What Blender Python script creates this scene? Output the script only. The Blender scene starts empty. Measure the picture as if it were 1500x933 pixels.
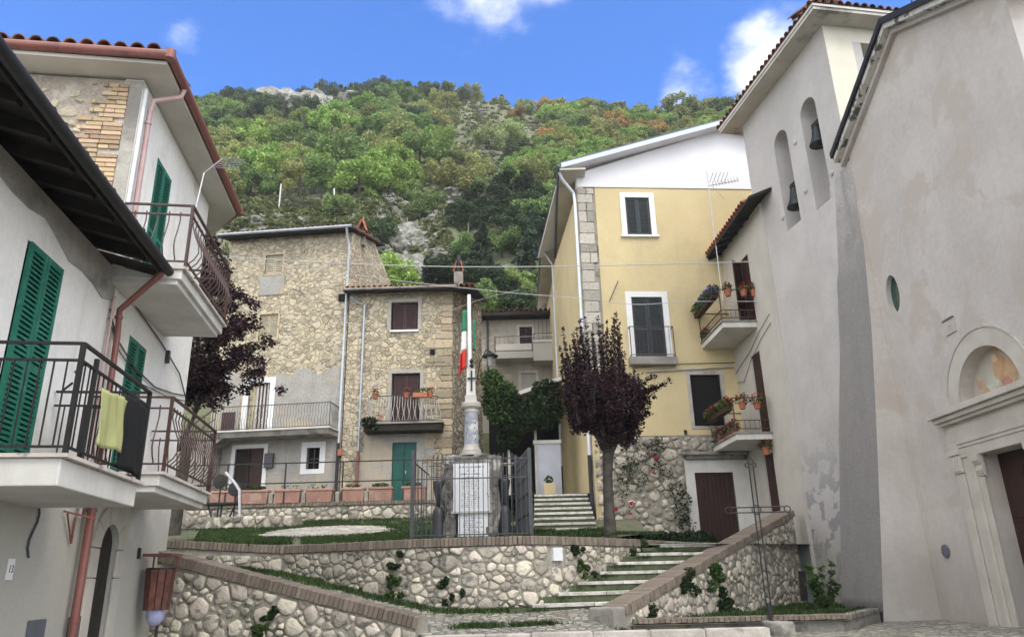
import bpy, bmesh, math, random
import numpy as np
from mathutils import Vector, Matrix, noise as mnoise
from mathutils.geometry import tessellate_polygon
random.seed(7); rng = np.random.default_rng(7)
S = bpy.context.scene; COL = S.collection
R = math.radians
# ------------------------------------------------------------------ camera
FOC = 1088.0
EYE = Vector((0, 0, 1.6))
u_c = Vector(((672-750)/FOC, (466.5+2650)/FOC, -1)).normalized()
f_c = (Vector((0, 0, -1)) + u_c*u_c.z).normalized()
r_c = f_c.cross(u_c)
CM = Matrix((r_c, f_c, u_c))
cam = bpy.data.cameras.new('camera'); cam.sensor_width = 36; cam.lens = 36*FOC/1500
cam.clip_start = .05; cam.clip_end = 3000
camo = bpy.data.objects.new('camera', cam); COL.objects.link(camo)
camo.matrix_world = Matrix.Translation(EYE) @ CM.to_4x4()
S.camera = camo
# ------------------------------------------------------------------ light
SUN_EL, SUN_AZ = 50, 145           # azimuth clockwise from +Y (camera looks to +Y)
sd = Vector((math.sin(R(SUN_AZ))*math.cos(R(SUN_EL)), math.cos(R(SUN_AZ))*math.cos(R(SUN_EL)), math.sin(R(SUN_EL))))
sl = bpy.data.lights.new('sun', 'SUN'); sl.energy = 0.75; sl.angle = R(24); sl.color = (1, .955, .87)
so = bpy.data.objects.new('sun', sl); COL.objects.link(so)
so.rotation_euler = sd.to_track_quat('Z', 'Y').to_euler()
S.view_settings.view_transform = 'Standard'; S.view_settings.look = 'None'
S.view_settings.exposure = 1.08; S.view_settings.gamma = 1
wd = bpy.data.worlds.new('World'); S.world = wd; wd.use_nodes = True
N = wd.node_tree.nodes; K = wd.node_tree.links; N.clear()
def wn(t, **k):
    n = N.new(t)
    for a, b in k.items(): setattr(n, a, b)
    return n
sky = wn('ShaderNodeTexSky', sky_type='NISHITA', sun_disc=False, sun_elevation=R(SUN_EL), sun_rotation=R(SUN_AZ), altitude=900, air_density=1.0, dust_density=.25, ozone_density=2.5)
tint = wn('ShaderNodeMixRGB', blend_type='MULTIPLY'); tint.inputs[0].default_value = 1; tint.inputs[2].default_value = (.34, .73, 1.24, 1)
K.new(sky.outputs[0], tint.inputs[1])
tc = wn('ShaderNodeTexCoord')
sep = wn('ShaderNodeSeparateXYZ'); K.new(tc.outputs['Generated'], sep.inputs[0])
def math_(op, a, b=None, c=None):
    n = wn('ShaderNodeMath', operation=op)
    for i, v in enumerate((a, b, c)):
        if v is None: continue
        if isinstance(v, (int, float)): n.inputs[i].default_value = v
        else: K.new(v, n.inputs[i])
    return n.outputs[0]
zz = math_('MAXIMUM', math_('ADD', sep.outputs[2], .12), .05)
cx = math_('DIVIDE', sep.outputs[0], zz); cy = math_('DIVIDE', sep.outputs[1], zz)
cmb = wn('ShaderNodeCombineXYZ'); K.new(cx, cmb.inputs[0]); K.new(cy, cmb.inputs[1])
nz = wn('ShaderNodeTexNoise'); nz.inputs['Scale'].default_value = 3.2; nz.inputs['Detail'].default_value = 9; nz.inputs['Roughness'].default_value = .58
K.new(cmb.outputs[0], nz.inputs['Vector'])
nb = wn('ShaderNodeTexNoise'); nb.inputs['Scale'].default_value = 1.1; nb.inputs['Detail'].default_value = 2
K.new(cmb.outputs[0], nb.inputs['Vector'])
# cumulus banks: soft discs round directions, broken up by the noise; the same noise makes the clouds elsewhere
acc = None
for (px, py, rad, amp) in ((690, -60, .095, .50), (800, -25, .045, .27), (270, 45, .05, .15), (985, 145, .055, .36), (1120, 105, .055, .34), (1330, -50, .15, .10), (1560, -60, .25, .2)):
    d = (CM @ Vector(((px-750)/FOC, (466.5-py)/FOC, -1))).normalized()
    dot = wn('ShaderNodeVectorMath', operation='DISTANCE'); K.new(tc.outputs['Generated'], dot.inputs[0]); dot.inputs[1].default_value = d
    g = math_('MULTIPLY', math_('MAXIMUM', math_('SUBTRACT', 1, math_('DIVIDE', dot.outputs['Value'], rad*1.6)), 0), amp)
    acc = g if acc is None else math_('MAXIMUM', acc, g)
back = math_('MULTIPLY', math_('MINIMUM', math_('MAXIMUM', math_('MULTIPLY', math_('SUBTRACT', .52, sep.outputs[1]), 2.4), 0), 1), .46)   # broken cloud over the rest of the sky
acc = math_('MAXIMUM', acc, back)
cl = math_('ADD', math_('ADD', acc, math_('MULTIPLY', nz.outputs[0], .95)), math_('MULTIPLY', nb.outputs[0], .25))
mr = wn('ShaderNodeMapRange', interpolation_type='SMOOTHSTEP'); K.new(cl, mr.inputs[0]); mr.inputs[1].default_value = .76; mr.inputs[2].default_value = 1.22; mr.inputs[4].default_value = .95
mx = wn('ShaderNodeMixRGB'); K.new(mr.outputs[0], mx.inputs[0]); K.new(tint.outputs[0], mx.inputs[1]); mx.inputs[2].default_value = (12.3, 11.5, 10.0, 1)
bg = wn('ShaderNodeBackground'); bg.inputs[1].default_value = .14; K.new(mx.outputs[0], bg.inputs[0])
wo = wn('ShaderNodeOutputWorld'); K.new(bg.outputs[0], wo.inputs[0])

# ------------------------------------------------------------------ photo geometry helpers
def ray(x, y): return CM @ Vector(((x-750)/FOC, (466.5-y)/FOC, -1))
def atY(x, y, Y): d = ray(x, y); return EYE + d*(Y/d.y)
def atZ(x, y, z): d = ray(x, y); return EYE + d*((z-1.6)/d.z)
class Fr:
    """vertical plane through two ground points; u runs along it, n towards the street, z up"""
    def __init__(s, p0, p1, flip=False):
        s.o = Vector((p0[0], p0[1], 0)); d = Vector((p1[0]-p0[0], p1[1]-p0[1], 0)); s.L = d.length; s.u = d.normalized()
        s.n = Vector((s.u.y, -s.u.x, 0))
        if (EYE-s.o).dot(s.n) < 0: s.n = -s.n
        if flip: s.n = -s.n
    def P(s, u, z, n=0): return s.o + s.u*u + s.n*n + Vector((0, 0, z))
    def M(s, u, z, n=0):      # local x = outward, y = along, z = up
        p = s.P(u, z, n); m = Matrix.Identity(4)
        yv = Vector((0, 0, 1)).cross(s.n)
        for i in range(3): m[i][0] = s.n[i]; m[i][1] = yv[i]; m[i][2] = (0, 0, 1)[i]; m[i][3] = p[i]
        return m
# ------------------------------------------------------------------ mesh helpers
ORG = {}
def link(o, parent, org):
    COL.objects.link(o)
    ORG[o.name] = Vector(org)
    if parent is not None:
        o.parent = parent; o.location = Vector(org) - ORG[parent.name]
    else: o.location = org
def tag(o, label=None, cat=None, group=None, kind=None):
    if label: o['label'] = label
    if cat: o['category'] = cat
    if group: o['group'] = group
    if kind: o['kind'] = kind
    return o
def thing(name, label, cat, loc, group=None):
    o = bpy.data.objects.new(name, None); o.empty_display_size = .2
    link(o, None, loc); return tag(o, label, cat, group)
def inst(name, mesh, M, parent, m=None, label=None):
    """a piece that shares its mesh; M is its world matrix"""
    o = bpy.data.objects.new(name, mesh); COL.objects.link(o)
    ORG[o.name] = M.to_translation()
    if parent is not None:
        o.parent = parent; o.matrix_basis = Matrix.Translation(-ORG[parent.name]) @ M
    else: o.matrix_basis = M
    if label: o['label'] = label
    return o
class MB:
    def __init__(s): s.v = []; s.f = []; s.sm = []
    def add(s, vs, fs, smooth=False):
        b = len(s.v); s.v += [tuple(v) for v in vs]; s.f += [tuple(i+b for i in f) for f in fs]; s.sm += [smooth]*len(fs); return s
    def hexa(s, p):  # 8 points: bottom 4, top 4
        return s.add(p, [(0, 3, 2, 1), (4, 5, 6, 7), (0, 1, 5, 4), (1, 2, 6, 5), (2, 3, 7, 6), (3, 0, 4, 7)])
    def box(s, fr, u0, u1, z0, z1, n0, n1):
        return s.hexa([fr.P(u0, z0, n0), fr.P(u1, z0, n0), fr.P(u1, z0, n1), fr.P(u0, z0, n1), fr.P(u0, z1, n0), fr.P(u1, z1, n0), fr.P(u1, z1, n1), fr.P(u0, z1, n1)])
    def cube(s, x0, x1, y0, y1, z0, z1):
        return s.hexa([(x0, y0, z0), (x1, y0, z0), (x1, y1, z0), (x0, y1, z0), (x0, y0, z1), (x1, y0, z1), (x1, y1, z1), (x0, y1, z1)])
    def tube(s, pts, r, seg=6, caps=True, smooth=True):
        pts = [Vector(p) for p in pts]; rs = r if isinstance(r, (list, tuple)) else [r]*len(pts)
        vs = []; t0 = (pts[1]-pts[0]).normalized()
        a = Vector((0, 0, 1)) if abs(t0.z) < .9 else Vector((1, 0, 0))
        x = t0.cross(a).normalized()
        for i, p in enumerate(pts):
            t = (pts[min(i+1, len(pts)-1)]-pts[max(i-1, 0)]).normalized()
            x = (x - t*x.dot(t)).normalized(); y = t.cross(x)
            for k in range(seg):
                an = 2*math.pi*k/seg; vs.append(p + (x*math.cos(an)+y*math.sin(an))*rs[i])
        fs = [(i*seg+k, i*seg+(k+1) % seg, (i+1)*seg+(k+1) % seg, (i+1)*seg+k) for i in range(len(pts)-1) for k in range(seg)]
        s.add(vs, fs, smooth)
        if caps: s.add(vs[:seg], [tuple(range(seg))[::-1]]); s.add(vs[-seg:], [tuple(range(seg))])
        return s
    def bar(s, a, b, w, h=None):
        """square bar from a to b"""
        a = Vector(a); b = Vector(b); h = h or w; t = (b-a).normalized()
        up = Vector((0, 0, 1)) if abs(t.z) < .95 else Vector((0, 1, 0))
        x = t.cross(up).normalized()*w/2; y = x.cross(t).normalized()*h/2
        return s.hexa([a-x-y, a+x-y, a+x+y, a-x+y, b-x-y, b+x-y, b+x+y, b-x+y])
    def lathe(s, c, prof, seg=16, smooth=True):
        c = Vector(c); vs = []
        for (r, z) in prof:
            for k in range(seg): an = 2*math.pi*k/seg; vs.append(c+Vector((r*math.cos(an), r*math.sin(an), z)))
        fs = [(i*seg+k, i*seg+(k+1) % seg, (i+1)*seg+(k+1) % seg, (i+1)*seg+k) for i in range(len(prof)-1) for k in range(seg)]
        s.add(vs, fs, smooth); s.add(vs[:seg], [tuple(range(seg))[::-1]]); s.add(vs[-seg:], [tuple(range(seg))]); return s
    def prism(s, poly, vec, smooth=False):
        """closed solid: planar 3D polygon swept by vec"""
        n = len(poly); vec = Vector(vec); a = [Vector(p) for p in poly]; b = [p+vec for p in a]
        tr = tessellate_polygon([a])
        s.add(a+b, [tuple(t) for t in tr]+[tuple(i+n for i in t[::-1]) for t in tr]+[(i, (i+1) % n, n+(i+1) % n, n+i) for i in range(n)], smooth); return s
    def sheet(s, fr, outer, holes=(), n=0, th=.3, back=False):
        """wall face with openings and reveals going in by th"""
        loops = [outer]+list(holes); l3 = [[Vector((a, b, 0)) for a, b in l] for l in loops]
        flat = [p for l in loops for p in l]
        s.add([fr.P(a, b, n) for a, b in flat], [tuple(t) for t in tessellate_polygon(l3)])
        if back: s.add([fr.P(a, b, n-th) for a, b in flat], [tuple(t) for t in tessellate_polygon(l3)])
        for l in loops:
            m = len(l); s.add([fr.P(a, b, n) for a, b in l]+[fr.P(a, b, n-th) for a, b in l], [(i, (i+1) % m, m+(i+1) % m, m+i) for i in range(m)])
        return s
    def mesh(s, name, m):
        me = bpy.data.meshes.new(name); me.from_pydata(s.v, [], s.f)
        bm = bmesh.new(); bm.from_mesh(me)
        if len(bm.faces) < 30000: bmesh.ops.remove_doubles(bm, verts=bm.verts, dist=1e-5); bmesh.ops.recalc_face_normals(bm, faces=bm.faces)
        bm.to_mesh(me); bm.free()
        if m is not None:
            for q in (m if isinstance(m, (list, tuple)) else [m]): me.materials.append(q)
        if any(s.sm): me.shade_smooth(); me.set_sharp_from_angle(angle=R(40))
        return me
    def build(s, name, m, parent=None, label=None, cat=None, group=None, kind=None, org=None, bevel=0):
        if parent is not None: o3 = ORG[parent.name]
        elif org is not None: o3 = Vector(org)
        else:
            a = np.array(s.v); o3 = Vector((a[:, 0].mean(), a[:, 1].mean(), a[:, 2].min()))
        s.v = [(v[0]-o3[0], v[1]-o3[1], v[2]-o3[2]) for v in s.v]
        o = bpy.data.objects.new(name, s.mesh(name, m)); link(o, parent, o3)
        if bevel:
            b = o.modifiers.new('bevel', 'BEVEL'); b.width = bevel; b.segments = 2; b.limit_method = 'ANGLE'
        return tag(o, label, cat, group, kind)
def rect(u0, u1, z0, z1): return [(u0, z0), (u1, z0), (u1, z1), (u0, z1)]
def arch(u0, u1, z0, z1, seg=10):
    r = (u1-u0)/2; c = (u0+u1)/2; zs = z1-r
    return [(u0, z0), (u1, z0)]+[(c+r*math.cos(math.pi*i/seg), zs+r*math.sin(math.pi*i/seg)) for i in range(seg+1)]
# ------------------------------------------------------------------ materials
def mat(name, c1, c2=None, sc=3., rough=.85, bump=.25, bsc=None, bd=.02, c3=None, s3=.8, t3=.55, w3=.08, metal=0, orand=0, irand=0, streak=0, streakc=(.25, .24, .22), fine=0, spec=.3, space='world', ocol=False, hue=0, voro=0, vsc=8, low=None, c3z=None):
    m = bpy.data.materials.new(name); m.use_nodes = True; nt = m.node_tree; nt.nodes.clear(); L = nt.links.new
    def nd(t, **k):
        n = nt.nodes.new(t)
        for a, b in k.items(): setattr(n, a, b)
        return n
    out = nd('ShaderNodeOutputMaterial'); p = nd('ShaderNodeBsdfPrincipled'); L(p.outputs[0], out.inputs[0])
    p.inputs['Roughness'].default_value = rough; p.inputs['Metallic'].default_value = metal; p.inputs['Specular IOR Level'].default_value = spec
    if space == 'world': co = nd('ShaderNodeNewGeometry').outputs['Position']
    else:
        tc = nd('ShaderNodeTexCoord'); oi0 = nd('ShaderNodeObjectInfo')
        ad = nd('ShaderNodeVectorMath', operation='ADD'); mu = nd('ShaderNodeVectorMath', operation='SCALE'); cb = nd('ShaderNodeCombineXYZ')
        L(oi0.outputs['Random'], cb.inputs[0]); L(oi0.outputs['Random'], cb.inputs[1]); L(cb.outputs[0], mu.inputs[0]); mu.inputs['Scale'].default_value = 57
        L(tc.outputs['Object'], ad.inputs[0]); L(mu.outputs[0], ad.inputs[1]); co = ad.outputs[0]
    def noise(scale, det=8, ro=.6, vec=None, dist=0):
        n = nd('ShaderNodeTexNoise'); n.inputs['Scale'].default_value = scale; n.inputs['Detail'].default_value = det; n.inputs['Roughness'].default_value = ro; n.inputs['Distortion'].default_value = dist
        L(vec or co, n.inputs['Vector']); return n.outputs[0]
    def mixc(fac, a, b, bt='MIX'):
        n = nd('ShaderNodeMixRGB', blend_type=bt)
        for i, v in enumerate((fac, a, b)):
            if isinstance(v, (int, float)): n.inputs[i].default_value = v
            elif isinstance(v, tuple): n.inputs[i].default_value = (*v[:3], 1)
            else: L(v, n.inputs[i])
        return n.outputs[0]
    def rng_(v, a, b, c=0., d=1.):
        n = nd('ShaderNodeMapRange', interpolation_type='SMOOTHSTEP'); L(v, n.inputs[0])
        for i, x in enumerate((a, b, c, d)): n.inputs[i+1].default_value = x
        return n.outputs[0]
    c2 = c2 or tuple(x*.8 for x in c1)
    col = mixc(rng_(noise(sc), .35, .65), c1, c2)
    if fine: col = mixc(fine, col, mixc(rng_(noise(sc*14, 4), .35, .65), tuple(x*.5 for x in c1), tuple(min(1, x*1.35) for x in c1)))
    if c3 is not None:
        f3 = rng_(noise(s3, 10, .62, dist=.3), t3-w3/2, t3+w3/2)
        if c3z:
            sp = nd('ShaderNodeSeparateXYZ'); L(co, sp.inputs[0]); mm = nd('ShaderNodeMath', operation='MULTIPLY'); L(f3, mm.inputs[0]); L(rng_(sp.outputs[2], c3z[0], c3z[1], 1, 0), mm.inputs[1]); f3 = mm.outputs[0]
        col = mixc(f3, col, c3)
    if streak:
        sv = nd('ShaderNodeVectorMath', operation='MULTIPLY'); L(co, sv.inputs[0]); sv.inputs[1].default_value = (2.6, 2.6, .22)
        f = rng_(noise(1.3, 7, .62, sv.outputs[0]), .5, .78, 0, streak); col = mixc(f, col, streakc)
    if low is not None:   # (z, soft height, colour, strength): damp and dirt rising from the ground
        sp = nd('ShaderNodeSeparateXYZ'); L(co, sp.inputs[0]); ad = nd('ShaderNodeMath', operation='MULTIPLY_ADD')
        L(noise(1.7, 8), ad.inputs[0]); ad.inputs[1].default_value = -low[1]*2.2; L(sp.outputs[2], ad.inputs[2])
        col = mixc(rng_(ad.outputs[0], low[0]-low[1], low[0]+low[1], low[3], 0), col, low[2])
    if voro:
        vn = nd('ShaderNodeTexVoronoi', feature='DISTANCE_TO_EDGE'); vn.inputs['Scale'].default_value = vsc
        wv = nd('ShaderNodeVectorMath', operation='ADD'); L(co, wv.inputs[0])
        nv = nd('ShaderNodeTexNoise'); nv.inputs['Scale'].default_value = vsc*.8; L(co, nv.inputs['Vector']); sc_ = nd('ShaderNodeVectorMath', operation='SCALE'); L(nv.outputs['Color'], sc_.inputs[0]); sc_.inputs['Scale'].default_value = .9/vsc
        L(sc_.outputs[0], wv.inputs[1]); L(wv.outputs[0], vn.inputs['Vector'])
        ve = rng_(vn.outputs[0], .02, .14); col = mixc(ve, tuple(x*(1-voro) for x in c1), col)
        vc = nd('ShaderNodeTexVoronoi'); vc.inputs['Scale'].default_value = vsc; L(wv.outputs[0], vc.inputs['Vector'])
        hs = nd('ShaderNodeSeparateColor'); L(vc.outputs['Color'], hs.inputs[0]); col = mixc(.5, col, mixc(1, col, mixc(rng_(hs.outputs[0], 0, 1), (.45, .45, .45), (1.5, 1.45, 1.35)), 'MULTIPLY'))
    if orand or hue:
        oi = nd('ShaderNodeObjectInfo'); hv = nd('ShaderNodeHueSaturation'); L(col, hv.inputs['Color'])
        L(rng_(oi.outputs['Random'], 0, 1, 1-orand, 1+orand), hv.inputs['Value'])
        if hue:
            fr = nd('ShaderNodeMath', operation='FRACT'); ml = nd('ShaderNodeMath', operation='MULTIPLY'); L(oi.outputs['Random'], ml.inputs[0]); ml.inputs[1].default_value = 17.3; L(ml.outputs[0], fr.inputs[0])
            L(rng_(fr.outputs[0], 0, 1, .5-hue, .5+hue), hv.inputs['Hue'])
        col = hv.outputs[0]
    if irand:
        g = nd('ShaderNodeNewGeometry'); hv = nd('ShaderNodeHueSaturation'); L(col, hv.inputs['Color']); L(rng_(g.outputs['Random Per Island'], 0, 1, 1-irand, 1+irand), hv.inputs['Value']); col = hv.outputs[0]
    if ocol:
        oi = nd('ShaderNodeObjectInfo'); col = mixc(1, col, oi.outputs['Color'], 'MULTIPLY')
    L(col, p.inputs['Base Color'])
    if bump:
        b = nd('ShaderNodeBump'); b.inputs['Strength'].default_value = bump; b.inputs['Distance'].default_value = bd
        h = noise(bsc or sc*6, 6)
        if voro:
            mm = nd('ShaderNodeMath', operation='ADD'); L(h, mm.inputs[0]); L(ve, mm.inputs[1]); h = mm.outputs[0]
        L(h, b.inputs['Height']); L(b.outputs[0], p.inputs['Normal'])
    return m
def leafmat(name, c, v=.45, trans=.25, ocol=False, c2=None):
    m = mat(name, c, c2 or tuple(x*.6 for x in c), sc=.7, rough=.6, bump=0, irand=v, ocol=ocol, spec=.25)
    nt = m.node_tree; p = [n for n in nt.nodes if n.type == 'BSDF_PRINCIPLED'][0]; out = [n for n in nt.nodes if n.type == 'OUTPUT_MATERIAL'][0]
    t = nt.nodes.new('ShaderNodeBsdfTranslucent'); ms = nt.nodes.new('ShaderNodeMixShader'); ms.inputs[0].default_value = trans
    nt.links.new(p.inputs['Base Color'].links[0].from_socket, t.inputs[0]); nt.links.new(p.outputs[0], ms.inputs[1]); nt.links.new(t.outputs[0], ms.inputs[2]); nt.links.new(ms.outputs[0], out.inputs[0])
    return m
m_white = mat('white_plaster', (.84, .83, .79), (.78, .765, .71), sc=.9, bump=.6, bsc=22, bd=.012, fine=.08, streak=.38, streakc=(.50, .47, .40), c3=(.60, .57, .49), s3=.55, t3=.66, w3=.12, low=(1.9, .9, (.36, .35, .30), .85))
m_white_grey = mat('grey_weathered_plaster', (.42, .40, .35), (.34, .32, .28), sc=2, bump=.6, bsc=14, fine=.15, c3=(.2, .19, .17), s3=1.4, t3=.6, w3=.2)
m_soffit = mat('soffit_plaster', (.55, .53, .47), (.46, .44, .38), sc=1.2, bump=.1, c3=(.22, .21, .18), s3=.9, t3=.63, w3=.12)
m_slab = mat('balcony_plaster', (.64, .63, .59), (.54, .53, .485), sc=1.5, bump=.25, streak=.5, streakc=(.42, .40, .35))
m_slab_under = mat('balcony_underside', (.50, .49, .45), (.46, .45, .41), sc=1.5, bump=.1)
m_edge = mat('stone_slab_edge', (.58, .52, .47), (.5, .45, .4), sc=6, bump=.2, c3=(.3, .28, .25), s3=5, t3=.6)
m_church = mat('church_plaster', (.51, .48, .445), (.44, .41, .375), sc=.7, bump=.6, bsc=9, bd=.014, fine=.07, streak=.45, streakc=(.40, .37, .34), c3=(.44, .395, .35), s3=.8, t3=.56, w3=.07, low=(1.3, .5, (.33, .31, .28), .6))
m_tower = mat('tower_plaster', (.48, .46, .44), (.41, .395, .375), sc=.8, bump=.35, bsc=10, bd=.012, fine=.05, streak=.45, streakc=(.36, .355, .35), c3=(.24, .24, .25), s3=2.1, t3=.515, w3=.015, c3z=(2.4, 5.2), low=(1.6, .6, (.33, .32, .29), .6))
m_cream = mat('cream_plaster', (.66, .63, .52), (.6, .57, .47), sc=1.2, bump=.2, bsc=12)
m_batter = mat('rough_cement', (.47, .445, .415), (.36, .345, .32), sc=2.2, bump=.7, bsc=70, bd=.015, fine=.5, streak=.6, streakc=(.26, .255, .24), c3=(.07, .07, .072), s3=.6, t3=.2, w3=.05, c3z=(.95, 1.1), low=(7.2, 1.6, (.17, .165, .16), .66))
m_yellow = mat('yellow_plaster', (.60, .50, .285), (.55, .455, .255), sc=.8, bump=.2, bsc=16, bd=.008, fine=.05, streak=.35, streakc=(.40, .34, .23), c3=(.50, .41, .235), s3=.5, t3=.6, w3=.2)
m_yellow_old = mat('old_yellow_plaster', (.55, .45, .26), (.46, .38, .23), sc=1.3, bump=.3, bsc=16, streak=.4, streakc=(.33, .29, .2))
m_gable = mat('white_gable_board', (.74, .74, .75), (.70, .70, .71), sc=1, bump=.05)
m_tanwall = mat('old_rubble_mortar', (.50, .44, .32), (.40, .355, .265), sc=1.6, bump=1.0, voro=.18, vsc=5.5, bsc=16, bd=.035, fine=.25, streak=.35, streakc=(.26, .235, .19), c3=(.50, .43, .31), s3=.8, t3=.52, w3=.14)
m_greywall = mat('grey_cement_render', (.37, .36, .33), (.28, .27, .245), sc=1.8, bump=.8, bsc=12, bd=.03, fine=.25, streak=.4, streakc=(.17, .165, .155), c3=(.43, .37, .27), s3=.9, t3=.55, w3=.2)
m_roughcast = mat('stippled_render', (.40, .36, .29), (.27, .24, .195), sc=7, voro=.45, vsc=7, bump=1, bsc=30, bd=.05, fine=.45, irand=0)
m_palewall = mat('pale_old_plaster', (.50, .46, .39), (.42, .38, .32), sc=1.5, bump=.5, bsc=9, fine=.15, streak=.4, streakc=(.28, .26, .23))
m_mortar = mat('wall_mortar', (.36, .335, .28), (.25, .235, .195), sc=5, bump=.9, bsc=30, bd=.03, fine=.3, c3=(.10, .11, .07), s3=1.6, t3=.6, w3=.15)
m_stone = mat('limestone', (.55, .50, .41), (.42, .38, .31), sc=9, bump=1.0, bsc=34, bd=.02, orand=.32, hue=.014, space='obj', c3=(.20, .195, .17), s3=7, t3=.58, w3=.12, fine=.2)
m_stone_stuff = mat('rubble_stone', (.51, .455, .34), (.43, .38, .285), sc=6, bump=.7, bsc=24, bd=.02, irand=.15, fine=.3, c3=(.26, .23, .18), s3=3, t3=.62, w3=.15)
m_quoin = mat('quoin_stone', (.47, .44, .38), (.37, .345, .30), sc=7, bump=.8, bsc=26, bd=.025, orand=.25, hue=.01, space='obj', c3=(.2, .19, .16), s3=5, t3=.62, w3=.1)
m_quoin_tan = mat('tan_quoin_stone', (.46, .38, .26), (.36, .30, .21), sc=7, bump=.8, bsc=26, bd=.025, orand=.25, space='obj', c3=(.22, .19, .14), s3=5, t3=.6, w3=.1)
m_brick = mat('coping_brick', (.25, .19, .15), (.20, .155, .125), sc=14, bump=.5, bsc=50, orand=.17, hue=.01, space='obj', c3=(.155, .15, .12), s3=9, t3=.52, w3=.15)
m_brickor = mat('orange_brick', (.55, .36, .20), (.45, .30, .17), sc=8, bump=.5, bsc=40, orand=.25, hue=.015, space='obj', c3=(.48, .42, .32), s3=5, t3=.52, w3=.2)
m_tile = mat('roof_tile', (.26, .115, .075), (.15, .075, .055), sc=7, bump=.4, bsc=30, orand=.4, hue=.02, space='obj', c3=(.12, .11, .085), s3=6, t3=.55, w3=.15)
m_tiledark = mat('dark_brown_roof_tile', (.085, .05, .04), (.05, .035, .03), sc=7, bump=.4, bsc=30, orand=.3, space='obj')  # dark brown version of the roof tile colour
m_tilered = mat('red_roof_tile', (.42, .13, .07), (.28, .10, .06), sc=7, bump=.4, bsc=30, orand=.3, space='obj')
m_terra = mat('terracotta', (.40, .23, .175), (.31, .18, .14), sc=4, bump=.15, orand=.12, space='obj', c3=(.40, .28, .22), s3=3, t3=.6)
m_pot = mat('clay_pot', (.42, .15, .08), (.33, .12, .07), sc=6, bump=.1, orand=.15, space='obj')
m_copper = mat('brown_gutter_paint', (.235, .085, .068), (.19, .07, .056), sc=3, rough=.38, bump=.05, c3=(.13, .05, .045), s3=3, t3=.62, spec=.5)
m_pink = mat('faded_pink_pipe', (.50, .36, .34), (.42, .27, .25), sc=3, rough=.45, bump=.05, spec=.5)
m_zinc = mat('zinc_gutter', (.42, .46, .5), (.33, .37, .42), sc=4, rough=.4, metal=.6, bump=.05)
m_zincw = mat('bright_metal_pipe', (.62, .66, .72), (.55, .6, .66), sc=4, rough=.35, metal=.35, bump=.02)
m_iron = mat('black_iron', (.010, .010, .011), (.016, .015, .015), sc=12, rough=.6, bump=.15, bsc=60, spec=.5)
m_browniron = mat('brown_iron', (.075, .035, .03), (.05, .025, .022), sc=12, rough=.5, bump=.15, spec=.5)
m_greyiron = mat('grey_painted_iron', (.055, .057, .063), (.04, .042, .047), sc=9, rough=.5, bump=.1, spec=.5)
m_whiteiron = mat('white_painted_iron', (.55, .54, .50), (.38, .36, .33), sc=9, rough=.55, bump=.15)
m_silver = mat('galvanised_steel', (.5, .51, .52), (.4, .41, .42), sc=6, rough=.4, metal=.5, bump=.05)
m_green = mat('green_paint', (.018, .17, .115), (.014, .135, .09), sc=4, rough=.5, bump=.12, bsc=30, c3=(.03, .20, .15), s3=2, t3=.6)
m_greendoor = mat('green_metal_door_paint', (.012, .105, .085), (.01, .075, .06), sc=3, rough=.5, bump=.1, streak=.3, streakc=(.03, .06, .05))
m_brownsh = mat('brown_shutter_paint', (.065, .032, .032), (.045, .024, .024), sc=5, rough=.6, bump=.15)
m_creamsh = mat('cream_shutter_paint', (.44, .39, .27), (.34, .30, .21), sc=5, rough=.6, bump=.2, c3=(.2, .17, .12), s3=7, t3=.6)
m_darksh = mat('dark_grey_shutter', (.032, .042, .045), (.024, .032, .035), sc=5, rough=.5, bump=.1)
m_dark = mat('dark_interior', (.006, .006, .006), (.01, .009, .008), bump=0, rough=.9)
m_wood = mat('dark_brown_wood', (.042, .017, .011), (.026, .011, .008), sc=4, rough=.55, bump=.3, bsc=30)
m_woodold = mat('old_dark_wood', (.03, .024, .018), (.018, .015, .012), sc=6, rough=.8, bump=.5)
m_woodred = mat('red_brown_slat', (.17, .07, .05), (.10, .042, .034), sc=9, rough=.6, bump=.3, orand=.35, space='obj')
m_white_trim = mat('white_window_surround', (.76, .77, .76), (.70, .71, .70), sc=3, bump=.08)
m_grey_trim = mat('grey_window_surround', (.40, .385, .34), (.33, .315, .28), sc=4, bump=.4, fine=.1)
m_concrete = mat('old_concrete', (.30, .285, .25), (.2, .19, .17), sc=3, bump=.6, bsc=16, fine=.2, c3=(.12, .115, .1), s3=2, t3=.58, w3=.15)
m_nosing = mat('travertine_step', (.60, .585, .54), (.48, .465, .42), sc=6, bump=.4, orand=.1, space='obj', c3=(.34, .335, .28), s3=6, t3=.55, w3=.2)
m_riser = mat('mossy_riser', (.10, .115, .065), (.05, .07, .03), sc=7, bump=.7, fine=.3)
m_marble = mat('white_marble', (.72, .73, .74), (.64, .655, .68), sc=1.6, rough=.45, bump=.06, c3=(.5, .52, .56), s3=1.5, t3=.62, w3=.15)
m_bluemarble = mat('blue_grey_marble', (.36, .38, .42), (.23, .25, .29), sc=3, rough=.45, bump=.1, c3=(.5, .5, .5), s3=3, t3=.6)
m_travert = mat('travertine', (.47, .455, .41), (.38, .365, .325), sc=3, bump=.5, bsc=14, bd=.01, c3=(.3, .28, .24), s3=2, t3=.6, w3=.15)
m_portal = mat('portal_stone', (.50, .475, .42), (.43, .405, .35), sc=2, bump=.35, bsc=16, bd=.012, streak=.35, streakc=(.33, .31, .27))
m_roughrock = mat('rough_block_stone', (.21, .20, .175), (.09, .087, .075), sc=5, bump=1, bsc=12, bd=.08, fine=.35, c3=(.38, .37, .33), s3=2.5, t3=.58, w3=.12)
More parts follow.
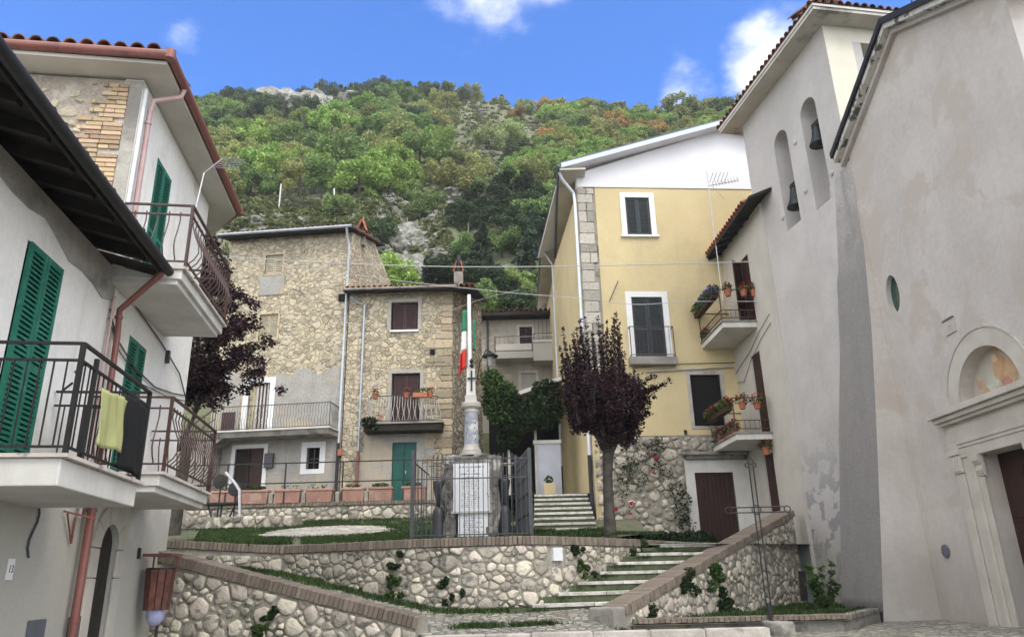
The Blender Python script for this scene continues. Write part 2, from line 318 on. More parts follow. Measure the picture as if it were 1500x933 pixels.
m_rock = mat('hill_limestone', (.36, .355, .32), (.23, .23, .20), sc=1.2, bump=1, bsc=4, bd=.25, c3=(.17, .18, .14), s3=1.1, t3=.55, w3=.1, orand=.12)
m_shell = mat('gunmetal_paint', (.035, .038, .042), (.025, .027, .03), sc=4, rough=.4, bump=.05, spec=.5)
m_path = mat('cobbled_path', (.34, .33, .29), (.26, .25, .21), sc=2.5, bump=.9, bsc=20, bd=.03, fine=.35, voro=.55, vsc=7, c3=(.12, .13, .08), s3=1.2, t3=.64, w3=.08)
m_asphalt = mat('street_paving', (.19, .185, .17), (.14, .135, .125), sc=4, bump=.6, bsc=50, fine=.3)
m_kerb = mat('pale_kerb_stone', (.50, .46, .41), (.36, .33, .29), sc=3, bump=.5, fine=.2, c3=(.26, .25, .21), s3=2.2, t3=.58, w3=.1)
m_soil = mat('terrace_soil', (.16, .155, .105), (.07, .095, .04), sc=3, bump=.9, bsc=16, fine=.3)
m_gravelp = mat('pale_gravel_patch', (.50, .48, .43), (.34, .33, .29), sc=4, voro=.4, vsc=5, bump=.8, bsc=26, fine=.3)
m_grassblade = leafmat('grass_blades', (.045, .085, .020), v=.6)
m_leaf_green = leafmat('green_leaves', (.07, .13, .03), v=.5)
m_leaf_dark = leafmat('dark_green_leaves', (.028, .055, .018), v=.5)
m_leaf_bright = leafmat('bright_green_leaves', (.13, .22, .045), v=.45)
m_leaf_plum = leafmat('dark_plum_leaves', (.038, .015, .020), v=.85, trans=.15)
m_leaf_tint = leafmat('mixed_hillside_leaves', (.8, .8, .8), v=.32, c2=(.62, .66, .6))
_nt = m_leaf_tint.node_tree; _p = [n for n in _nt.nodes if n.type == 'BSDF_PRINCIPLED'][0]; _a = _nt.nodes.new('ShaderNodeAttribute'); _a.attribute_name = 'tint'; _m = _nt.nodes.new('ShaderNodeMixRGB'); _m.blend_type = 'MULTIPLY'; _m.inputs[0].default_value = 1; _s = _p.inputs['Base Color'].links[0].from_socket
for _l in list(_s.links): _t = _l.to_socket; _nt.links.new(_m.outputs[0], _t)
_nt.links.new(_s, _m.inputs[1]); _nt.links.new(_a.outputs['Color'], _m.inputs[2])
m_leaf_hill = leafmat('hillside_leaves', (.8, .8, .8), v=.32, ocol=True, c2=(.62, .66, .6))
m_bark = mat('grey_bark', (.085, .075, .06), (.045, .04, .033), sc=6, bump=.8, bsc=20)
m_flower = mat('red_petals', (.42, .02, .03), (.3, .015, .03), bump=0, irand=.3)
m_violet = mat('violet_petals', (.19, .11, .5), (.14, .08, .4), bump=0, irand=.3)
m_fgreen = mat('flag_green', (.02, .20, .10), bump=0, rough=.7); m_fwhite = mat('flag_white', (.72, .72, .72), bump=0, rough=.7); m_fred = mat('flag_red', (.60, .04, .03), bump=0, rough=.7)
m_yellowcloth = mat('yellow_cloth', (.42, .43, .19), (.34, .35, .15), sc=1.5, bump=.15, bsc=5, rough=.8)
m_black = mat('black_cloth', (.008, .009, .009), (.012, .012, .012), bump=.3, rough=.8)
m_cable = mat('grey_cable', (.45, .45, .45), (.38, .38, .38), bump=0, rough=.5)
m_ink = mat('inscription_dark', (.14, .14, .15), bump=0, rough=.7)
m_slate = mat('slate_panel', (.12, .13, .16), (.10, .11, .13), sc=5, bump=.1, rough=.5)
m_bag = mat('pale_blue_plastic', (.45, .47, .68), (.36, .38, .6), sc=7, bump=.4, rough=.35)
m_bronze = mat('dark_bronze', (.035, .045, .042), (.02, .025, .025), sc=6, rough=.4, metal=.6)
m_bluewhite = mat('pale_lavender_plaster', (.50, .52, .58), (.44, .46, .52), sc=1.6, bump=.15, low=(4.2, .3, (.3, .3, .32), .5))
def fresco():
    m = mat('faded_fresco', (.46, .42, .33), (.40, .39, .33), sc=3, bump=.15, c3=(.45, .28, .17), s3=2.3, t3=.52, w3=.16)
    return m
m_fresco = fresco()
m_roofdark = mat('black_tar_edge', (.014, .014, .017), (.02, .02, .022), bump=.2, rough=.6)
m_peel = mat('peeling_white_edge', (.58, .57, .52), (.5, .49, .44), sc=5, bump=.5, c3=(.10, .10, .095), s3=4, t3=.54, w3=.05)
m_bluefascia = mat('pale_blue_metal_fascia', (.55, .64, .78), (.5, .58, .72), sc=3, rough=.4, bump=.02)
m_hill = mat('hill_ground', (.13, .15, .075), (.20, .20, .125), sc=.16, bump=.9, bsc=1.5, bd=.5, fine=.35, c3=(.33, .325, .29), s3=.55, t3=.64, w3=.06)
# ------------------------------------------------------------------ hill and ground
def pw(x, xs, ys): return float(np.interp(x, xs, ys))
RPX = [(-250, 175), (0, 160), (150, 158), (280, 158), (350, 152), (420, 152), (470, 140), (540, 140), (600, 139), (700, 145), (760, 157), (800, 163), (900, 170), (950, 175), (1000, 168), (1080, 162), (1300, 150), (1600, 150)]
RA = []; RT = []
for px, py in RPX:
    d = ray(px, py); RA.append(d.x/d.y); RT.append(d.z/d.y)
def hill_z(x, y):
    a = x/max(y, 1)
    t = pw(a, RA, RT)/.735
    z = pw(y, [22, 30, 36, 50, 80, 110, 125, 165, 400], [2.5, 4.5, 11, 27, 54.2, 82.4, 86, 84, 60])
    if y > 30: z = z*(1+(t-1)*min(1, (y-30)/30))
    n = mnoise.fractal(Vector((x*.03, y*.03, 1)), 1, 2, 4)*3.2*min(1, max(0, y-36)/20)*max(.15, min(1, (105-y)/35))
    g = math.exp(-((a+.115+.035*math.sin(y*.15))/.03)**2)*2.2*min(1, max(0, y-38)/15)*(1 if y < 100 else 0)
    return z+n*.8-g
xs = np.linspace(-170, 170, 190); ys = np.concatenate([np.linspace(30, 118, 150), np.linspace(120, 400, 36)])
hv = [(float(x), float(y), hill_z(x, y)+(mnoise.noise(Vector((x*.4, y*.4, 3)))*.5 if 36 < y < 120 else 0)) for y in ys for x in xs]
nx = len(xs); b = MB(); b.add(hv, [(j*nx+i, j*nx+i+1, (j+1)*nx+i+1, (j+1)*nx+i) for j in range(len(ys)-1) for i in range(nx-1)], True)
hill = b.build('hillside', m_hill, kind='structure', org=(0, 36, 0))
b = MB(); g_ = 600
b.add([(-g_, -g_, -.35), (g_, -g_, -.35), (g_, g_, -.35), (-g_, g_, -.35)], [(0, 1, 2, 3)]); b.build('ground', m_asphalt, kind='structure')
# street that falls away below the path
b = MB(); b.add([(-14, -14, -.2), (16, -14, -.2), (16, 11.4, .66), (1, 11.2, .66), (-14, 11.2, -.05), (-14, 17, -.05), (16, 17, .68)], [(0, 1, 2, 3, 4), (4, 3, 6, 5), (3, 2, 6)]); b.build('street', m_asphalt, kind='structure')
class Path:
    """vertical wall face following a polyline; n to the camera side"""
    def __init__(s, pts):
        s.p = [Vector((a, b, 0)) for a, b in pts]; s.c = [0]
        for a, b in zip(s.p, s.p[1:]): s.c.append(s.c[-1]+(b-a).length)
        s.L = s.c[-1]
    def at(s, u):
        i = max(0, min(len(s.p)-2, int(np.searchsorted(s.c, u))-1)); a, b = s.p[i], s.p[i+1]
        d = (b-a).normalized(); n = Vector((d.y, -d.x, 0))
        return a + d*(u-s.c[i]), d, n
    def P(s, u, z, n=0):
        p, d, nn = s.at(u)
        return p+nn*n+Vector((0, 0, z))
def clip(poly, p, n):
    out = []
    for i in range(len(poly)):
        a, b = poly[i], poly[(i+1) % len(poly)]; da = (a[0]-p[0])*n[0]+(a[1]-p[1])*n[1]; db = (b[0]-p[0])*n[0]+(b[1]-p[1])*n[1]
        if da <= 0: out.append(a)
        if (da < 0 < db) or (db < 0 < da): t = da/(da-db); out.append((a[0]+(b[0]-a[0])*t, a[1]+(b[1]-a[1])*t))
    return out
def inpoly(p, poly):
    c = False
    for i in range(len(poly)):
        a, b = poly[i], poly[i-1]
        if (a[1] > p[1]) != (b[1] > p[1]) and p[0] < (b[0]-a[0])*(p[1]-a[1])/(b[1]-a[1])+a[0]: c = not c
    return c
def rubble(P, region, size, parent, m, name='stone', limit=300, holes=(), gap=.02, relief=.035, seed=1, asp=1.3, stuffname='small_stones', keep=None, mstuff=None, var=(.55, 1.35), lowpoly=False, minarea=0):
    """dry-laid / mortared rubble: irregular cells of a random packing, each a domed stone"""
    rd = random.Random(seed); us = [p[0] for p in region]; zs = [p[1] for p in region]
    u0, u1, z0, z1 = min(us), max(us), min(zs), max(zs)
    pts = []; cell = {}; gs = size*1.3
    tries = int((u1-u0)*(z1-z0)/(size*size)*26)
    for _ in range(tries):
        p = (rd.uniform(u0, u1), rd.uniform(z0, z1))
        if not inpoly(p, region): continue
        r = size*rd.uniform(*var) if rd.random() > .12 else size*rd.uniform(var[1], var[1]*1.25)
        k = (int(p[0]/asp/gs), int(p[1]/gs)); ok = True
        for i in (-1, 0, 1):
            for j in (-1, 0, 1):
                for q in cell.get((k[0]+i, k[1]+j), ()):
                    if ((q[0]-p[0])/asp)**2+(q[1]-p[1])**2 < ((q[2]+r)*.5)**2: ok = False; break
        if ok: pts.append((p[0], p[1], r)); cell.setdefault(k, []).append((p[0], p[1], r))
    A = np.array(pts); stones = []
    for i, (px, pz, r) in enumerate(pts):
        if any(inpoly((px, pz), h) for h in holes): continue
        d = ((A[:, 0]-px)/asp)**2+(A[:, 1]-pz)**2; near = np.argsort(d)[1:15]
        poly = list(region)
        for j in near:
            qx, qz, qr = pts[j]; w = .5+.5*(r*r-qr*qr)/max(d[j], 1e-6)*.5; w = min(.72, max(.28, w))
            dx, dz = qx-px, qz-pz; poly = clip(poly, (px+dx*w, pz+dz*w), (dx/asp**2, dz))
            if len(poly) < 3: break
        if len(poly) < 3: continue
        if any(inpoly(q, h) for h in holes for q in poly): continue
        cx_ = sum(p[0] for p in poly)/len(poly); cz_ = sum(p[1] for p in poly)/len(poly)
        ar = abs(sum(poly[k-1][0]*poly[k][1]-poly[k][0]*poly[k-1][1] for k in range(len(poly))))/2
        if ar < minarea or (not lowpoly and ar < size*size*.45 and rd.random() < .35): continue
        rad = math.sqrt(ar/math.pi); s0 = max(.4, 1-gap/rad*rd.choice([.5, .8, 1.2, 1.8, 2.8]))
        if keep is not None and not keep(cx_, cz_, rd): continue
        # rounded corners
        q = []
        n_ = len(poly)
        for k in range(n_):
            a, b_, c = poly[k-1], poly[k], poly[(k+1) % n_]
            if lowpoly: q.append(((a[0]+b_[0])/2, (a[1]+b_[1])/2)) if math.dist(a, b_) > rad*.35 else None; q.append(b_) if rd.random() < .3 else None
            else:
                for e, f in ((a, .13), (c, .13)):
                    if math.dist(b_, e) > rad*.3: q.append((b_[0]+(e[0]-b_[0])*f, b_[1]+(e[1]-b_[1])*f))
        if len(q) < 3: continue
        q = [(cx_+(x-cx_)*s0*rd.uniform(.90, 1.05), cz_+(z-cz_)*s0*rd.uniform(.90, 1.05)) for x, z in q]
        h = relief*rd.uniform(.45, 1.3)
        stones.append((ar, cx_, cz_, q, h, rd.uniform(-.3, .3), rd.uniform(-.3, .3)))
    stones.sort(key=lambda s: -s[0]/max(1, (P(s[1], s[2]).y))**2)
    def solid(mb, st, sm=True):
        ar, cx_, cz_, q, h, tx, tz = st; m_ = len(q); rad = math.sqrt(ar/math.pi)
        jz = random.Random(int(ar*1e7)); jj = [jz.uniform(.82, 1.12) for _ in range(m_)]
        def rg(s_, n_): return [P(cx_+(x-cx_)*s_*(jj[k_] if s_ < .9 else 1), cz_+(z-cz_)*s_*(jj[k_] if s_ < .9 else 1), n_+(tx*(x-cx_)+tz*(z-cz_))*h/rad*(1 if n_ > 0 else 0)) for k_, (x, z) in enumerate(q)]
        r0, r1 = rg(1, -.02), rg(.97, h*.6)
        fs = [(i, (i+1) % m_, m_+(i+1) % m_, m_+i) for i in range(m_)]
        if lowpoly: mb.add(r0+r1+[P(cx_, cz_, h)], fs+[(m_+i, m_+(i+1) % m_, 2*m_) for i in range(m_)], sm)
        else:
            r2 = rg(.74, h); fs += [(m_+i, m_+(i+1) % m_, 2*m_+(i+1) % m_, 2*m_+i) for i in range(m_)]
            mb.add(r0+r1+r2+[P(cx_, cz_, h*1.05)], fs+[(2*m_+i, 2*m_+(i+1) % m_, 3*m_) for i in range(m_)], sm)
    for st in stones[:limit]:
        mb = MB(); solid(mb, st); c = P(st[1], st[2], 0)
        vs = [(v[0]-c.x, v[1]-c.y, v[2]-c.z) for v in mb.v]
        me = bpy.data.meshes.new('stone'); me.from_pydata(vs, [], mb.f); me.shade_smooth(); me.materials.append(m)
        inst(name, me, Matrix.Translation(c), parent)
    if len(stones) > limit:
        mb = MB()
        for st in stones[limit:]: solid(mb, st)
        mb.build(stuffname, mstuff or m, parent, kind='stuff')
    return len(stones)
# unit brick, slightly chamfered, shared by every coping
def unit_block(name, ch=.06, irr=0, m=None):
    bm = bmesh.new(); bmesh.ops.create_cube(bm, size=1)
    if irr:
        for v in bm.verts: v.co += Vector((random.uniform(-irr, irr), random.uniform(-irr, irr), random.uniform(-irr, irr)))
    bmesh.ops.bevel(bm, geom=bm.edges[:], offset=ch, segments=1, affect='EDGES')
    me = bpy.data.meshes.new(name); bm.to_mesh(me); bm.free()
    if m: me.materials.append(m)
    return me
BR = [unit_block('brick', .07, .03, m_brick) for _ in range(5)]
BO = [unit_block('brick', .06, .03, m_brickor) for _ in range(5)]
def axes(x, y, z, o):
    m = Matrix.Identity(4)
    for i in range(3): m[i][0] = x[i]; m[i][1] = y[i]; m[i][2] = z[i]; m[i][3] = o[i]
    return m
def coping(P, u0, u1, zt, n0, n1, h, parent, pitch=.075, label=None):
    """row of bricks on edge along the top; zt(u) top height"""
    u = u0; k = 0
    while u < u1-.01:
        w = pitch*random.uniform(.9, 1.08); c = u+w/2
        a = P(c-.02, zt(c-.02), 0); b_ = P(c+.02, zt(c+.02), 0); t = (b_-a).normalized()
        nn = (P(c, 0, 1)-P(c, 0, 0)).normalized(); up = nn.cross(t).normalized()
        if up.z < 0: up = -up
        o = P(c, zt(c), (n0+n1)/2+random.uniform(-.006, .006)) - up*(h/2+random.uniform(0, .006))
        inst('brick', BR[k % 5], axes(t*(w-.004), nn*(n1-n0), up*h, o), parent); k += 1; u += w
# --- main retaining wall (curved)
W2P = Path([(-6.9, 14.5), (-6.0, 14.75), (-5.2, 14.95), (-4.5, 15.0), (-3.6, 14.55), (-2.7, 14.0), (-1.88, 13.62), (-1.0, 13.42), (0, 13.38), (.4, 13.52), (.8, 13.87), (1.2, 14.28), (1.65, 14.75), (2.18, 15.3), (2.65, 15.95), (3.1, 16.6)])
def w2top(u): return pw(u, [0, 2.4, 4, W2P.L], [2.46, 2.30, 2.29, 2.28])
w2 = thing('retaining_wall', 'long curved rubble stone retaining wall with a brick coping below the monument', 'wall', (-1.9, 13.6, 1.0))
b = MB(); nseg = 60
for i in range(nseg):
    ua, ub = W2P.L*i/nseg, W2P.L*(i+1)/nseg
    b.hexa([W2P.P(ua, .4, 0), W2P.P(ub, .4, 0), W2P.P(ub, .4, -.42), W2P.P(ua, .4, -.42), W2P.P(ua, w2top(ua)-.02, 0), W2P.P(ub, w2top(ub)-.02, 0), W2P.P(ub, w2top(ub)-.02, -.42), W2P.P(ua, w2top(ua)-.02, -.42)])
b.build('mortar_core', m_mortar, w2)
ub = [0, 2, 4.5, 7, 9, W2P.L-.02]
reg = [(0.05, 1.15), (W2P.L-.02, .95), (W2P.L-.02, 2.13), (0.05, 2.14)]
n1_ = rubble(W2P.P, reg, .142, w2, m_stone, limit=300, gap=.010, relief=.030, seed=4, holes=[rect(7.95, 8.27, 1.80, 2.14)], var=(.38, 1.65))
coping(W2P.P, 0, W2P.L, w2top, -.40, .05, .15, w2)
bb = MB(); bb.hexa([W2P.P(a, z, n) for z in (1.87, 2.09) for a, n in ((8.0, .0), (8.23, .0), (8.23, .055), (8.0, .055))]); 
o = bb.build('plaque', m_marble, w2, label='small blank white stone plaque'); 
# --- lower left wall with sloping coping
W1P = Path([(-6.1, 12.5), (-5.64, 12.4), (-4.2, 12.05), (-1.44, 11.5)])
def w1top(u): return pw(u, [0, .47, W1P.L], [2.2, 2.13, 1.11])
w1 = thing('ramp_wall', 'low rubble wall whose sloping brick coping runs down from the litter bin to the kerb', 'wall', (-3.6, 12, 0))
b = MB()
for ua, ub_ in ((0, .47), (.47, 1.96), (1.96, W1P.L)):
    b.hexa([W1P.P(ua, -.3, 0), W1P.P(ub_, -.3, 0), W1P.P(ub_, -.3, -.4), W1P.P(ua, -.3, -.4), W1P.P(ua, w1top(ua)-.02, 0), W1P.P(ub_, w1top(ub_)-.02, 0), W1P.P(ub_, w1top(ub_)-.02, -.4), W1P.P(ua, w1top(ua)-.02, -.4)])
b.build('mortar_core', m_mortar, w1)
reg = [(.1, .2), (W1P.L-.03, .2), (W1P.L-.03, .92), (.47, 1.94), (.1, 1.98)]
rubble(W1P.P, reg, .15, w1, m_stone, limit=300, gap=.015, relief=.032, seed=9, var=(.42, 1.6), asp=1.15)
coping(W1P.P, 0, W1P.L, w1top, -.40, .04, .17, w1, pitch=.078)
# --- stair parapet on the right
W3P = Path([(1.62, 12.5), (6.75, 18.8)])
def w3top(u): return pw(u, [0, W3P.L], [1.16, 3.02])
w3 = thing('stair_parapet', 'rubble parapet with a worn brick coping climbing beside the steps to the bell tower', 'wall', (4, 15.4, .6))
b = MB(); b.hexa([W3P.P(u, z if z < 1 else w3top(u)-.02, n) for z in (.3, 5) for u, n in ((0, 0), (W3P.L, 0), (W3P.L, -.38), (0, -.38))]); b.build('mortar_core', m_mortar, w3)
reg = [(.1, .8), (W3P.L-.02, .8), (W3P.L-.02, 2.84), (.1, 1.0)]
rubble(W3P.P, reg, .17, w3, m_stone, limit=260, gap=.016, relief=.03, seed=11, var=(.45, 1.45), asp=1.0)
coping(W3P.P, 0, W3P.L, w3top, -.40, .05, .16, w3, pitch=.08)
b = MB(); b.box(Fr((1.62, 12.5), (6.75, 18.8)), -.34, .0, .6, 1.14, -.42, .06); b.build('end_block', m_concrete, w3, bevel=.03)
# low planter wall in front of it
FP = Fr((1.78, 12.62), (5.12, 12.55))
pl = thing('planter_wall', 'low cement planter wall with brick edging between the iron cross and the church', 'wall', (3.4, 12.6, .6))
b = MB(); b.box(FP, 0, 3.34, .3, .86, -.22, 0); b.build('wall_body', m_concrete, pl)
k = 0; u = 0
coping(FP.P, 0, 3.34, lambda u: .95, -.26, .03, .075, pl, pitch=.085)
b = MB(); b.add([(1.7, 12.45, .86), (5.1, 12.45, .86), (6.55, 14.5, .88), (7.6, 19.2, .88), (6.4, 19.2, .86)], [(0, 1, 2, 3, 4)]); b.build('planter_soil', m_soil, kind='structure')
FP2 = Fr((5.12, 12.54), (6.52, 14.5)); MB().box(FP2, 0, 2.4, .3, .93, -.2, 0).build('end_wall', m_concrete, pl)
# --- path sheet between the walls
def path_z(x, y):
    z = .84+max(0, y-11.4)*.125
    if x > 1.2: z += (.71-z)*min(1, (x-1.2)/.5)
    if x > 3.4 and y < 11: z = .70-(11-y)*.012
    if x < -1.3: z += (-1.3-x)*.155
    return z
b = MB(); vs = []; XS = np.linspace(-7, 7.6, 66); NY = 14
for x in XS:
    y0 = pw(x, [-7, -5.64, -4.2, -1.44, -1.40, 7.6], [12.9, 12.75, 12.35, 11.75, 11.36, 11.3]) if x < 3.4 else 7.5; y1 = pw(x, [-7, -4.5, -1, 0, .8, 1.2, 1.6, 1.8, 5.2, 6.6, 7.6], [14.8, 15.2, 13.6, 13.6, 14.0, 13.4, 12.7, 12.55, 12.6, 14.55, 14.6])
    y1 = max(y1, y0+.5)
    for j in range(NY):
        y = y0+(y1-y0)*j/(NY-1); vs.append((x, y, path_z(x, y)+mnoise.noise(Vector((x*1.5, y*1.5, 0)))*.015))
b.add(vs, [(i*NY+j, (i+1)*NY+j, (i+1)*NY+j+1, i*NY+j+1) for i in range(len(XS)-1) for j in range(NY-1)], True)
b.build('path', m_path, kind='structure')
# pale kerb stones
kb = thing('kerb', 'row of pale pinkish kerb stones at the foot of the path', 'kerb', (1, 11.3, .7))
KB = [unit_block('kerb_stone', .04, .01, m_kerb) for _ in range(3)]
x = -1.35
while x < 3.45:
    w = random.uniform(.55, .95); w = min(w, 3.5-x); y = 11.30+.015*x
    inst('kerb_stone', KB[int(x*7) % 3], axes(Vector((w-.012, 0, 0)), Vector((0, .17, 0)), Vector((0, 0, .26)), Vector((x+w/2, y, .74+random.uniform(-.006, .006)))), kb); x += w
# grass terrace above the wall
def terr_z(x, y): return pw(y, [13, 15, 19, 24, 26.5], [2.24, 2.30, 2.70, 3.45, 3.7])
b = MB(); vs = []; NY = 30; US = np.linspace(0, W2P.L, 90)
fr_ = [W2P.P(u, 0, -.30) for u in US]
XS = [(p.x, p.y) for p in fr_]
for (x, y0) in XS:
    x1 = -11+(x+6.9)/(3.1+6.9)*(15.2)
    for j in range(NY):
        t = j/(NY-1); y = y0+(25.5-y0)*t; xx = x+(x1-x)*t
        z = terr_z(xx, y)-(.03 if j == 0 else 0)
        vs.append((xx, y, z+mnoise.noise(Vector((xx, y, 0)))*.03*(1 if j > 1 else 0)))
b.add(vs, [(i*NY+j, (i+1)*NY+j, (i+1)*NY+j+1, i*NY+j+1) for i in range(len(XS)-1) for j in range(NY-1)], True)
b.build('grass_terrace', m_soil, kind='structure')
b = MB(); vs = [(-4.9+1.75*math.cos(i*.1745)*(1+.10*math.sin(i*1.7)+.06*math.sin(i*4.1)), 19.7+1.9*math.sin(i*.1745)*(1+.08*math.sin(i*2.3))) for i in range(36)]
b.add([(x, y, terr_z(x, y)+.022) for x, y in vs]+[(-4.9, 19.7, terr_z(0, 19.7)+.04)], [(i, (i+1) % 36, 36) for i in range(36)]); b.build('gravel_patch', m_gravelp, kind='structure')
b = MB(); b.add([(-45, 13, 2.2), (-6.3, 14.75, 2.26), (-10.4, 25.5, 3.6), (-11, 31, 4.6), (-45, 31, 4.6)], [(0, 1, 2, 3, 4)]); b.build('side_slope', m_soil, kind='structure')
b = MB(); b.add([(-11.0, 26.9, 4.2), (12, 26.9, 4.2), (12, 31, 5.2), (-11, 31, 5.2)], [(0, 1, 2, 3)]); b.build('back_yard', m_soil, kind='structure')
# landing at the top of the steps
b = MB(); b.add([(2.7, 15.6, 2.16), (4.4, 15.9, 2.16), (7.2, 18.8, 2.2), (7.2, 22.6, 2.24), (2.0, 22.2, 2.3), (1.6, 19.2, 2.5)], [(0, 1, 2, 3, 4, 5)]); b.build('landing', m_path, kind='structure')
# --- lower flight of steps
st1 = thing('stone_stairs', 'weedy flight of wide pale stone steps climbing right between the curved wall and the parapet', 'stairs', (1.5, 13.5, 1))
LE = [(.33, 13.2, 1.18), (.78, 13.6, 1.345), (1.15, 14.0, 1.51), (1.6, 14.4, 1.675), (1.98, 14.8, 1.84), (2.46, 15.2, 2.0), (2.98, 15.7, 2.165)]
dv = Vector((math.cos(R(14)), math.sin(R(14)), 0)); w3b = W3P.P(0, 0, -.3); w3d = (W3P.P(1, 0, 0)-W3P.P(0, 0, 0)).normalized()
for i, (x, y, z) in enumerate(LE):
    p = Vector((x, y, 0)); d = w3b-p; den = dv.x*w3d.y-dv.y*w3d.x; L_ = (d.x*w3d.y-d.y*w3d.x)/den
    fr = Fr((x, y), (x+dv.x, y+dv.y)); L_ = max(L_, .8)
    mb = MB()
    u = -.12; ss = 0
    while u < L_-.02:
        w = min(random.uniform(.7, 1.3), L_-u); mb = MB(); mb.box(fr, u+.004, u+w-.004, z-.055, z+random.uniform(-.004, .004), -.36, .03)
        mb.build('step_stone', m_nosing, st1, bevel=.008); u += w
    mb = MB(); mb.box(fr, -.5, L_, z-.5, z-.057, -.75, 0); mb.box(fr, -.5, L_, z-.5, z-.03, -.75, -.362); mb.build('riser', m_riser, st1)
# --- upper flight beside the yellow house
st2 = thing('upper_stairs', 'narrow flight of stone steps between the iron fence and the yellow house', 'stairs', (1.2, 19, 2.7))
for i in range(8):
    y = 19.0+i*.46; z = 2.73+i*.165; fr = Fr((.42+.015*i, y), (1.96+.02*i, y+.02))
    mb = MB(); mb.box(fr, 0, 1.56, z-.06, z, -.40, .02); mb.build('step_stone', m_nosing, st2, bevel=.008)
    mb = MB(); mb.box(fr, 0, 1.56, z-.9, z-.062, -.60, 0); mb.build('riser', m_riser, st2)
b = MB(); b.add([(-1.2, 22.3, 3.9), (2.4, 22.3, 3.9), (2.6, 34, 5), (-1.4, 34, 5)], [(0, 1, 2, 3)]); b.build('upper_lane', m_path, kind='structure')
# --- terrace wall W4 with pots in front of the old houses
W4P = Path([(-10.5, 24.1), (-3.3, 24.0), (-1.5, 24.05)])
w4 = thing('terrace_wall', 'low rubble wall with brick edge carrying the row of terracotta troughs', 'wall', (-6, 24, 3.4))
b = MB(); b.hexa([W4P.P(u, z, n) for z in (3.0, 3.96) for u, n in ((0, 0), (7.2, 0), (7.2, -.5), (0, -.5))]); b.hexa([W4P.P(u, z, n) for z in (3.0, 3.96) for u, n in ((7.201, 0), (8.99, 0), (8.99, -.5), (7.201, -.5))]); b.build('mortar_core', m_mortar, w4)
rubble(W4P.P, [(0.02, 3.3), (8.9, 3.3), (8.9, 3.86), (.02, 3.86)], .19, w4, m_stone, limit=300, gap=.016, relief=.04, seed=21, asp=1.05)
coping(W4P.P, 0, 8.95, lambda u: 4.0, -.4, .06, .11, w4, pitch=.11)
b = MB(); b.add([(-11, 24.45, 3.97), (-1.2, 24.45, 3.97), (-1.2, 27, 4.25), (-11, 27, 4.25)], [(0, 1, 2, 3)]); b.build('house_terrace', m_asphalt, kind='structure')
# block of big weathered stones on the grass, left
W5P = Path([(-10.2, 21.6), (-6.3, 21.6)])
w5 = thing('stone_block_row', 'row of big weathered stone blocks on the grass left of the gravel patch', 'wall', (-8, 21.6, 3.0))
b = MB(); b.hexa([W5P.P(u, z, n) for z in (2.9, 3.42) for u, n in ((0, 0), (3.9, 0), (3.9, -.9), (0, -.9))]); b.build('fill', m_mortar, w5)
SB = [unit_block('block', .09, .08, m_quoin) for _ in range(4)]
rubble(W5P.P, [(0, 2.95), (3.88, 2.95), (3.88, 3.44), (0, 3.44)], .34, w5, m_stone, limit=60, gap=.03, relief=.07, seed=77, asp=.8, var=(.7, 1.2))
# ------------------------------------------------------------------ building parts
SLAT = {}
def slatmesh(m):
    if m.name not in SLAT:
        b = MB(); b.hexa([(-.012, -.5, -.5), (.012, -.5, -.42), (.012, .5, -.42), (-.012, .5, -.5), (-.012, -.5, .42), (.012, -.5, .5), (.012, .5, .5), (-.012, .5, .42)])
        b = MB(); v = [(-.016, -.5, .5), (.016, -.5, -.15), (.016, -.5, -.5), (-.016, -.5, .15)]
        b.add(v+[(x, .5, z) for x, y, z in v], [(0, 1, 2, 3), (7, 6, 5, 4), (0, 4, 5, 1), (1, 5, 6, 2), (2, 6, 7, 3), (3, 7, 4, 0)])
        SLAT[m.name] = b.mesh('slat', m)
    return SLAT[m.name]
def shutter(fr, u0, u1, z0, z1, n, parent, m, pitch=.05, st=.07, mid=True, slats=True, label=None, name='shutter', swing=0):
    """one louvred leaf: frame plus its slats as sub-parts"""
    th = .035; b = MB()
    b.box(fr, u0, u0+st, z0, z1, n, n+th); b.box(fr, u1-st, u1, z0, z1, n, n+th)
    rails = [(z0, z0+st*1.3), (z1-st*1.2, z1)]
    if mid: zm = z0+(z1-z0)*.45; rails.insert(1, (zm-st*.5, zm+st*.5))
    for a, c in rails: b.box(fr, u0+st+.0005, u1-st-.0005, a, c, n+.002, n+th-.002)
    b.box(fr, u0+st, u1-st, z0+.01, z1-.01, n-.012, n-.006)
    s = b.build(name, m, parent, label=label)
    if slats:
        me = slatmesh(m)
        for (a0, a1), (b0, b1) in zip(rails, rails[1:]):
            k = max(1, int((b0-a1)/pitch)); p = (b0-a1)/k
            for i in range(k):
                M = fr.M((u0+u1)/2, a1+p*(i+.5), n+th*.5) @ Matrix.Diagonal((1, u1-u0-2*st, p*1.05, 1))
                inst('slat', me, M, s)
    return s
def shutters(fr, u0, u1, z0, z1, n, parent, m, **k):
    c = (u0+u1)/2
    shutter(fr, u0, c-.004, z0, z1, n, parent, m, **k); shutter(fr, c+.004, u1, z0, z1, n, parent, m, **k)
def surround(fr, u0, u1, z0, z1, w, n0, n1, parent, m, sill=True, name='window_surround', wt=None, label=None):
    wt = wt or w; b = MB(); b.box(fr, u0-w, u0, z0, z1, n0, n1); b.box(fr, u1, u1+w, z0, z1, n0, n1); b.box(fr, u0-w, u1+w, z1+.0005, z1+wt, n0, n1+.002)
    if sill: b.box(fr, u0-w, u1+w, z0-w*.8, z0-.0005, n0, n1+.002)
    return b.build(name, m, parent, label=label)
def panel(fr, u0, u1, z0, z1, n0, n1, parent, m, name, label=None, bevel=0):
    b = MB(); b.box(fr, u0, u1, z0, z1, n0, n1); return b.build(name, m, parent, label=label, bevel=bevel)
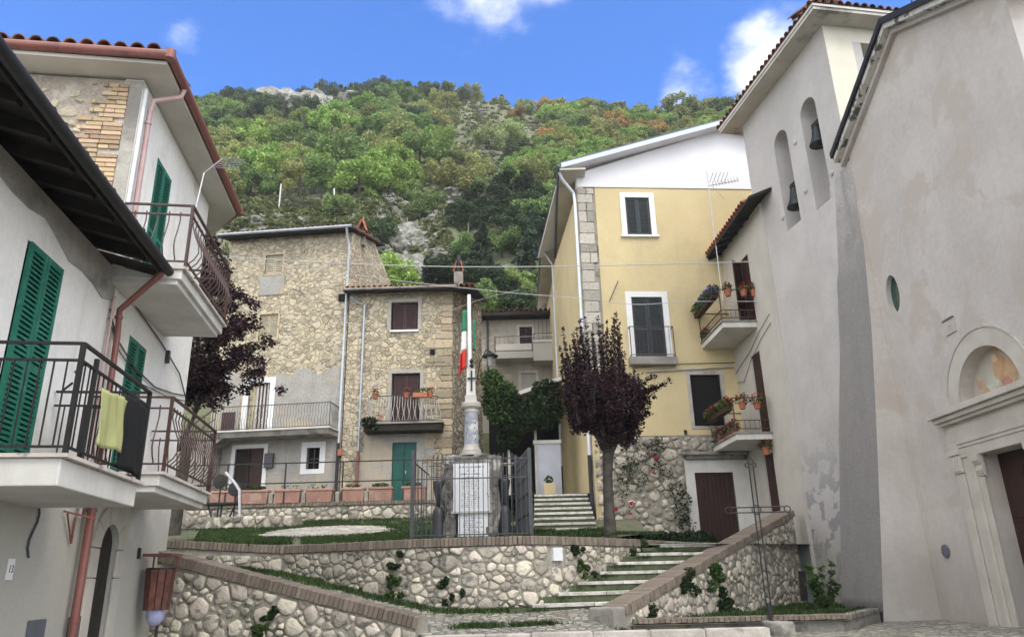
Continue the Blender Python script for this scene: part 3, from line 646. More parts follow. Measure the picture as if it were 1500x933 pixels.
def baluster(style, h, m, r=.008):
    k = (style, round(h, 2), m.name)
    if k not in SLAT:
        b = MB()
        if style == 'belly':
            pts = [(.0, 0, h), (.0, 0, h*.93), (-.01, 0, h*.82), (.035, 0, h*.62), (.10, 0, h*.40), (.11, 0, h*.26), (.06, 0, h*.12), (.0, 0, h*.04), (0, 0, 0)]
            b.tube(pts, r, 5)
        elif style == 'wave': b.tube([(.02*math.sin(i*1.1)+.06*math.sin(math.pi*min(1, i/6)), .012*math.sin(i*1.7), h*i/9) for i in range(10)], r, 5)
        else: b.bar((0, 0, 0), (0, 0, h), r*1.7)
        SLAT[k] = b.mesh('baluster', m)
    return SLAT[k]
def railing(fr, u0, u1, n1, z, parent, m, style='bar', h=1.0, sp=.11, post=.035, top2=.14, sides=(1, 1), low=.09, r=.008, n0=.02, tw=.04):
    """rails, posts and balusters round three sides of a balcony"""
    runs = []
    C1, C2, C3, C4 = (u0, n0), (u0, n1), (u1, n1), (u1, n0)
    if sides[0]: runs.append((C1, C2))
    runs.append((C2, C3))
    if sides[1]: runs.append((C3, C4))
    def P(c, zz): return fr.P(c[0], zz, c[1])
    for (a, c) in runs:
        MB().bar(P(a, z+h), P(c, z+h), tw, .022).build('top_rail', m, parent)
        if top2: MB().bar(P(a, z+h-top2), P(c, z+h-top2), tw*.7, .02).build('second_rail', m, parent)
        MB().bar(P(a, z+low), P(c, z+low), tw*.7, .02).build('bottom_rail', m, parent)
        d = P(c, 0)-P(a, 0); L = d.length; d.normalize(); k = max(1, int(L/sp))
        on = Vector((d.y, -d.x, 0)); mid = (P(a, 0)+P(c, 0))/2; cen = fr.P((u0+u1)/2, 0, n1/2)
        if (mid-cen).dot(on) < 0: on = -on
        bh = h-low-(top2 or 0)+(.04 if style != 'bar' else 0)
        me = baluster(style, bh, m, r)
        for i in range(1, k):
            p = P(a, z+low)+d*(L*i/k)
            inst('baluster', me, axes(on, Vector((0, 0, 1)).cross(on), Vector((0, 0, 1)), p), parent)
    for c in {C2, C3}: MB().bar(P(c, z), P(c, z+h+.01), post).build('post', m, parent)
def half_tile(m, r=.1, L=.42):
    k = ('tile', m.name, r, L)
    if k not in SLAT:
        b = MB(); vs = []; N_ = 7
        for (x, sc) in ((0, 1), (L, .85)):
            for rr in (1, .84):
                for i in range(N_): a = math.pi*i/(N_-1); vs.append((x, r*rr*sc*math.cos(a), r*rr*sc*math.sin(a)))
        fs = []
        for i in range(N_-1):
            fs += [(i, i+1, 2*N_+i+1, 2*N_+i), (N_+i+1, N_+i, 3*N_+i, 3*N_+i+1), (i+1, i, N_+i, N_+i+1), (2*N_+i, 2*N_+i+1, 3*N_+i+1, 3*N_+i)]
        b.add(vs, fs, True); SLAT[k] = b.mesh('roof_tile', m)
    return SLAT[k]
def tile_edge(a, c, inward, slope, m, parent, pitch=.22, r=.1, rows=3, L=.42):
    """courses of half round tiles laid from the eave a-c up the roof"""
    a = Vector(a); c = Vector(c); d = (c-a); n = max(1, int(d.length/pitch)); inward = Vector(inward).normalized()
    x = Vector((inward.x, inward.y, slope)).normalized(); y = d.normalized(); y = (y-x*y.dot(x)).normalized(); z = x.cross(y)
    if z.z < 0: z = -z; y = -y
    me = half_tile(m, r, L)
    for i in range(n):
        for k in range(rows):
            o = a+d*((i+.5)/n)+x*(k*L*.86)+z*(.012*k*0+random.uniform(-.008, .008)); j = random.uniform(-.03, .03)
            xx = (x+y*j).normalized(); yy = (y-xx*y.dot(xx)).normalized()
            inst('roof_tile', me, axes(xx, yy, xx.cross(yy) if xx.cross(yy).z > 0 else -xx.cross(yy), o), parent)
def pipe(pts, r, m, parent, name='downpipe', clamps=()):
    b = MB(); b.tube(pts, r, 10); o = b.build(name, m, parent)
    for c in clamps: MB().tube([Vector(c)-Vector((0, 0, .02)), Vector(c)+Vector((0, 0, .02))], r*1.25, 10).build('pipe_clamp', m, parent)
    return o
# ================================================================== LEFT: nearer white house
FL = Fr((-4.21, 2), (-5.86, 13.2))
inL = -FL.n
L1 = thing('white_house', 'white plastered house nearest on the left with dark timber eaves and big green shutters', 'house', FL.P(4, -.2, -1))
mb = MB(); mb.sheet(FL, rect(-3, 7.2, -.3, 5.58), [rect(4.92, 5.70, 2.72, 4.98)], 0, .3); mb.box(FL, -3, 7.2, -.3, 6.2, -5, -.301); mb.build('wall', m_white, L1)
panel(FL, 4.9, 5.72, 2.7, 5, -.2, -.1, L1, m_dark, 'door_recess')
mb = MB()
zs = [(5.56, 0)]+[(5.25+.06*math.sin(i*.9)+.05*math.sin(i*2.3), i) for i in range(0)]
po = [(-3, 5.575), (7.19, 5.575)]+[(7.19-i*.34, 5.16-.07*math.sin(i*.7)-.05*math.sin(i*1.9)+.012*i) for i in range(31)]
mb.prism([FL.P(a, z, .003) for a, z in po], FL.n*.012); mb.build('bare_render_band', m_white_grey, L1)
shutters(FL, 4.94, 5.69, 2.74, 4.97, .005, L1, m_green, pitch=.052, st=.06)
# eaves: rafters, boards, gutter, tiles
e0, e1 = -3, 6.93
def roofz(n): return 5.56-.27*(n-.70)          # falls towards the street
mb = MB(); mb.hexa([FL.P(e0, roofz(n)+dz, n) if k else FL.P(e1, roofz(n)+dz, n) for dz in (0, .05) for (k, n) in ((1, -4.5), (0, -4.5), (0, .68), (1, .68))]); mb.build('roof_boards', m_woodold, L1)
RF = MB(); RF.hexa([(-2.6, -.045, -.13), (1.0, -.045, -.13), (1.0, .045, -.13), (-2.6, .045, -.13), (-2.6, -.045, 0), (1.0, -.045, 0), (1.0, .045, 0), (-2.6, .045, 0)])
rfm = RF.mesh('rafter', m_woodold); sx = (FL.n*1-Vector((0, 0, .27))).normalized(); sy = FL.u
for i in range(19):
    u = e0+.3+i*.54
    inst('rafter', rfm, axes(sx, sy, sx.cross(sy) if sx.cross(sy).z > 0 else -sx.cross(sy), FL.P(u, roofz(-.36)-.003, -.36)), L1)
pipe([FL.P(e0, 5.50, .74), FL.P(e1+.02, 5.50, .74)], .062, m_iron, L1, 'gutter')
panel(FL, e0, e1, 5.42, 5.60, .66, .682, L1, m_woodold, 'fascia')
tile_edge(FL.P(1.5, roofz(.66)+.035, .66), FL.P(e1, roofz(.66)+.035, .66), inL, .27, m_tiledark, L1, pitch=.24, r=.085, rows=5)
# lean wall strip between the houses
pipe([FL.P(6.8, 5.42, .70), FL.P(7.02, 5.30, .45), FL.P(7.22, 5.05, .10), FL.P(7.28, 4.7, .10), FL.P(7.33, 2.9, .10)], .04, m_copper, L1, clamps=[FL.P(7.23, 4.95, .10)])
pipe([FL.P(7.33, 2.9, .105), FL.P(7.33, -.2, .105)], .05, m_copper, L1, 'downpipe', clamps=[FL.P(7.33, 2.5, .105), FL.P(7.33, 1.25, .105)])
pipe([FL.P(7.12, 5.2, .05), FL.P(7.14, 2.4, .05)], .02, m_pink, L1, 'thin_pipe')
# ground floor marks: arched niche, meter plates, house number, bracket
mb = MB(); mb.prism([FL.P(a, z, .004) for a, z in arch(4.2, 5.62, -.2, 2.05)], FL.n*.02); mb.build('arch_surround', m_portal, L1)
mb = MB(); mb.prism([FL.P(a, z, .026) for a, z in arch(4.4, 5.45, -.2, 1.93)], FL.n*.004); mb.build('cellar_door', m_wood, L1)
panel(FL, 6.40, 6.78, 1.0, 1.30, .004, .03, L1, m_slate, 'meter_plate')
panel(FL, 7.42, 7.72, 1.0, 1.29, .004, .03, L1, m_slate, 'meter_plate')
pn = panel(FL, 5.745, 5.865, 1.70, 1.90, .004, .018, L1, m_white_trim, 'number_plate')
def lettering(txt, M, size, m, parent, name='lettering', ext=.002):
    c = bpy.data.curves.new(name, 'FONT'); c.body = txt; c.size = size; c.extrude = ext; c.align_x = 'CENTER'; c.align_y = 'CENTER'
    t = bpy.data.objects.new('tmp', c); COL.objects.link(t); dg = bpy.context.evaluated_depsgraph_get(); dg.update()
    me = bpy.data.meshes.new_from_object(t.evaluated_get(dg)); bpy.data.objects.remove(t); me.name = name; me.materials.clear(); me.materials.append(m)
    return inst(name, me, M, parent)
def txtM(fr, u, z, n):   # text facing the street
    yv = Vector((0, 0, 1)); xv = yv.cross(fr.n); return axes(xv, yv, fr.n, fr.P(u, z, n))
lettering('13', txtM(FL, 5.805, 1.80, .02), .10, m_ink, pn)
mb = MB(); mb.bar(FL.P(6.75, 2.44, .03), FL.P(7.1, 2.38, .25), .02).bar(FL.P(6.8, 2.42, .05), FL.P(7.05, 2.14, .03), .015).bar(FL.P(7.08, 2.4, .03), FL.P(7.08, 2.1, .03), .02); mb.build('iron_bracket', m_copper, L1)
mb = MB(); mb.tube([FL.P(6.05+.1*math.sin(i*.8)+.02*i, 2.55-.09*i, .02) for i in range(8)], .012, 5); mb.build('loose_cable', m_greyiron, L1)
# balcony
mb = MB(); mb.box(FL, 4.22, 6.14, 2.42, 2.655, 0, .98); mb.build('balcony_slab', m_slab, L1, bevel=.012)
mb = MB(); mb.box(FL, 4.18, 6.2, 2.657, 2.69, .0, 1.04); mb.build('balcony_paving', m_edge, L1)
railing(FL, 4.22, 6.08, 1.0, 2.69, L1, m_iron, 'bar', h=.98, sp=.105, top2=.155, low=.06, post=.038, tw=.042, r=.007)
MB().bar(FL.P(4.55, 2.69, 1.0), FL.P(4.55, 3.62, 1.0), .035).build('post', m_iron, L1)
mb = MB()
for n_ in (1.0,):
    mb.bar(FL.P(4.3, 3.25, .15), FL.P(4.3, 3.38, .0), .015).bar(FL.P(4.3, 3.33, .93), FL.P(4.3, 3.26, .86), .015).bar(FL.P(4.3, 3.42, .93), FL.P(4.3, 3.5, 1.0), .015)
mb.build('rail_ornament', m_iron, L1)
# cloths on the railing: things of their own
def cloth(fr, u0, u1, z0, z1, n, nm, label, m, seed, drop=.06):
    b = MB(); NX, NZ = 16, 14; vs = []
    for i in range(NX+1):
        for j in range(NZ+1):
            a = i/NX; c = j/NZ; w = .02*math.sin(a*9+seed)*(1-c)+.012*math.sin(a*21+c*4)
            vs.append(fr.P(u0+(u1-u0)*(a+.03*math.sin(c*5+seed)*(a > .5)), z0+(z1-z0)*c-drop*math.sin(a*math.pi*1.5+seed)*.6*(1-abs(c-.5)), n+w))
    b.add(vs, [(i*(NZ+1)+j, (i+1)*(NZ+1)+j, (i+1)*(NZ+1)+j+1, i*(NZ+1)+j+1) for i in range(NX) for j in range(NZ)], True)
    o = b.build(nm, m, None, label=label, cat='cloth'); s = o.modifiers.new('thick', 'SOLIDIFY'); s.thickness = .006
    return o
cloth(FL, 4.62, 5.28, 2.85, 3.38, 1.06, 'yellow_cloth', 'faded yellow cloth tied to the black balcony railing of the nearest house', m_yellowcloth, 1)
cloth(FL, 5.27, 5.95, 2.72, 3.46, 1.045, 'black_cloth', 'black sheet hanging on the railing beside the yellow cloth', m_black, 2.6)
# ================================================================== LEFT: taller house behind (L2)
L2 = thing('corner_house', 'taller white house with brick and rubble front end, belly railings and brown gutter', 'house', FL.P(9, -.2, -1))
fsd = (Vector((-7.6, 15.6, 0))-FL.P(10.9, 0, 0)); fs_end = FL.P(10.9, 0, 0)+fsd
mb = MB(); mb.sheet(FL, rect(7.05, 10.9, -.3, 8.52), [rect(7.97, 8.69, 2.93, 4.95), rect(8.0, 8.72, 5.68, 7.83), arch(7.98, 8.6, -.3, 2.4)], 0, .25)
F2 = Fr((FL.P(10.9, 0).x, FL.P(10.9, 0).y), (-8.3, 15.4), flip=True)
p0 = FL.P(10.9, 0, -.001)
mb.prism([p0+Vector((0, 0, -.3)), Vector((-8.3, 15.4, -.3)), FL.P(7.3, -.3, -5), FL.P(7.3, -.3, -.26)], (0, 0, 8.8)) if False else None
mb.hexa([FL.P(7.2, -.3, -.26), FL.P(10.899, -.3, -.26), Vector((-8.6, 15.2, -.3)), FL.P(7.2, -.3, -5), FL.P(7.2, 8.5, -.26), FL.P(10.899, 8.5, -.26), Vector((-8.6, 15.2, 8.5)), FL.P(7.2, 8.5, -5)])
mb.build('wall', m_white, L2)
for r_ in (rect(7.95, 8.71, 2.9, 4.97), rect(7.98, 8.74, 5.66, 7.85)): panel(FL, r_[0][0], r_[1][0], r_[0][1], r_[2][1], -.2, -.1, L2, m_dark, 'door_recess')
shutters(FL, 7.98, 8.68, 2.93, 4.94, -.03, L2, m_green, pitch=.05, st=.055)
shutters(FL, 8.01, 8.71, 5.68, 7.82, -.03, L2, m_green, pitch=.05, st=.055)
panel(FL, 7.99, 8.59, -.3, 2.38, -.08, -.045, L2, m_woodold, 'arched_door')
# stone surround of the arched door
S3 = []
def ring(fr, c, zs, r0, r1, a0, a1, n0, n1, m, parent, name, seg=4):
    b = MB()
    pts = [(c+r1*math.cos(a0+(a1-a0)*i/seg), zs+r1*math.sin(a0+(a1-a0)*i/seg)) for i in range(seg+1)]+[(c+r0*math.cos(a1+(a0-a1)*i/seg), zs+r0*math.sin(a1+(a0-a1)*i/seg)) for i in range(seg+1)]
    b.prism([fr.P(a, z, n0) for a, z in pts], fr.n*(n1-n0)); return b.build(name, m, parent)
for k in range(5): ring(FL, 8.29, 2.09, .31, .56, math.pi*k/5+.015, math.pi*(k+1)/5-.015, .002, .04, m_portal, L2, 'arch_stone')
for (z0, z1) in ((-.2, .75), (.76, 1.72), (1.73, 2.08)):
    panel(FL, 7.73, 7.98, z0, z1, .002, .038, L2, m_portal, 'jamb_stone', bevel=.01); panel(FL, 8.60, 8.86, z0, z1, .002, .04, L2, m_portal, 'jamb_stone', bevel=.01)
# front end wall (towards the viewer) with brick quoins
q0 = FL.P(7.05, 0); q1 = FL.P(7.05, 0, -4.5); FF = Fr((q0.x, q0.y), (q1.x, q1.y))
mb = MB(); mb.box(FF, .004, 4.4, 5.3, 8.5, -.25, .0); mb.build('end_wall', mat('end_rubble_render', (.43, .375, .30), (.33, .29, .235), sc=2.2, bump=1, bsc=9, bd=.05, fine=.3, c3=(.50, .46, .39), s3=2.6, t3=.54, w3=.1), L2)
mb = MB(); mb.box(FF, .0, .17, 5.3, 8.49, .001, .02); mb.build('corner_render', m_white_grey, L2)
z = 5.55; k = 0
while z < 8.42:
    if z > 8.15: w = .30
    elif z > 7.85: w = .42
    else: w = .56-.07*(1 if 7.15 < z < 7.3 else 0)
    w += (.12 if k % 2 else 0)+.10+(.08 if z < 7 else 0)
    if 7.31 < z < 7.47: w = 1.05
    u = .17
    while u < w-.02:
        L_ = min(random.choice([.27, .27, .14]), w-u)
        if random.random() > .04: inst('brick', BO[(k+int(u*9)) % 5], axes(FF.u*(L_-.012), FF.n*.06, Vector((0, 0, .058)), FF.P(u+L_/2, z+.03, .0+random.uniform(0, .012))), L2)
        u += L_
    z += .072; k += 1
rubble(FF.P, [(.17, 5.6), (2.6, 5.6), (2.6, 8.45), (.17, 8.45)], .17, L2, m_stone_stuff, limit=0, gap=.03, relief=.03, seed=31, keep=lambda a, z, rd: a > .62 and rd.random() < .40 and not (7.25 < z < 7.5 and a < 1.1), lowpoly=False, stuffname='rubble')
# roof and gutter
zE = 8.66; pe = atZ(312, 338, zE); c0 = FL.P(6.62, zE, -4.5); c1 = FL.P(6.62, zE, .46); c2 = FL.P(11.36, zE, .46)
mb = MB(); rr = Vector((0, 0, -.12)); back = FL.P(11, 9.9, -3)
mb.prism([c0+rr, c1+rr+(c0-c1).normalized()*.05-FL.u*-.06, c2+rr-FL.u*.06-FL.n*.05, pe+rr, FL.P(11, zE-.12, -4.5)], (0, 0, .06)); mb.build('soffit', m_soffit, L2)
mb = MB(); ap = FL.P(9.0, 10.1, -2.6); a_, b_, c_, d_, e_ = [v+Vector((0, 0, .0)) for v in (c0, c1, c2, pe, FL.P(12, zE, -4.8))]
mb.add([a_, b_, c_, d_, e_, ap], [(0, 1, 5), (1, 2, 5), (2, 3, 5), (3, 4, 5), (4, 0, 5)]); mb.build('roof_deck', m_tile, L2)
pipe([c0, c1], .07, m_copper, L2, 'gutter'); pipe([c1, c2], .07, m_copper, L2, 'gutter'); pipe([c2, pe], .07, m_copper, L2, 'gutter')
mb = MB(); mb.lathe(c1-Vector((0, 0, .07)), [(.072, 0), (.075, .14)], 10).lathe(c2-Vector((0, 0, .07)), [(.072, 0), (.075, .14)], 10); mb.build('gutter_corner', m_copper, L2, kind='stuff')
tile_edge(c0+Vector((0, 0, .07)), c1+Vector((0, 0, .07))-FL.n*.12, FL.u, .30, m_tile, L2, rows=4)
tile_edge(c1+Vector((0, 0, .03))+FL.u*.45, c2+Vector((0, 0, .03)), -FL.n, .12, m_tile, L2, rows=2)
pipe([FL.P(7.35, zE-.05, .46), FL.P(7.33, zE-.2, .44), FL.P(7.2, 8.28, .12), FL.P(7.2, 8.1, .09), FL.P(7.24, 5.5, .09)], .038, m_pink, L2, clamps=[FL.P(7.2, 7.9, .09)])
pipe([FL.P(7.1, 8.4, .03), FL.P(7.1, 5.5, .03)], .03, m_white_trim, L2, 'white_pipe')
# balconies
for (z, u0, u1, n_, lab) in ((5.60, 6.98, 9.42, .95, 'upper'), (2.92, 7.0, 9.42, 1.0, 'lower')):
    ns = n_-.04
    mb = MB(); mb.box(FL, u0+.06, u1-.1, z-.24, z-.10, 0.001, ns-.08); mb.box(FL, u0+.03, u1-.04, z-.17, z-.035, 0.002, ns-.03); mb.build('balcony_slab', m_slab, L2, bevel=.01)
    mb = MB(); mb.box(FL, u0, u1, z-.034, z, 0.003, ns+.02); mb.build('balcony_paving', m_edge, L2)
    railing(FL, u0+.07, u1-.06, n_-.05, z, L2, m_browniron, 'belly', h=.93 if z > 4 else .93, sp=.13, top2=.14, low=.1, post=.035, tw=.04, r=.009)
# cables looping down the wall
for (pts, r_) in ((((7.1, 5.02), (7.4, 4.75), (8.2, 4.55), (9.2, 4.5), (10.1, 4.62), (10.8, 4.75)), .012), (((7.15, 5.45), (8.0, 5.36), (9.2, 5.22), (10.3, 5.02), (10.85, 4.7)), .012), (((7.1, 4.9), (7.6, 4.6), (8.6, 4.4), (9.8, 4.5), (10.85, 4.66)), .009)):
    MB().tube([FL.P(a, z, .03) for a, z in pts], r_, 5).build('cable', m_greyiron, L2)
MB().box(FL, 9.55, 9.62, 5.0, 5.2, .0, .06).build('junction_box', m_greyiron, L2)
MB().box(FL, 9.5, 9.58, 2.0, 2.15, .0, .03).build('bell_push', m_iron, L2)
# aerial on the balcony
an = thing('tv_aerial', 'small comb-shaped TV aerial on a short mast above the left balcony', 'aerial', FL.P(7.8, 6.5, .9))
pA = FL.P(7.25, 6.45, .86); pB = pA+Vector((.06, .02, .72))
MB().tube([pA, pB], .012, 6).build('mast', m_silver, an); pC = pB+Vector((.20, .1, .30)); MB().tube([pB, pC], .007, 5).build('boom', m_silver, an)
for i in range(6):
    q = pB+(pC-pB)*(.40+.12*i)+Vector((.02, 0, .0)); MB().tube([q-Vector((.03, .0, 0)), q+Vector((.30, .06, 0))], .0045, 4).build('rod', m_silver, an)
# ================================================================== litter bin by the corner
LBx = -5.42; bn = thing('litter_bin', 'wooden slatted litter bin with a pale blue bag sagging below it', 'litter bin', (LBx, 11.75, .1))
bo = Vector((-5.36, 11.72, 0))
for i in range(12):
    a = 2*math.pi*i/12; c = Vector((math.cos(a), math.sin(a), 0)); t = Vector((-c.y, c.x, 0))
    me = MB(); me.hexa([bo+c*(.185+dx)*s_+t*w*s_+Vector((0, 0, zz)) for zz, s_ in ((1.28, .86), (1.84, 1)) for dx, w in ((0, -.046), (.022, -.046), (.022, .046), (0, .046))]); me.build('bin_slat', m_woodred, bn)
MB().lathe(bo, [(.17, 1.84), (.205, 1.84), (.205, 1.87), (.17, 1.87)], 16).build('rim', m_iron, bn)
mb = MB(); mb.hexa([bo+Vector((x, y, z)) for z in (2.03, 2.07) for x, y in ((-.20, -.22), (.22, -.22), (.22, .2), (-.20, .2))]); mb.bar(bo+Vector((-.18, .12, 1.8)), bo+Vector((-.18, .12, 2.04)), .02).bar(bo+Vector((.18, .12, 1.8)), bo+Vector((.18, .12, 2.04)), .02); mb.build('lid', m_copper, bn)
b = MB(); b.lathe(bo, [(.03, 1.06), (.075, 1.09), (.12, 1.15), (.14, 1.28)], 12); o = b.build('bag', m_bag, bn)
MB().tube([bo+Vector((0, .1, .0)), bo+Vector((0, .1, 1.3))], .022, 8).build('stand', m_iron, bn)
# ================================================================== RIGHT: church and bell tower
FC = Fr((7.6, 14.5), (7.7, 8)); FT = Fr((7.0, 19), (7.75, 14.6))
CH = thing('church', 'pale plastered church with a carved stone portal, black roof edge and painted lunette', 'church', FC.P(2.6, .3, -.5))
oval = [(.60+.235*math.cos(a*math.pi/12), 6.76+.40*math.sin(a*math.pi/12)) for a in range(24)]
lun = [(2.02, 4.18)]+[(2.80+.78*math.cos(math.pi-math.pi*i/16), 4.18+.80*math.sin(math.pi*i/16)) for i in range(17)]; lun = lun[1:]
PC = 2.80
door = rect(PC-.62, PC+.62, .3, 3.33)
gable = [(0, .0), (5.3, .0), (5.3, 10.1), (PC-.2, 11.55), (0, 10.42)]
mb = MB(); mb.sheet(FC, gable, [oval, lun, door], 0, .55); mb.build('facade', m_church, CH)
mb = MB(); mb.hexa([Vector((8.3, 14.45, 0)), FC.P(5.3, 0, -.56), Vector((14, 8.6, 0)), Vector((14, 14.5, 0)), Vector((8.3, 14.45, 10.2)), FC.P(5.3, 10, -.56), Vector((14, 8.6, 10)), Vector((14, 14.5, 10.2))]); mb.build('nave', m_church, CH)
# oval window: dark glass deep in the reveal
mb = MB(); mb.prism([FC.P(a, z, -.12) for a, z in oval], FC.n*.02); mb.build('oval_window', mat('green_dark_glass', (.02, .06, .05), rough=.15, bump=0, spec=.6), CH)
mb = MB(); mb.prism([FC.P(a, z, -.25) for a, z in lun], FC.n*.04); mb.build('fresco', m_fresco, CH, label='faded painted lunette')
for k, (a, z, w, h, c) in enumerate(((2.85, 4.62, .17, .24, (.42, .27, .15)), (3.1, 4.5, .16, .2, (.45, .31, .18)), (2.6, 4.42, .15, .18, (.42, .42, .34)), (2.95, 4.36, .12, .1, (.36, .20, .15)), (2.78, 4.80, .07, .07, (.55, .40, .28)))):
    mb = MB(); mb.prism([FC.P(a+w*math.cos(i*.5236)*(1+.25*math.sin(i*2.1+k)), z+h*math.sin(i*.5236)*(1+.2*math.sin(i*3+k)), -.2085+.001*k) for i in range(12)], FC.n*.0008); mb.build('paint_patch', mat('fresco_tone', c, tuple(x*1.25 for x in c), sc=5, bump=0), CH)
# archivolt
ring(FC, PC, 4.18, .80, 1.10, 0, math.pi, .003, .03, m_portal, CH, 'archivolt', 24); ring(FC, PC, 4.18, 1.10, 1.125, 0, math.pi, .003, .045, m_travert, CH, 'archivolt_edge', 24)
# portal
panel(FC, PC-1.50, PC+1.50, 4.06, 4.16, .003, .26, CH, m_portal, 'cornice', bevel=.01)
panel(FC, PC-1.44, PC+1.44, 3.98, 4.059, .003, .20, CH, m_portal, 'cornice', bevel=.01); panel(FC, PC-1.38, PC+1.38, 3.92, 3.979, .003, .15, CH, m_portal, 'cornice', bevel=.01)
panel(FC, PC-1.30, PC+1.30, 3.62, 3.919, .003, .07, CH, m_portal, 'frieze')
for z0, z1, n_ in ((3.56, 3.619, .10), (3.50, 3.559, .085), (3.335, 3.499, .07)): panel(FC, PC-1.06, PC+1.06, z0, z1, .003, n_, CH, m_portal, 'lintel', bevel=.006)
for s in (-1, 1):
    def bx(a0, a1, z0, z1, n_, nm, m=m_portal):
        x0, x1 = PC+s*a0, PC+s*a1; return panel(FC, min(x0, x1), max(x0, x1), z0, z1, .003, n_, CH, m, nm, bevel=.008)
    bx(1.07, 1.30, .3, 3.10, .06, 'pilaster'); bx(1.05, 1.33, 3.101, 3.40, .085, 'capital'); bx(1.03, 1.36, 3.401, 3.47, .11, 'capital_slab'); bx(1.07, 1.30, 3.471, 3.619, .07, 'capital_block')
    bx(.86, 1.04, .3, 3.334, .05, 'jamb_moulding'); bx(.74, .855, .3, 3.334, .085, 'jamb_moulding'); bx(.60, .735, .3, 2.98, .04, 'door_jamb')
    for k in range(5): bx(1.09+.04*k, 1.12+.04*k, 3.13, 3.37-.02*(k % 2), .10+.008*(k % 2), 'capital_leaf')
    mb = MB(); x0 = PC+s*.56; x1 = PC+s*.735
    prof = [(.0, 3.33), (.10, 3.33), (.10, 3.24), (.05, 3.16), (.07, 3.08), (.04, 2.99), (.0, 2.99)]
    mb.prism([FC.P(x0, z, a) for a, z in prof], FC.u*(x1-x0)); mb.build('corbel', m_portal, CH)
mb = MB(); mb.box(FC, PC-.62, PC+.62, .3, 3.33, -.34, -.28); dr = mb.build('door', m_wood, CH)
for z0, z1 in ((.5, 1.1), (1.2, 2.2), (2.3, 3.15)):
    for a in (-.55, .07): mb = MB(); mb.box(FC, PC+a, PC+a+.48, z0, z1, -.279, -.255); mb.build('door_panel', m_wood, dr, bevel=.012)
# small things on the facade
mb = MB(); mb.lathe((0, 0, 0), [(.001, 0), (.115, 0), (.115, .025), (.09, .03)], 20); me = mb.mesh('vent', m_slate); inst('round_vent', me, axes(FC.u, Vector((0, 0, 1)), FC.n, FC.P(.62, 1.87, .002)), CH)
pq = panel(FC, 2.02, 2.32, 5.42, 5.68, .003, .022, CH, m_portal, 'small_plaque', bevel=.006)
panel(FC, 2.01, 2.33, 5.67, 5.70, .004, .035, CH, m_ink, 'plaque_rim')
for i in range(3): MB().box(FC, 2.07, 2.27-.03*i, 5.60-.055*i, 5.615-.055*i, .0225, .0235).build('worn_inscription', m_travert, pq)
panel(FC, -.2, 5.3, .3, .50, .003, .22, CH, m_travert, 'threshold_step', bevel=.02)
# rake: black edge over peeling white band
def rake(a, b, n0, n1, h0, h1, m, nm):
    mb = MB(); A, B = Vector((a[0], a[1])), Vector((b[0], b[1]))
    mb.hexa([FC.P(p[0], p[1]+h, n) for h in (h0, h1) for p, n in ((A, n0), (B, n0), (B, n1), (A, n1))]); return mb.build(nm, m, CH)
pk = (PC-.2, 11.60)
for a, b_ in (((-.25, 10.32), pk), (pk, (5.7, 9.95))):
    rake(a, b_, -.3, .30, .06, .19, m_roofdark, 'roof_edge'); rake(a, b_, -.3, .24, -.05, .059, m_peel, 'verge_band'); rake(a, b_, -.3, .10, -.16, -.051, m_church, 'verge_moulding')
mb = MB(); mb.hexa([FC.P(-.25, 10.45, -.3), FC.P(pk[0], 11.73, -.3), Vector((14, 12, 11.7)), Vector((14, 14.8, 10.45)), FC.P(-.25, 10.5, -.3), FC.P(pk[0], 11.78, -.3), Vector((14, 12, 11.8)), Vector((14, 14.8, 10.5))]); mb.hexa([FC.P(5.7, 10.08, -.3), FC.P(pk[0], 11.73, -.3), Vector((14, 12, 11.7)), Vector((14, 8.6, 10.0)), FC.P(5.7, 10.13, -.3), FC.P(pk[0], 11.78, -.3), Vector((14, 12, 11.8)), Vector((14, 8.6, 10.1))]); mb.build('roof', m_roofdark, CH)
# ---- bell tower
TW = thing('bell_tower', 'plain plastered bell tower with two arched bell openings and peeling white base', 'bell tower', FT.P(2, .7, -1))
A1 = arch(1.42, 2.10, 9.95, 12.74, 14); A2 = arch(2.80, 3.48, 9.85, 12.78, 14)
mb = MB(); mb.sheet(FT, rect(-.05, 4.27, .3, 14.12), [A1, A2], 0, .95, back=True)
mb.build('street_wall', m_tower, TW)
mb = MB(); mb.box(FT, -.05, .45, .3, 14.12, -3.6, -.951); mb.box(FT, .4501, 4.2, .6, 9.0, -3.6, -.952); mb.build('body', m_tower, TW)
t0 = FT.P(4.27, 0); t1 = FT.P(4.27, 0, -4); FS = Fr((t0.x, t0.y), (t1.x, t1.y))
mb = MB(); mb.box(FS, .004, .72, 8.6, 14.12, -.5, .004); mb.box(FS, 2.6, 3.6, 8.6, 14.12, -.5, .0); mb.box(FS, .7201, 2.599, 13.7, 14.12, -.5, .002); mb.box(FS, .7201, 2.599, 8.6, 10.2, -.5, .0); mb.build('belfry_front', m_cream, TW)
mb = MB(); mb.box(FS, .951, 3.6, 9.0, 13.9, -3.8, -3.3); mb.build('belfry_back', mat('salmon_plaster', (.50, .36, .28), (.44, .31, .25), sc=1.5, bump=.2), TW)
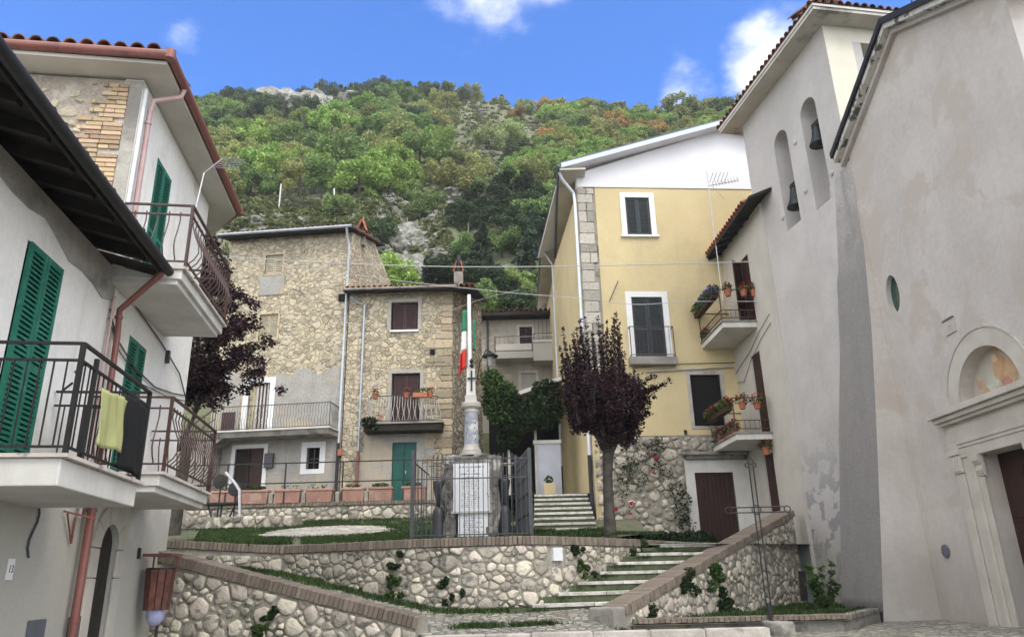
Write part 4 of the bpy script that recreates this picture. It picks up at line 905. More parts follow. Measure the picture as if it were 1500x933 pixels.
# roof
mb = MB(); mb.box(FT, -.5, 4.76, 14.12, 14.2, -4.0, .5); mb.build('soffit', m_soffit, TW)
mb = MB(); mb.box(FT, -.53, 4.79, 14.201, 14.27, -4.03, .53); mb.build('eave_moulding', m_slab, TW)
ec = [FT.P(u, 14.28, n) for u, n in ((-.56, .56), (4.82, .56), (4.82, -4.1), (-.56, -4.1))]; ap = FT.P(2.1, 15.25, -1.8)
mb = MB(); mb.add(ec+[ap], [(0, 1, 4), (1, 2, 4), (2, 3, 4), (3, 0, 4)]); mb.build('roof_deck', m_tile, TW)
tile_edge(ec[0], ec[1], -FT.n, .38, m_tile, TW, pitch=.21, rows=3, r=.09); tile_edge(ec[1], ec[2], -FT.u, .35, m_tile, TW, pitch=.21, rows=3, r=.09)
cr = MB(); cb = FS.P(2.38, 14.3, .3); cr.tube([cb, cb+Vector((0, 0, 1.25))], .018, 6).bar(cb+Vector((-.2, 0, 1.0)), cb+Vector((.2, 0, 1.0)), .03)
for dx in (-.2, .2): cr.tube([cb+Vector((dx, 0, .93)), cb+Vector((dx, 0, 1.07))], .02, 5)
cr.build('roof_cross', m_iron, TW)
# battered buttress at the foot
ZB = [.2, .44, 2.48, 4.56, 6.27, 8.1, 10.2]; XB = [6.47, 6.51, 6.82, 7.12, 7.35, 7.52, 7.60]; YB = [16.3, 16.3, 16.36, 16.3, 16.1, 15.95, 15.7]
mb = MB(); ml = MB()
for i in range(6):
    a, c = i, i+1
    mb.add([(7.72, 14.47, ZB[a]), (XB[a], 14.47, ZB[a]), (XB[c], 14.47, ZB[c]), (7.72, 14.47, ZB[c])], [(0, 1, 2, 3)])
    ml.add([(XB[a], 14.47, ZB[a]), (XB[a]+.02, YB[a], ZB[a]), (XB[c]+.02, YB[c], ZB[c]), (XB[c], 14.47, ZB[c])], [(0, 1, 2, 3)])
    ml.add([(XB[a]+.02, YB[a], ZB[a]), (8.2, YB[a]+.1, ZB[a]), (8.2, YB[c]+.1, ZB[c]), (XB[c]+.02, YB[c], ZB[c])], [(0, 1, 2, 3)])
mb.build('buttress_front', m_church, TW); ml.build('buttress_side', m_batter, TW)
# bells: things of their own
def bell(u, z, r, label):
    c = FT.P(u, z, -.13); t = thing('bell', label, 'bell', c)
    MB().lathe(c, [(r*1.0, 0), (r*.98, .03), (r*.80, .12), (r*.62, .3*r/.3), (r*.55, .45*r/.3), (r*.48, .55*r/.3), (r*.25, .62*r/.3), (.03, .64*r/.3)], 20).build('bell_body', m_bronze, t)
    MB().lathe(c-Vector((0, 0, .1)), [(.01, 0), (.05, .03), (.05, .08), (.015, .12), (.012, .4)], 8).build('clapper', m_iron, t)
    MB().bar(FT.P(u-.2, z+.66*r/.3+.06, -.16), FT.P(u+.2, z+.66*r/.3+.06, -.16), .1, .14).build('headstock', m_woodold, t)
    return t
bell(1.86, 10.45, .27, 'dark bronze bell hanging in the left, lower-looking arch of the tower'); bell(3.2, 11.45, .25, 'dark bronze bell high in the arch nearest the church roof')
for (u, z) in ((2.42, 12.0), (3.62, 10.4), (1.32, 10.4), (2.5, 10.55)):
    me = MB(); me.lathe((0, 0, 0), [(.001, 0), (.07, 0), (.07, .03), (.03, .05)], 12); inst('tie_rod_boss', me.mesh('tie_rod_boss', m_tower), axes(FT.u, Vector((0, 0, 1)), FT.n, FT.P(u, z, .0)), TW)
# ================================================================== white balcony house beside the tower (R1)
FR = Fr((6.8, 22), (6.95, 19)); R1 = thing('balcony_house', 'narrow cream house squeezed between the yellow house and the bell tower, with two flowery balconies', 'house', FR.P(1, 2.1, -.5))
dU = rect(1.42, 2.12, 8.34, 10.36); dL = rect(1.30, 2.0, 5.16, 7.45); dG = rect(1.25, 1.95, 2.1, 4.62)
mb = MB(); mb.sheet(FR, rect(-.1, 3.4, .6, 11.3), [dU, dL, dG], 0, .3); mb.box(FR, -.1, 3.4, 2.0, 11.2, -3.5, -.301); mb.build('wall', mat('cream_grey_plaster', (.50, .475, .42), (.44, .415, .37), sc=1.1, bump=.2, streak=.4, streakc=(.34, .31, .27)), R1)
for d in (dU, dL, dG): panel(FR, d[0][0]-.02, d[1][0]+.02, d[0][1], d[2][1]+.02, -.26, -.2, R1, m_dark, 'doorway')
for d in (dU, dL, dG):
    mb = MB(); mb.box(FR, d[0][0], d[1][0], d[0][1], d[2][1], -.10, -.05); dd = mb.build('door_leaf', m_wood, R1)
    for z0, z1 in ((.12, .9), (1.0, 1.9)): mb = MB(); mb.box(FR, d[0][0]+.1, d[1][0]-.1, d[0][1]+z0, d[0][1]+z1, -.049, -.035); mb.build('door_panel', m_wood, dd)
mb = MB(); a = FR.P(1.42, 8.34, 0); mb.hexa([a+Vector((0, 0, z))+v for z in (0, 2.0) for v in (Vector((0, 0, 0)), Vector((-.30, -.25, 0)), Vector((-.28, -.28, 0)), Vector((.03, -.03, 0)))]); mb.build('open_door_leaf', m_wood, R1)
for (z, h) in ((8.30, .95), (5.14, .95)):
    mb = MB(); mb.box(FR, -.02, 2.12, z-.20, z-.04, 0.001, .98); mb.build('balcony_slab', m_slab, R1, bevel=.01); mb = MB(); mb.box(FR, -.06, 2.16, z-.039, z, .002, 1.02); mb.build('balcony_paving', m_concrete, R1)
    railing(FR, .02, 2.08, .97, z, R1, m_browniron, 'bar', h=h, sp=.12, top2=.62, low=.1, post=.03, tw=.035, r=.006)
for (z, c) in ((7.85, .0), (7.6, -.3)):
    MB().tube([FR.P(-.05, z-.55, .02), FR.P(.6, z-.4+c, .02), FR.P(1.4, z-.25, .03), FR.P(2.3, z+.1, .02), FR.P(3.1, z+.3, .02)], .008, 5).build('cable', m_greyiron, R1)
# eave with tiles
def rz(n): return 11.24-.42*(n-.5)
mb = MB(); mb.hexa([FR.P(u, rz(n)+dz, n) for dz in (-.10, -.02) for u, n in ((-.62, .5), (4, .5), (4, -3), (-.62, -3))]); mb.build('roof_boards', m_woodold, R1)
tile_edge(FR.P(-.6, 11.24, .52), FR.P(3.6, 11.24, .52), -FR.n, .42, m_tilered, R1, pitch=.2, rows=4, r=.09)
rfm2 = MB().box(Fr((0, 0), (1, 0)), 0, 1, 0, 1, 0, 1)
for i in range(7): MB().hexa([FR.P(u, rz(n)+dz, n) for dz in (-.20, -.101) for u, n in ((-.5+i*.5, .45), (-.42+i*.5, .45), (-.42+i*.5, -.2), (-.5+i*.5, -.2))]).build('rafter', m_woodold, R1)
panel(FR, .2, .3, 2.1, 2.5, .0, .01, R1, m_greyiron, 'plinth_mark')
MB().bar(FR.P(-.02, 3.3, .03), FR.P(-.02, 3.95, .03), .05).build('letter_slot', m_greyiron, R1)
# ================================================================== yellow house
FY = Fr((2.4, 21.65), (6.8, 22))
YH = thing('yellow_house', 'tall yellow house with white gable, stone quoins and rubble base behind the plum tree', 'house', FY.P(2, 2.2, -1))
wU = rect(1.40, 2.20, 11.93, 13.30); wM = rect(1.34, 2.32, 7.87, 9.80); wL = rect(2.95, 3.88, 5.72, 7.29); dB = rect(2.79, 3.93, 2.1, 4.36)
mb = MB(); mb.sheet(FY, rect(.42, 6.2, 5.45, 13.65), [wU, wM, wL], 0, .3); mb.build('front_wall', m_yellow, YH)
mb = MB(); mb.box(FY, -.14, 6.2, 2.0, 13.6, -6.5, -.302); mb.build('body', m_yellow, YH)
pts = [(-.16, 13.66), (6.4, 13.66), (6.4, 15.62), (4.95, 15.95), (-.16, 14.15)]
mb = MB(); mb.prism([FY.P(a, z, -.28) for a, z in pts], FY.n*.31); mb.build('gable', m_gable, YH)
# rake with pale metal fascia, white soffit
for (a, c) in (((-.72, 14.14), (4.98, 15.95)), ((4.98, 15.95), (7.5, 15.2))):
    sl_ = (c[1]-a[1])/(c[0]-a[0])
    def rk(n0, n1, h0, h1, m, nm): mb = MB(); mb.hexa([FY.P(p[0], p[1]+h, n) for h in (h0, h1) for p, n in ((a, n0), (c, n0), (c, n1), (a, n1))]); mb.build(nm, m, YH)
    rk(-6.8, .46, -.02, .05, m_gable, 'soffit'); rk(.461, .50, -.05, .11, m_bluefascia, 'fascia'); rk(-6.8, .49, .111, .17, m_slate, 'roof_cover')
# side wall (faces the stairs) and the side eave
s0 = FY.P(-.16, 0, -.001); s1 = Vector((2.36, 31, 0)); FYS = Fr((s0.x, s0.y), (2.52, 28.2))
mb = MB(); mb.sheet(FYS, rect(0, 6.5, 2.6, 14.1), [rect(1.5, 2.5, 9.3, 11.6)], 0, .2); mb.build('side_wall', m_yellow_old, YH)
mb = MB(); mb.box(FYS, .35, 2.2, 2.8, 5.6, .002, .02); mb.build('white_base_panel', m_bluewhite, YH)
panel(FYS, 1.5, 2.5, 9.3, 11.6, -.15, -.1, YH, m_darksh, 'side_shutter')
mb = MB(); mb.hexa([Vector((x, y, z)) for z in (14.0, 14.06) for x, y in ((1.66, 21.1), (2.5, 21.1), (2.6, 28.3), (1.9, 28.3))]); mb.build('side_soffit', m_soffit, YH)
pipe([(1.63, 21.0, 14.12), (1.87, 28.3, 14.12)], .06, m_slate, YH, 'gutter')
pipe([(1.66, 21.3, 14.02), (1.75, 21.35, 13.8), (2.12, 21.62, 13.42), (2.14, 21.60, 13.0), (2.14, 21.62, 4.9)], .05, m_zincw, YH, clamps=[(2.14, 21.62, 12), (2.14, 21.62, 8)])
pipe([(2.14, 21.62, 4.9), (2.14, 21.62, 2.9)], .062, m_iron, YH)
# quoins: each stone its own
z = 5.5; k = 0
qs = [unit_block('quoin_stone', .05, .035, m_quoin) for _ in range(6)]
while z < 13.5:
    h = random.uniform(.20, .42); h = min(h, 13.62-z); w = random.choice([.50, .42, .54]); off = 0
    sp = [w] if (random.random() < .55) else [w*.55, w*.45]
    u = -.17
    for s_ in sp: inst('quoin_stone', qs[k % 6], axes(FY.u*(s_-.02), FY.n*.22, Vector((0, 0, h-.02)), FY.P(u+s_/2, z+h/2, -.07)), YH); u += s_; k += 1
    z += h
mb = MB(); mb.box(FY, -.14, .46, 5.4, 13.64, -.31, -.02); mb.build('quoin_mortar', m_mortar, YH)
# rubble base
mb = MB(); mb.sheet(FY, rect(-.15, 3.95, 2.0, 5.449), [dB], -.01, .3); mb.build('base_mortar', m_mortar, YH)
rubble(lambda u, z, n=0: FY.P(u, z, n-.008), [(-.12, 2.25), (2.5, 2.25), (2.5, 5.42), (-.12, 5.42)], .25, YH, m_stone, limit=290, gap=.022, relief=.05, seed=44, var=(.45, 1.3), asp=1.15)
rubble(lambda u, z, n=0: FY.P(u, z, n-.008), [(2.5, 4.98), (4.3, 4.98), (4.3, 5.42), (2.5, 5.42)], .22, YH, m_stone, limit=60, gap=.022, relief=.05, seed=46, var=(.45, 1.3), asp=1.15)
mb = MB(); mb.sheet(FY, [(2.52, 2.0), (4.9, 2.0), (4.9, 4.72), (2.52, 4.72)], [dB], .01, .12); mb.build('door_surround', m_slab, YH)
panel(FY, 2.46, 4.35, 4.84, 4.93, .0, .24, YH, m_concrete, 'door_canopy', bevel=.02); panel(FY, 2.56, 4.25, 4.74, 4.839, .0, .12, YH, m_concrete, 'canopy_moulding')
mb = MB(); mb.box(FY, 2.79, 3.93, 2.1, 4.36, -.12, -.08); gd = mb.build('garage_door', m_wood, YH)
for i in range(9): mb = MB(); mb.box(FY, 2.80+.125*i, 2.80+.125*i+.117, 2.12, 4.35, -.079, -.065); mb.build('door_board', m_wood, gd)
# windows
surround(FY, 1.40, 2.20, 11.93, 13.30, .17, -.05, .025, YH, m_white_trim, sill=False); panel(FY, 1.18, 2.42, 11.86, 11.925, .0, .09, YH, m_white_trim, 'sill')
panel(FY, 1.36, 2.24, 11.9, 13.33, -.25, -.15, YH, m_dark, 'window_recess'); shutters(FY, 1.41, 2.19, 11.94, 13.29, -.06, YH, m_darksh, pitch=.06, st=.06, mid=False)
surround(FY, 1.34, 2.32, 7.87, 9.80, .18, -.05, .025, YH, m_white_trim, sill=False, name='door_surround_white'); panel(FY, 1.3, 2.36, 7.8, 9.83, -.25, -.15, YH, m_dark, 'window_recess'); shutters(FY, 1.35, 2.31, 7.88, 9.79, -.06, YH, m_darksh, pitch=.065, st=.065)
panel(FY, 1.10, 2.55, 7.55, 7.80, .0, .28, YH, m_concrete, 'balconette_slab', bevel=.02)
railing(FY, 1.16, 2.50, .24, 7.80, YH, m_browniron, 'bar', h=.95, sp=.13, top2=0, low=.06, post=.025, tw=.025, r=.005)
surround(FY, 2.95, 3.88, 5.72, 7.29, .11, -.05, .018, YH, m_travert, sill=True); panel(FY, 2.9, 3.92, 5.7, 7.3, -.12, -.06, YH, m_dark, 'dark_window_sheet')  # near-black sheet fills the window opening
pipe([FY.P(1.6, 7.38, .05), FY.P(4.3, 7.52, .05)], .03, m_travert, YH, 'wall_pipe'); MB().tube([FY.P(1.2, 7.5, .03), FY.P(2.6, 7.62, .03), FY.P(4.4, 7.66, .03)], .012, 5).build('cable', m_greyiron, YH)
MB().bar(FY.P(.62, 9.6, .1), FY.P(.95, 10.3, .1), .03).build('iron_strut', m_greyiron, YH)
panel(FY, 2.6, 2.68, 5.48, 5.6, .0, .05, YH, m_iron, 'wall_light')
# TV aerial on its mast in front of the gable
an = thing('roof_aerial', 'tall thin mast with grid and comb TV aerials against the yellow wall', 'aerial', FR.P(.2, 8.4, .3))
m0 = atY(1052, 385, 21.0); m1 = atY(1041, 250, 21.0); m1.x = m0.x
MB().tube([m0-Vector((0, 0, 1.6)), m1], .018, 6).build('mast', m_silver, an)
w0 = m1-Vector((0, 0, .55)); MB().tube([w0, w0+Vector((1.0, .1, .22))], .014, 5).build('boom', m_silver, an)
for i in range(9): q = w0+Vector((.15+.1*i, .0, .04+.02*i)); MB().tube([q-Vector((0, .05, .11)), q+Vector((0, .05, .11))], .008, 4).build('element', m_greyiron, an)
for i in range(5): q = w0+Vector((.06+.12*i, .05, .15+.0*i)); MB().tube([q, q+Vector((.16, 0, .36))], .008, 4).build('grid_rod', m_greyiron, an)
MB().tube([w0+Vector((.1, 0, -.02)), w0+Vector((.45, 0, -.5))], .009, 4).build('stay', m_silver, an)
# ---- second yellow block beyond
Y2 = thing('far_yellow_house', 'second yellow house with white eave just beyond the tall yellow one', 'house', (2.6, 29, 4.9))
F2 = Fr((1.9, 28.3), (5, 28.4)); mb = MB(); mb.box(F2, 0, 3, 3.5, 14.0, -6.5, 0); mb.build('wall', m_yellow_old, Y2)
e_ = atY(793, 362, 27.9); e2 = atY(812, 355, 27.9); mb = MB()
mb.hexa([(e_.x, 27.8, e_.z-.1), (3.2, 27.8, e_.z+.5), (3.2, 35, e_.z+.5), (e_.x, 35, e_.z-.1), (e_.x, 27.8, e_.z), (3.2, 27.8, e_.z+.6), (3.2, 35, e_.z+.6), (e_.x, 35, e_.z)]); mb.build('roof', m_bluefascia, Y2)
mb = MB(); mb.cube(e_.x+.02, 1.95, 27.85, 35, e_.z-.22, e_.z-.11); mb.build('soffit', m_soffit, Y2)
pipe([(e_.x-.02, 27.8, e_.z-.05), (e_.x+.0, 35, e_.z-.05)], .06, m_slate, Y2, 'gutter')
pipe([(e_.x, 27.9, e_.z-.1), (1.72, 28.1, e_.z-.7), (1.72, 28.1, 5.5)], .05, m_zincw, Y2); pipe([(1.72, 28.1, 5.5), (1.72, 28.1, 4.1)], .065, m_iron, Y2)
SB2 = [unit_block('base_stone', .05, .04, m_quoin) for _ in range(4)]
z = 4.1; k = 0
while z < 6.4:
    h = random.uniform(.25, .4); inst('base_stone', SB2[k % 4], axes(Vector((.55, 0, 0)), Vector((0, .3, 0)), Vector((0, 0, h-.02)), Vector((2.1, 28.2, z+h/2))), Y2); z += h; k += 1
# ------------------------------------------------------------------ foliage helper
def leaves(name, blobs, size, m, parent=None, seed=1, shell=.35, up=.3, aspect=1.6, tints=None, **tags):
    """blobs: (centre, (rx, ry, rz), count); many small leaf faces spread through each volume"""
    r = np.random.default_rng(seed); C_, S_ = [], []
    for (c, rad, n) in blobs:
        d = r.normal(size=(n, 3)); d /= np.linalg.norm(d, axis=1)[:, None]
        rr = (shell+(1-shell)*r.random(n))**(1/1.6); C_.append(np.array(c)+d*rr[:, None]*np.array(rad)); S_.append(np.full(n, 1.0))
    P = np.concatenate(C_); n = len(P); s = size*r.uniform(.6, 1.25, n)
    a = r.normal(size=(n, 3)); a[:, 2] *= .6; a /= np.linalg.norm(a, axis=1)[:, None]
    nn = r.normal(size=(n, 3)); nn[:, 2] += up; b = np.cross(a, nn); b /= np.linalg.norm(b, axis=1)[:, None]
    a *= (s*aspect/2)[:, None]; b *= (s/2)[:, None]; nrm = np.cross(a, b); nrm /= np.linalg.norm(nrm, axis=1)[:, None]; nrm *= (s*.18)[:, None]
    V = np.stack([P-a, P-b*.9+nrm, P+a, P+b*.9+nrm], 1).reshape(-1, 3)
    org = ORG[parent.name] if parent is not None else Vector(P.mean(0)); V = V-np.array(org)
    me = bpy.data.meshes.new(name); me.vertices.add(len(V)); me.vertices.foreach_set('co', V.ravel())
    me.loops.add(4*n); me.loops.foreach_set('vertex_index', np.arange(4*n)); me.polygons.add(n); me.polygons.foreach_set('loop_start', np.arange(0, 4*n, 4)); me.polygons.foreach_set('loop_total', np.full(n, 4))
    me.update(calc_edges=True); me.validate(); me.materials.append(m)
    if tints is not None:
        at = me.color_attributes.new('tint', 'FLOAT_COLOR', 'POINT'); tt = np.concatenate([np.tile((*t, 1.0), (4*k, 1)) for t, (_, _, k) in zip(tints, blobs)]); at.data.foreach_set('color', tt.ravel().astype(np.float32))
    o = bpy.data.objects.new(name, me); link(o, parent, org); return tag(o, **tags)
def geranium(c, label, parent=None, s=.16, red=m_flower, pot=True, n=90, seed=1):
    t = thing('flower_pot', label, 'flower pot', c); c = Vector(c)
    if pot: MB().lathe(c, [(.07, 0), (.075, .02), (.10, .15), (.115, .15), (.115, .18), (.09, .18)], 12).build('pot', m_pot, t)
    leaves('foliage', [(c+Vector((0, 0, .24)), (s, s, s*.8), n)], .055, m_leaf_green, t, seed=seed)
    leaves('blossoms', [(c+Vector((0, 0, .32)), (s*.95, s*.95, s*.75), n//2)], .045, red, t, seed=seed+9); return t
# ================================================================== old stone houses A and B
FA = Fr((-9.3, 26.4), (-5.47, 26)); FB = Fr((-5.47, 26), (-2, 26))
HA = thing('tall_stone_house', 'tall tan rubble house with cream shutters, grey rendered lower storey and long balcony', 'house', FA.P(1, 4, -1))
o1 = rect(-.2, .5, 12.85, 13.66); o2 = rect(-.22, .50, 10.22, 11.22); o3 = rect(-.38, .42, 6.64, 8.55); o4 = rect(-.66, .40, 4.1, 6.17); o5 = rect(1.98, 2.45, 5.35, 6.1)
mb = MB(); mb.sheet(FA, rect(-1.74, 3.2, 3.5, 14.4), [o1, o2, o3, o4, o5], 0, .3); mb.build('front_wall', m_tanwall, HA)
mb = MB(); mb.box(FA, -1.72, 2.9, 3.5, 14.3, -4, -.301); mb.build('body', m_tanwall, HA)
W_A = [o1, o2, o3, o4, o5]
def grow(r_, d): (a, z0), (b_, _), (_, z1), _ = r_; return rect(a-d, b_+d, z0-d, z1+d)
def tex(a, z, s_, f): return mnoise.noise(Vector((a*f, z*f, s_)))
rubble(FA.P, rect(-1.7, 3.15, 8.9, 14.3), .145, HA, m_stone_stuff, limit=0, holes=[grow(o1, .12), grow(o2, .15), rect(-.4, .7, 11.9, 12.8)], gap=.02, relief=.018, seed=51, lowpoly=True, asp=1.5, stuffname='rubble', keep=lambda a, z, rd: rd.random() < .55+1.1*tex(a, z, 5, .8))
mb = MB(); pts = [(.62, 4), (3.19, 4), (3.19, 8.95)]+[(3.19-i*.257, 8.9+.15*math.sin(i*1.3)+.08*math.sin(i*3.1)) for i in range(1, 11)]
mb.sheet(FA, pts, [o5], .024, .022); pts = [(-1.73, 4), (-.67, 4), (-.67, 8.8), (-1.1, 9.1), (-1.73, 8.9)]; mb.prism([FA.P(a, z, .003) for a, z in pts], FA.n*.022); mb.prism([FA.P(a, z, .003) for a, z in ((-.665, 6.2), (.615, 6.2), (.615, 6.6), (-.665, 6.6))], FA.n*.022)
mb.build('grey_render', m_greywall, HA, kind='stuff')
panel(FA, -.35, .62, 12.0, 12.78, .003, .03, HA, m_greywall, 'render_patch')
for (o_, m_) in ((o1, m_creamsh), (o2, m_creamsh)):
    surround(FA, o_[0][0], o_[1][0], o_[0][1], o_[2][1], .07, -.05, .03, HA, m_quoin_tan, sill=True); panel(FA, o_[0][0]-.01, o_[1][0]+.01, o_[0][1], o_[2][1], -.25, -.2, HA, m_dark, 'window_recess')
    shutters(FA, o_[0][0]+.01, o_[1][0]-.01, o_[0][1]+.01, o_[2][1]-.01, -.08, HA, m_, pitch=.085, st=.05, mid=False)
surround(FA, -.38, .42, 6.64, 8.55, .20, -.05, .035, HA, m_white_trim, sill=False, name='door_surround'); panel(FA, -.4, .45, 6.6, 8.6, -.26, -.2, HA, m_dark, 'doorway')
for i in range(12): panel(FA, -.36+.065*i, -.36+.065*i+.06, 6.66, 8.53, -.09-.02*(i % 2), -.07-.02*(i % 2), HA, (m_creamsh, m_brownsh, m_whiteiron)[0 if i < 4 else (1 if i % 2 else 2)], 'curtain_strip')
surround(FA, -.66, .40, 4.1, 6.17, .14, -.05, .04, HA, m_white_trim, sill=False, name='door_surround'); panel(FA, -.66, -.14, 4.1, 6.16, -.12, -.06, HA, m_woodold, 'door_leaf'); panel(FA, -.12, .40, 4.1, 6.16, -.15, -.08, HA, m_wood, 'door_leaf')
surround(FA, 1.98, 2.45, 5.35, 6.1, .20, -.05, .035, HA, m_white_trim, name='window_surround', sill=True); panel(FA, 1.96, 2.47, 5.3, 6.12, -.22, -.18, HA, m_dark, 'window_glass')
MB().bar(FA.P(1.98, 5.72, -.1), FA.P(2.45, 5.72, -.1), .03).build('window_bar', m_greyiron, HA); MB().bar(FA.P(2.21, 5.35, -.1), FA.P(2.21, 6.1, -.1), .03).build('window_bar', m_greyiron, HA)
panel(FA, .48, .80, 5.45, 5.95, .04, .16, HA, m_greyiron, 'letter_box', bevel=.01)
panel(FA, 2.83, 3.15, 11.55, 11.83, -.02, .09, HA, m_dark, 'vent_box')
MB().bar(FA.P(1.05, 12.15, .1), FA.P(1.55, 11.85, .25), .035).build('iron_strut', m_greyiron, HA)
mb = MB(); mb.hexa([FA.P(u, z, n) for z, n1 in ((6.42, .85), (6.60, .92)) for u, n in ((-1.15, 0.003), (3.12, .003), (3.05, n1), (-1.1, n1))]); mb.build('balcony_slab', m_concrete, HA)
mb = MB(); mb.hexa([FA.P(u, z, n) for z in (6.601, 6.65) for u, n in ((-1.2, 0.003), (3.16, .003), (3.1, .96), (-1.15, .96))]); mb.build('balcony_paving', m_slab, HA)
railing(FA, -1.1, 3.05, .88, 6.65, HA, m_greyiron, 'wave', h=.85, sp=.10, top2=0, low=.05, post=.025, tw=.03, r=.008, sides=(0, 1))
mb = MB(); mb.prism([FA.P(a, z, .02) for a, z in ((-1.15, 6.6), (-.75, 6.42), (-2.0, 5.6), (-2.0, 5.75))], FA.n*.8); mb.build('stair_slab', m_concrete, HA)
panel(FA, -1.05, -.55, 6.66, 7.4, .5, .53, HA, m_brownsh, 'rust_panel')
# roof, gutter, tiles
zA = 14.42
mb = MB(); mb.hexa([FA.P(u, zA+dz+.32*(.5-n)*.9, n) for dz in (-.1, -.03) for u, n in ((-1.95, .5), (3.35, .5), (3.35, -4), (-1.95, -4))]); mb.build('roof_deck', m_woodold, HA)
pipe([FA.P(-1.98, zA+.0, .56), FA.P(3.36, zA-.02, .56)], .06, m_zinc, HA, 'gutter')
tile_edge(FA.P(-1.9, zA+.06, .5), FA.P(3.3, zA+.06, .5), -FA.n, .30, m_tile, HA, pitch=.2, r=.09, rows=4)
pipe([FA.P(3.16, zA-.06, .54), FA.P(3.12, zA-.35, .3), FA.P(3.14, zA-.6, .1), FA.P(3.14, 6.2, .12)], .045, m_zincw, HA, clamps=[FA.P(3.14, z, .11) for z in (12.5, 10, 8)])
pipe([FA.P(3.14, 6.2, .12), FA.P(3.14, 4.1, .12)], .055, m_iron, HA)
a0 = FA.P(3.2, 0); FAS = Fr((a0.x, a0.y), (-5.45, 30.6))
def hitF(fr, px, py, n=0):
    d = ray(px, py); t = ((fr.o+fr.n*n-EYE).dot(fr.n))/d.dot(fr.n); p = EYE+d*t; return ((p-fr.o).dot(fr.u), p.z)
h1 = hitF(FAS, 549, 356); h2 = hitF(FAS, 572, 414)
mb = MB(); mb.sheet(FAS, [(0.002, 11), (h2[0], 11), h2, h1, (0.002, 14.4)], [], 0, .4); mb.build('side_wall', m_tanwall, HA)
rubble(FAS.P, [(0.05, 11.2), (h2[0]-.05, 11.2), (h2[0]-.1, h2[1]), (h1[0], h1[1]-.1), (.05, 14.3)], .15, HA, m_stone_stuff, limit=0, gap=.02, relief=.025, seed=54, lowpoly=True, asp=1.3, stuffname='rubble', keep=lambda a, z, rd: rd.random() < .5)
mb = MB(); mb.hexa([FAS.P(u, z+d, n) for d in (0, .08) for (u, z), n in (((-.3, 14.4), 0), (h1, 0), (h1, .22), ((-.3, 14.4), .22))]); mb.build('verge', m_tile, HA)
ch = thing('tiled_chimney', 'small chimney with an upright pair of orange tiles on the tall stone house', 'chimney', FA.P(3.2, 14.6, -.6))
cc = atY(530, 338, 27.0); MB().cube(cc.x-.12, cc.x+.12, 27, 27.3, cc.z-.6, cc.z+.0).build('stack', m_concrete, ch)
for s in (-1, 1): MB().hexa([(cc.x+s*.22, y, cc.z+.0) if k == 0 else ((cc.x+s*.17, y, cc.z) if k == 1 else ((cc.x-s*.02, y, cc.z+.5) if k == 2 else (cc.x+s*.05, y, cc.z+.52))) for y in (26.95, 27.35) for k in (0, 1, 2, 3)]).build('leaning_tile', m_tilered, ch)
# outside stair on the left with its railing
ST = thing('outside_stair', 'old stone outside stair with brown iron rails at the left end of the long balcony', 'stairs', FA.P(-2.5, 4, .4))
for i in range(11):
    u1 = -1.16-i*.27; z = 6.62-i*.19; mb = MB(); mb.box(FA, u1-.28, u1, 3.6, z-.0, .02, .85); mb.build('step', m_concrete, ST)
for n_ in (.88,):
    MB().bar(FA.P(-1.1, 7.5, n_), FA.P(-4.1, 5.4, n_), .04).build('hand_rail', m_browniron, ST); MB().bar(FA.P(-1.1, 7.1, n_), FA.P(-4.1, 5.0, n_), .03).build('lower_rail', m_browniron, ST)
    for i in range(10): MB().bar(FA.P(-1.2-.29*i, 6.5-.203*i, n_), FA.P(-1.2-.29*i, 7.43-.203*i, n_), .025).build('rail_post', m_browniron, ST)
# ---- house B
HB = thing('stone_house', 'lower tan rubble house with brown shutters, green door and red tiled roof behind the monument', 'house', FB.P(1.5, 4, -1))
b1 = rect(.98, 1.98, 10.32, 11.42); b2 = rect(1.08, 2.10, 6.9, 8.68); b3 = rect(1.17, 2.02, 4.1, 6.18)
mb = MB(); mb.sheet(FB, rect(-.6, 3.25, 3.4, 11.85), [b1, b2, b3], 0, .3); mb.build('front_wall', m_tanwall, HB)
rubble(FB.P, rect(-.58, 3.2, 6.4, 11.8), .145, HB, m_stone_stuff, limit=0, holes=[grow(b1, .17), grow(b2, .17), rect(2.62, 3.25, 5, 11.8)], gap=.02, relief=.018, seed=52, lowpoly=True, asp=1.45, stuffname='rubble', keep=lambda a, z, rd: rd.random() < .58+1.1*tex(a, z, 9, .7)-(.35 if 8.6 < z < 10.1 and a < 2.2 else 0))
mb = MB(); mb.sheet(FB, [(-.1, 3.6), (2.9, 3.6), (2.75, 4.6), (2.62, 5.3), (2.7, 5.9), (2.5, 6.46), (.15, 6.46), (.2, 6.0), (-.05, 5.3), (.1, 4.6)], [rect(1.17, 2.02, 3.8, 6.18)], .02, .018); mb.build('grey_render_patch', m_greywall, HB)
b0 = FB.P(3.25, 0); FBS = Fr((b0.x, b0.y), (-1.27, 29)); mb = MB(); mb.sheet(FBS, [(0.002, 3.4), (FBS.L, 3.4), (FBS.L, 12.7), (.002, 11.9)], [], 0, .3); mb.build('side_wall', m_roughcast, HB)
mb = MB(); mb.hexa([FB.P(-.58, 3.4, -.301), FB.P(3.2, 3.4, -.31), Vector((-1.4, 29, 3.4)), Vector((-6.0, 30, 3.4)), FB.P(-.58, 11.8, -.301), FB.P(3.2, 11.8, -.31), Vector((-1.4, 29, 12.6)), Vector((-6.0, 30, 12.6))]); mb.build('body', m_roughcast, HB)
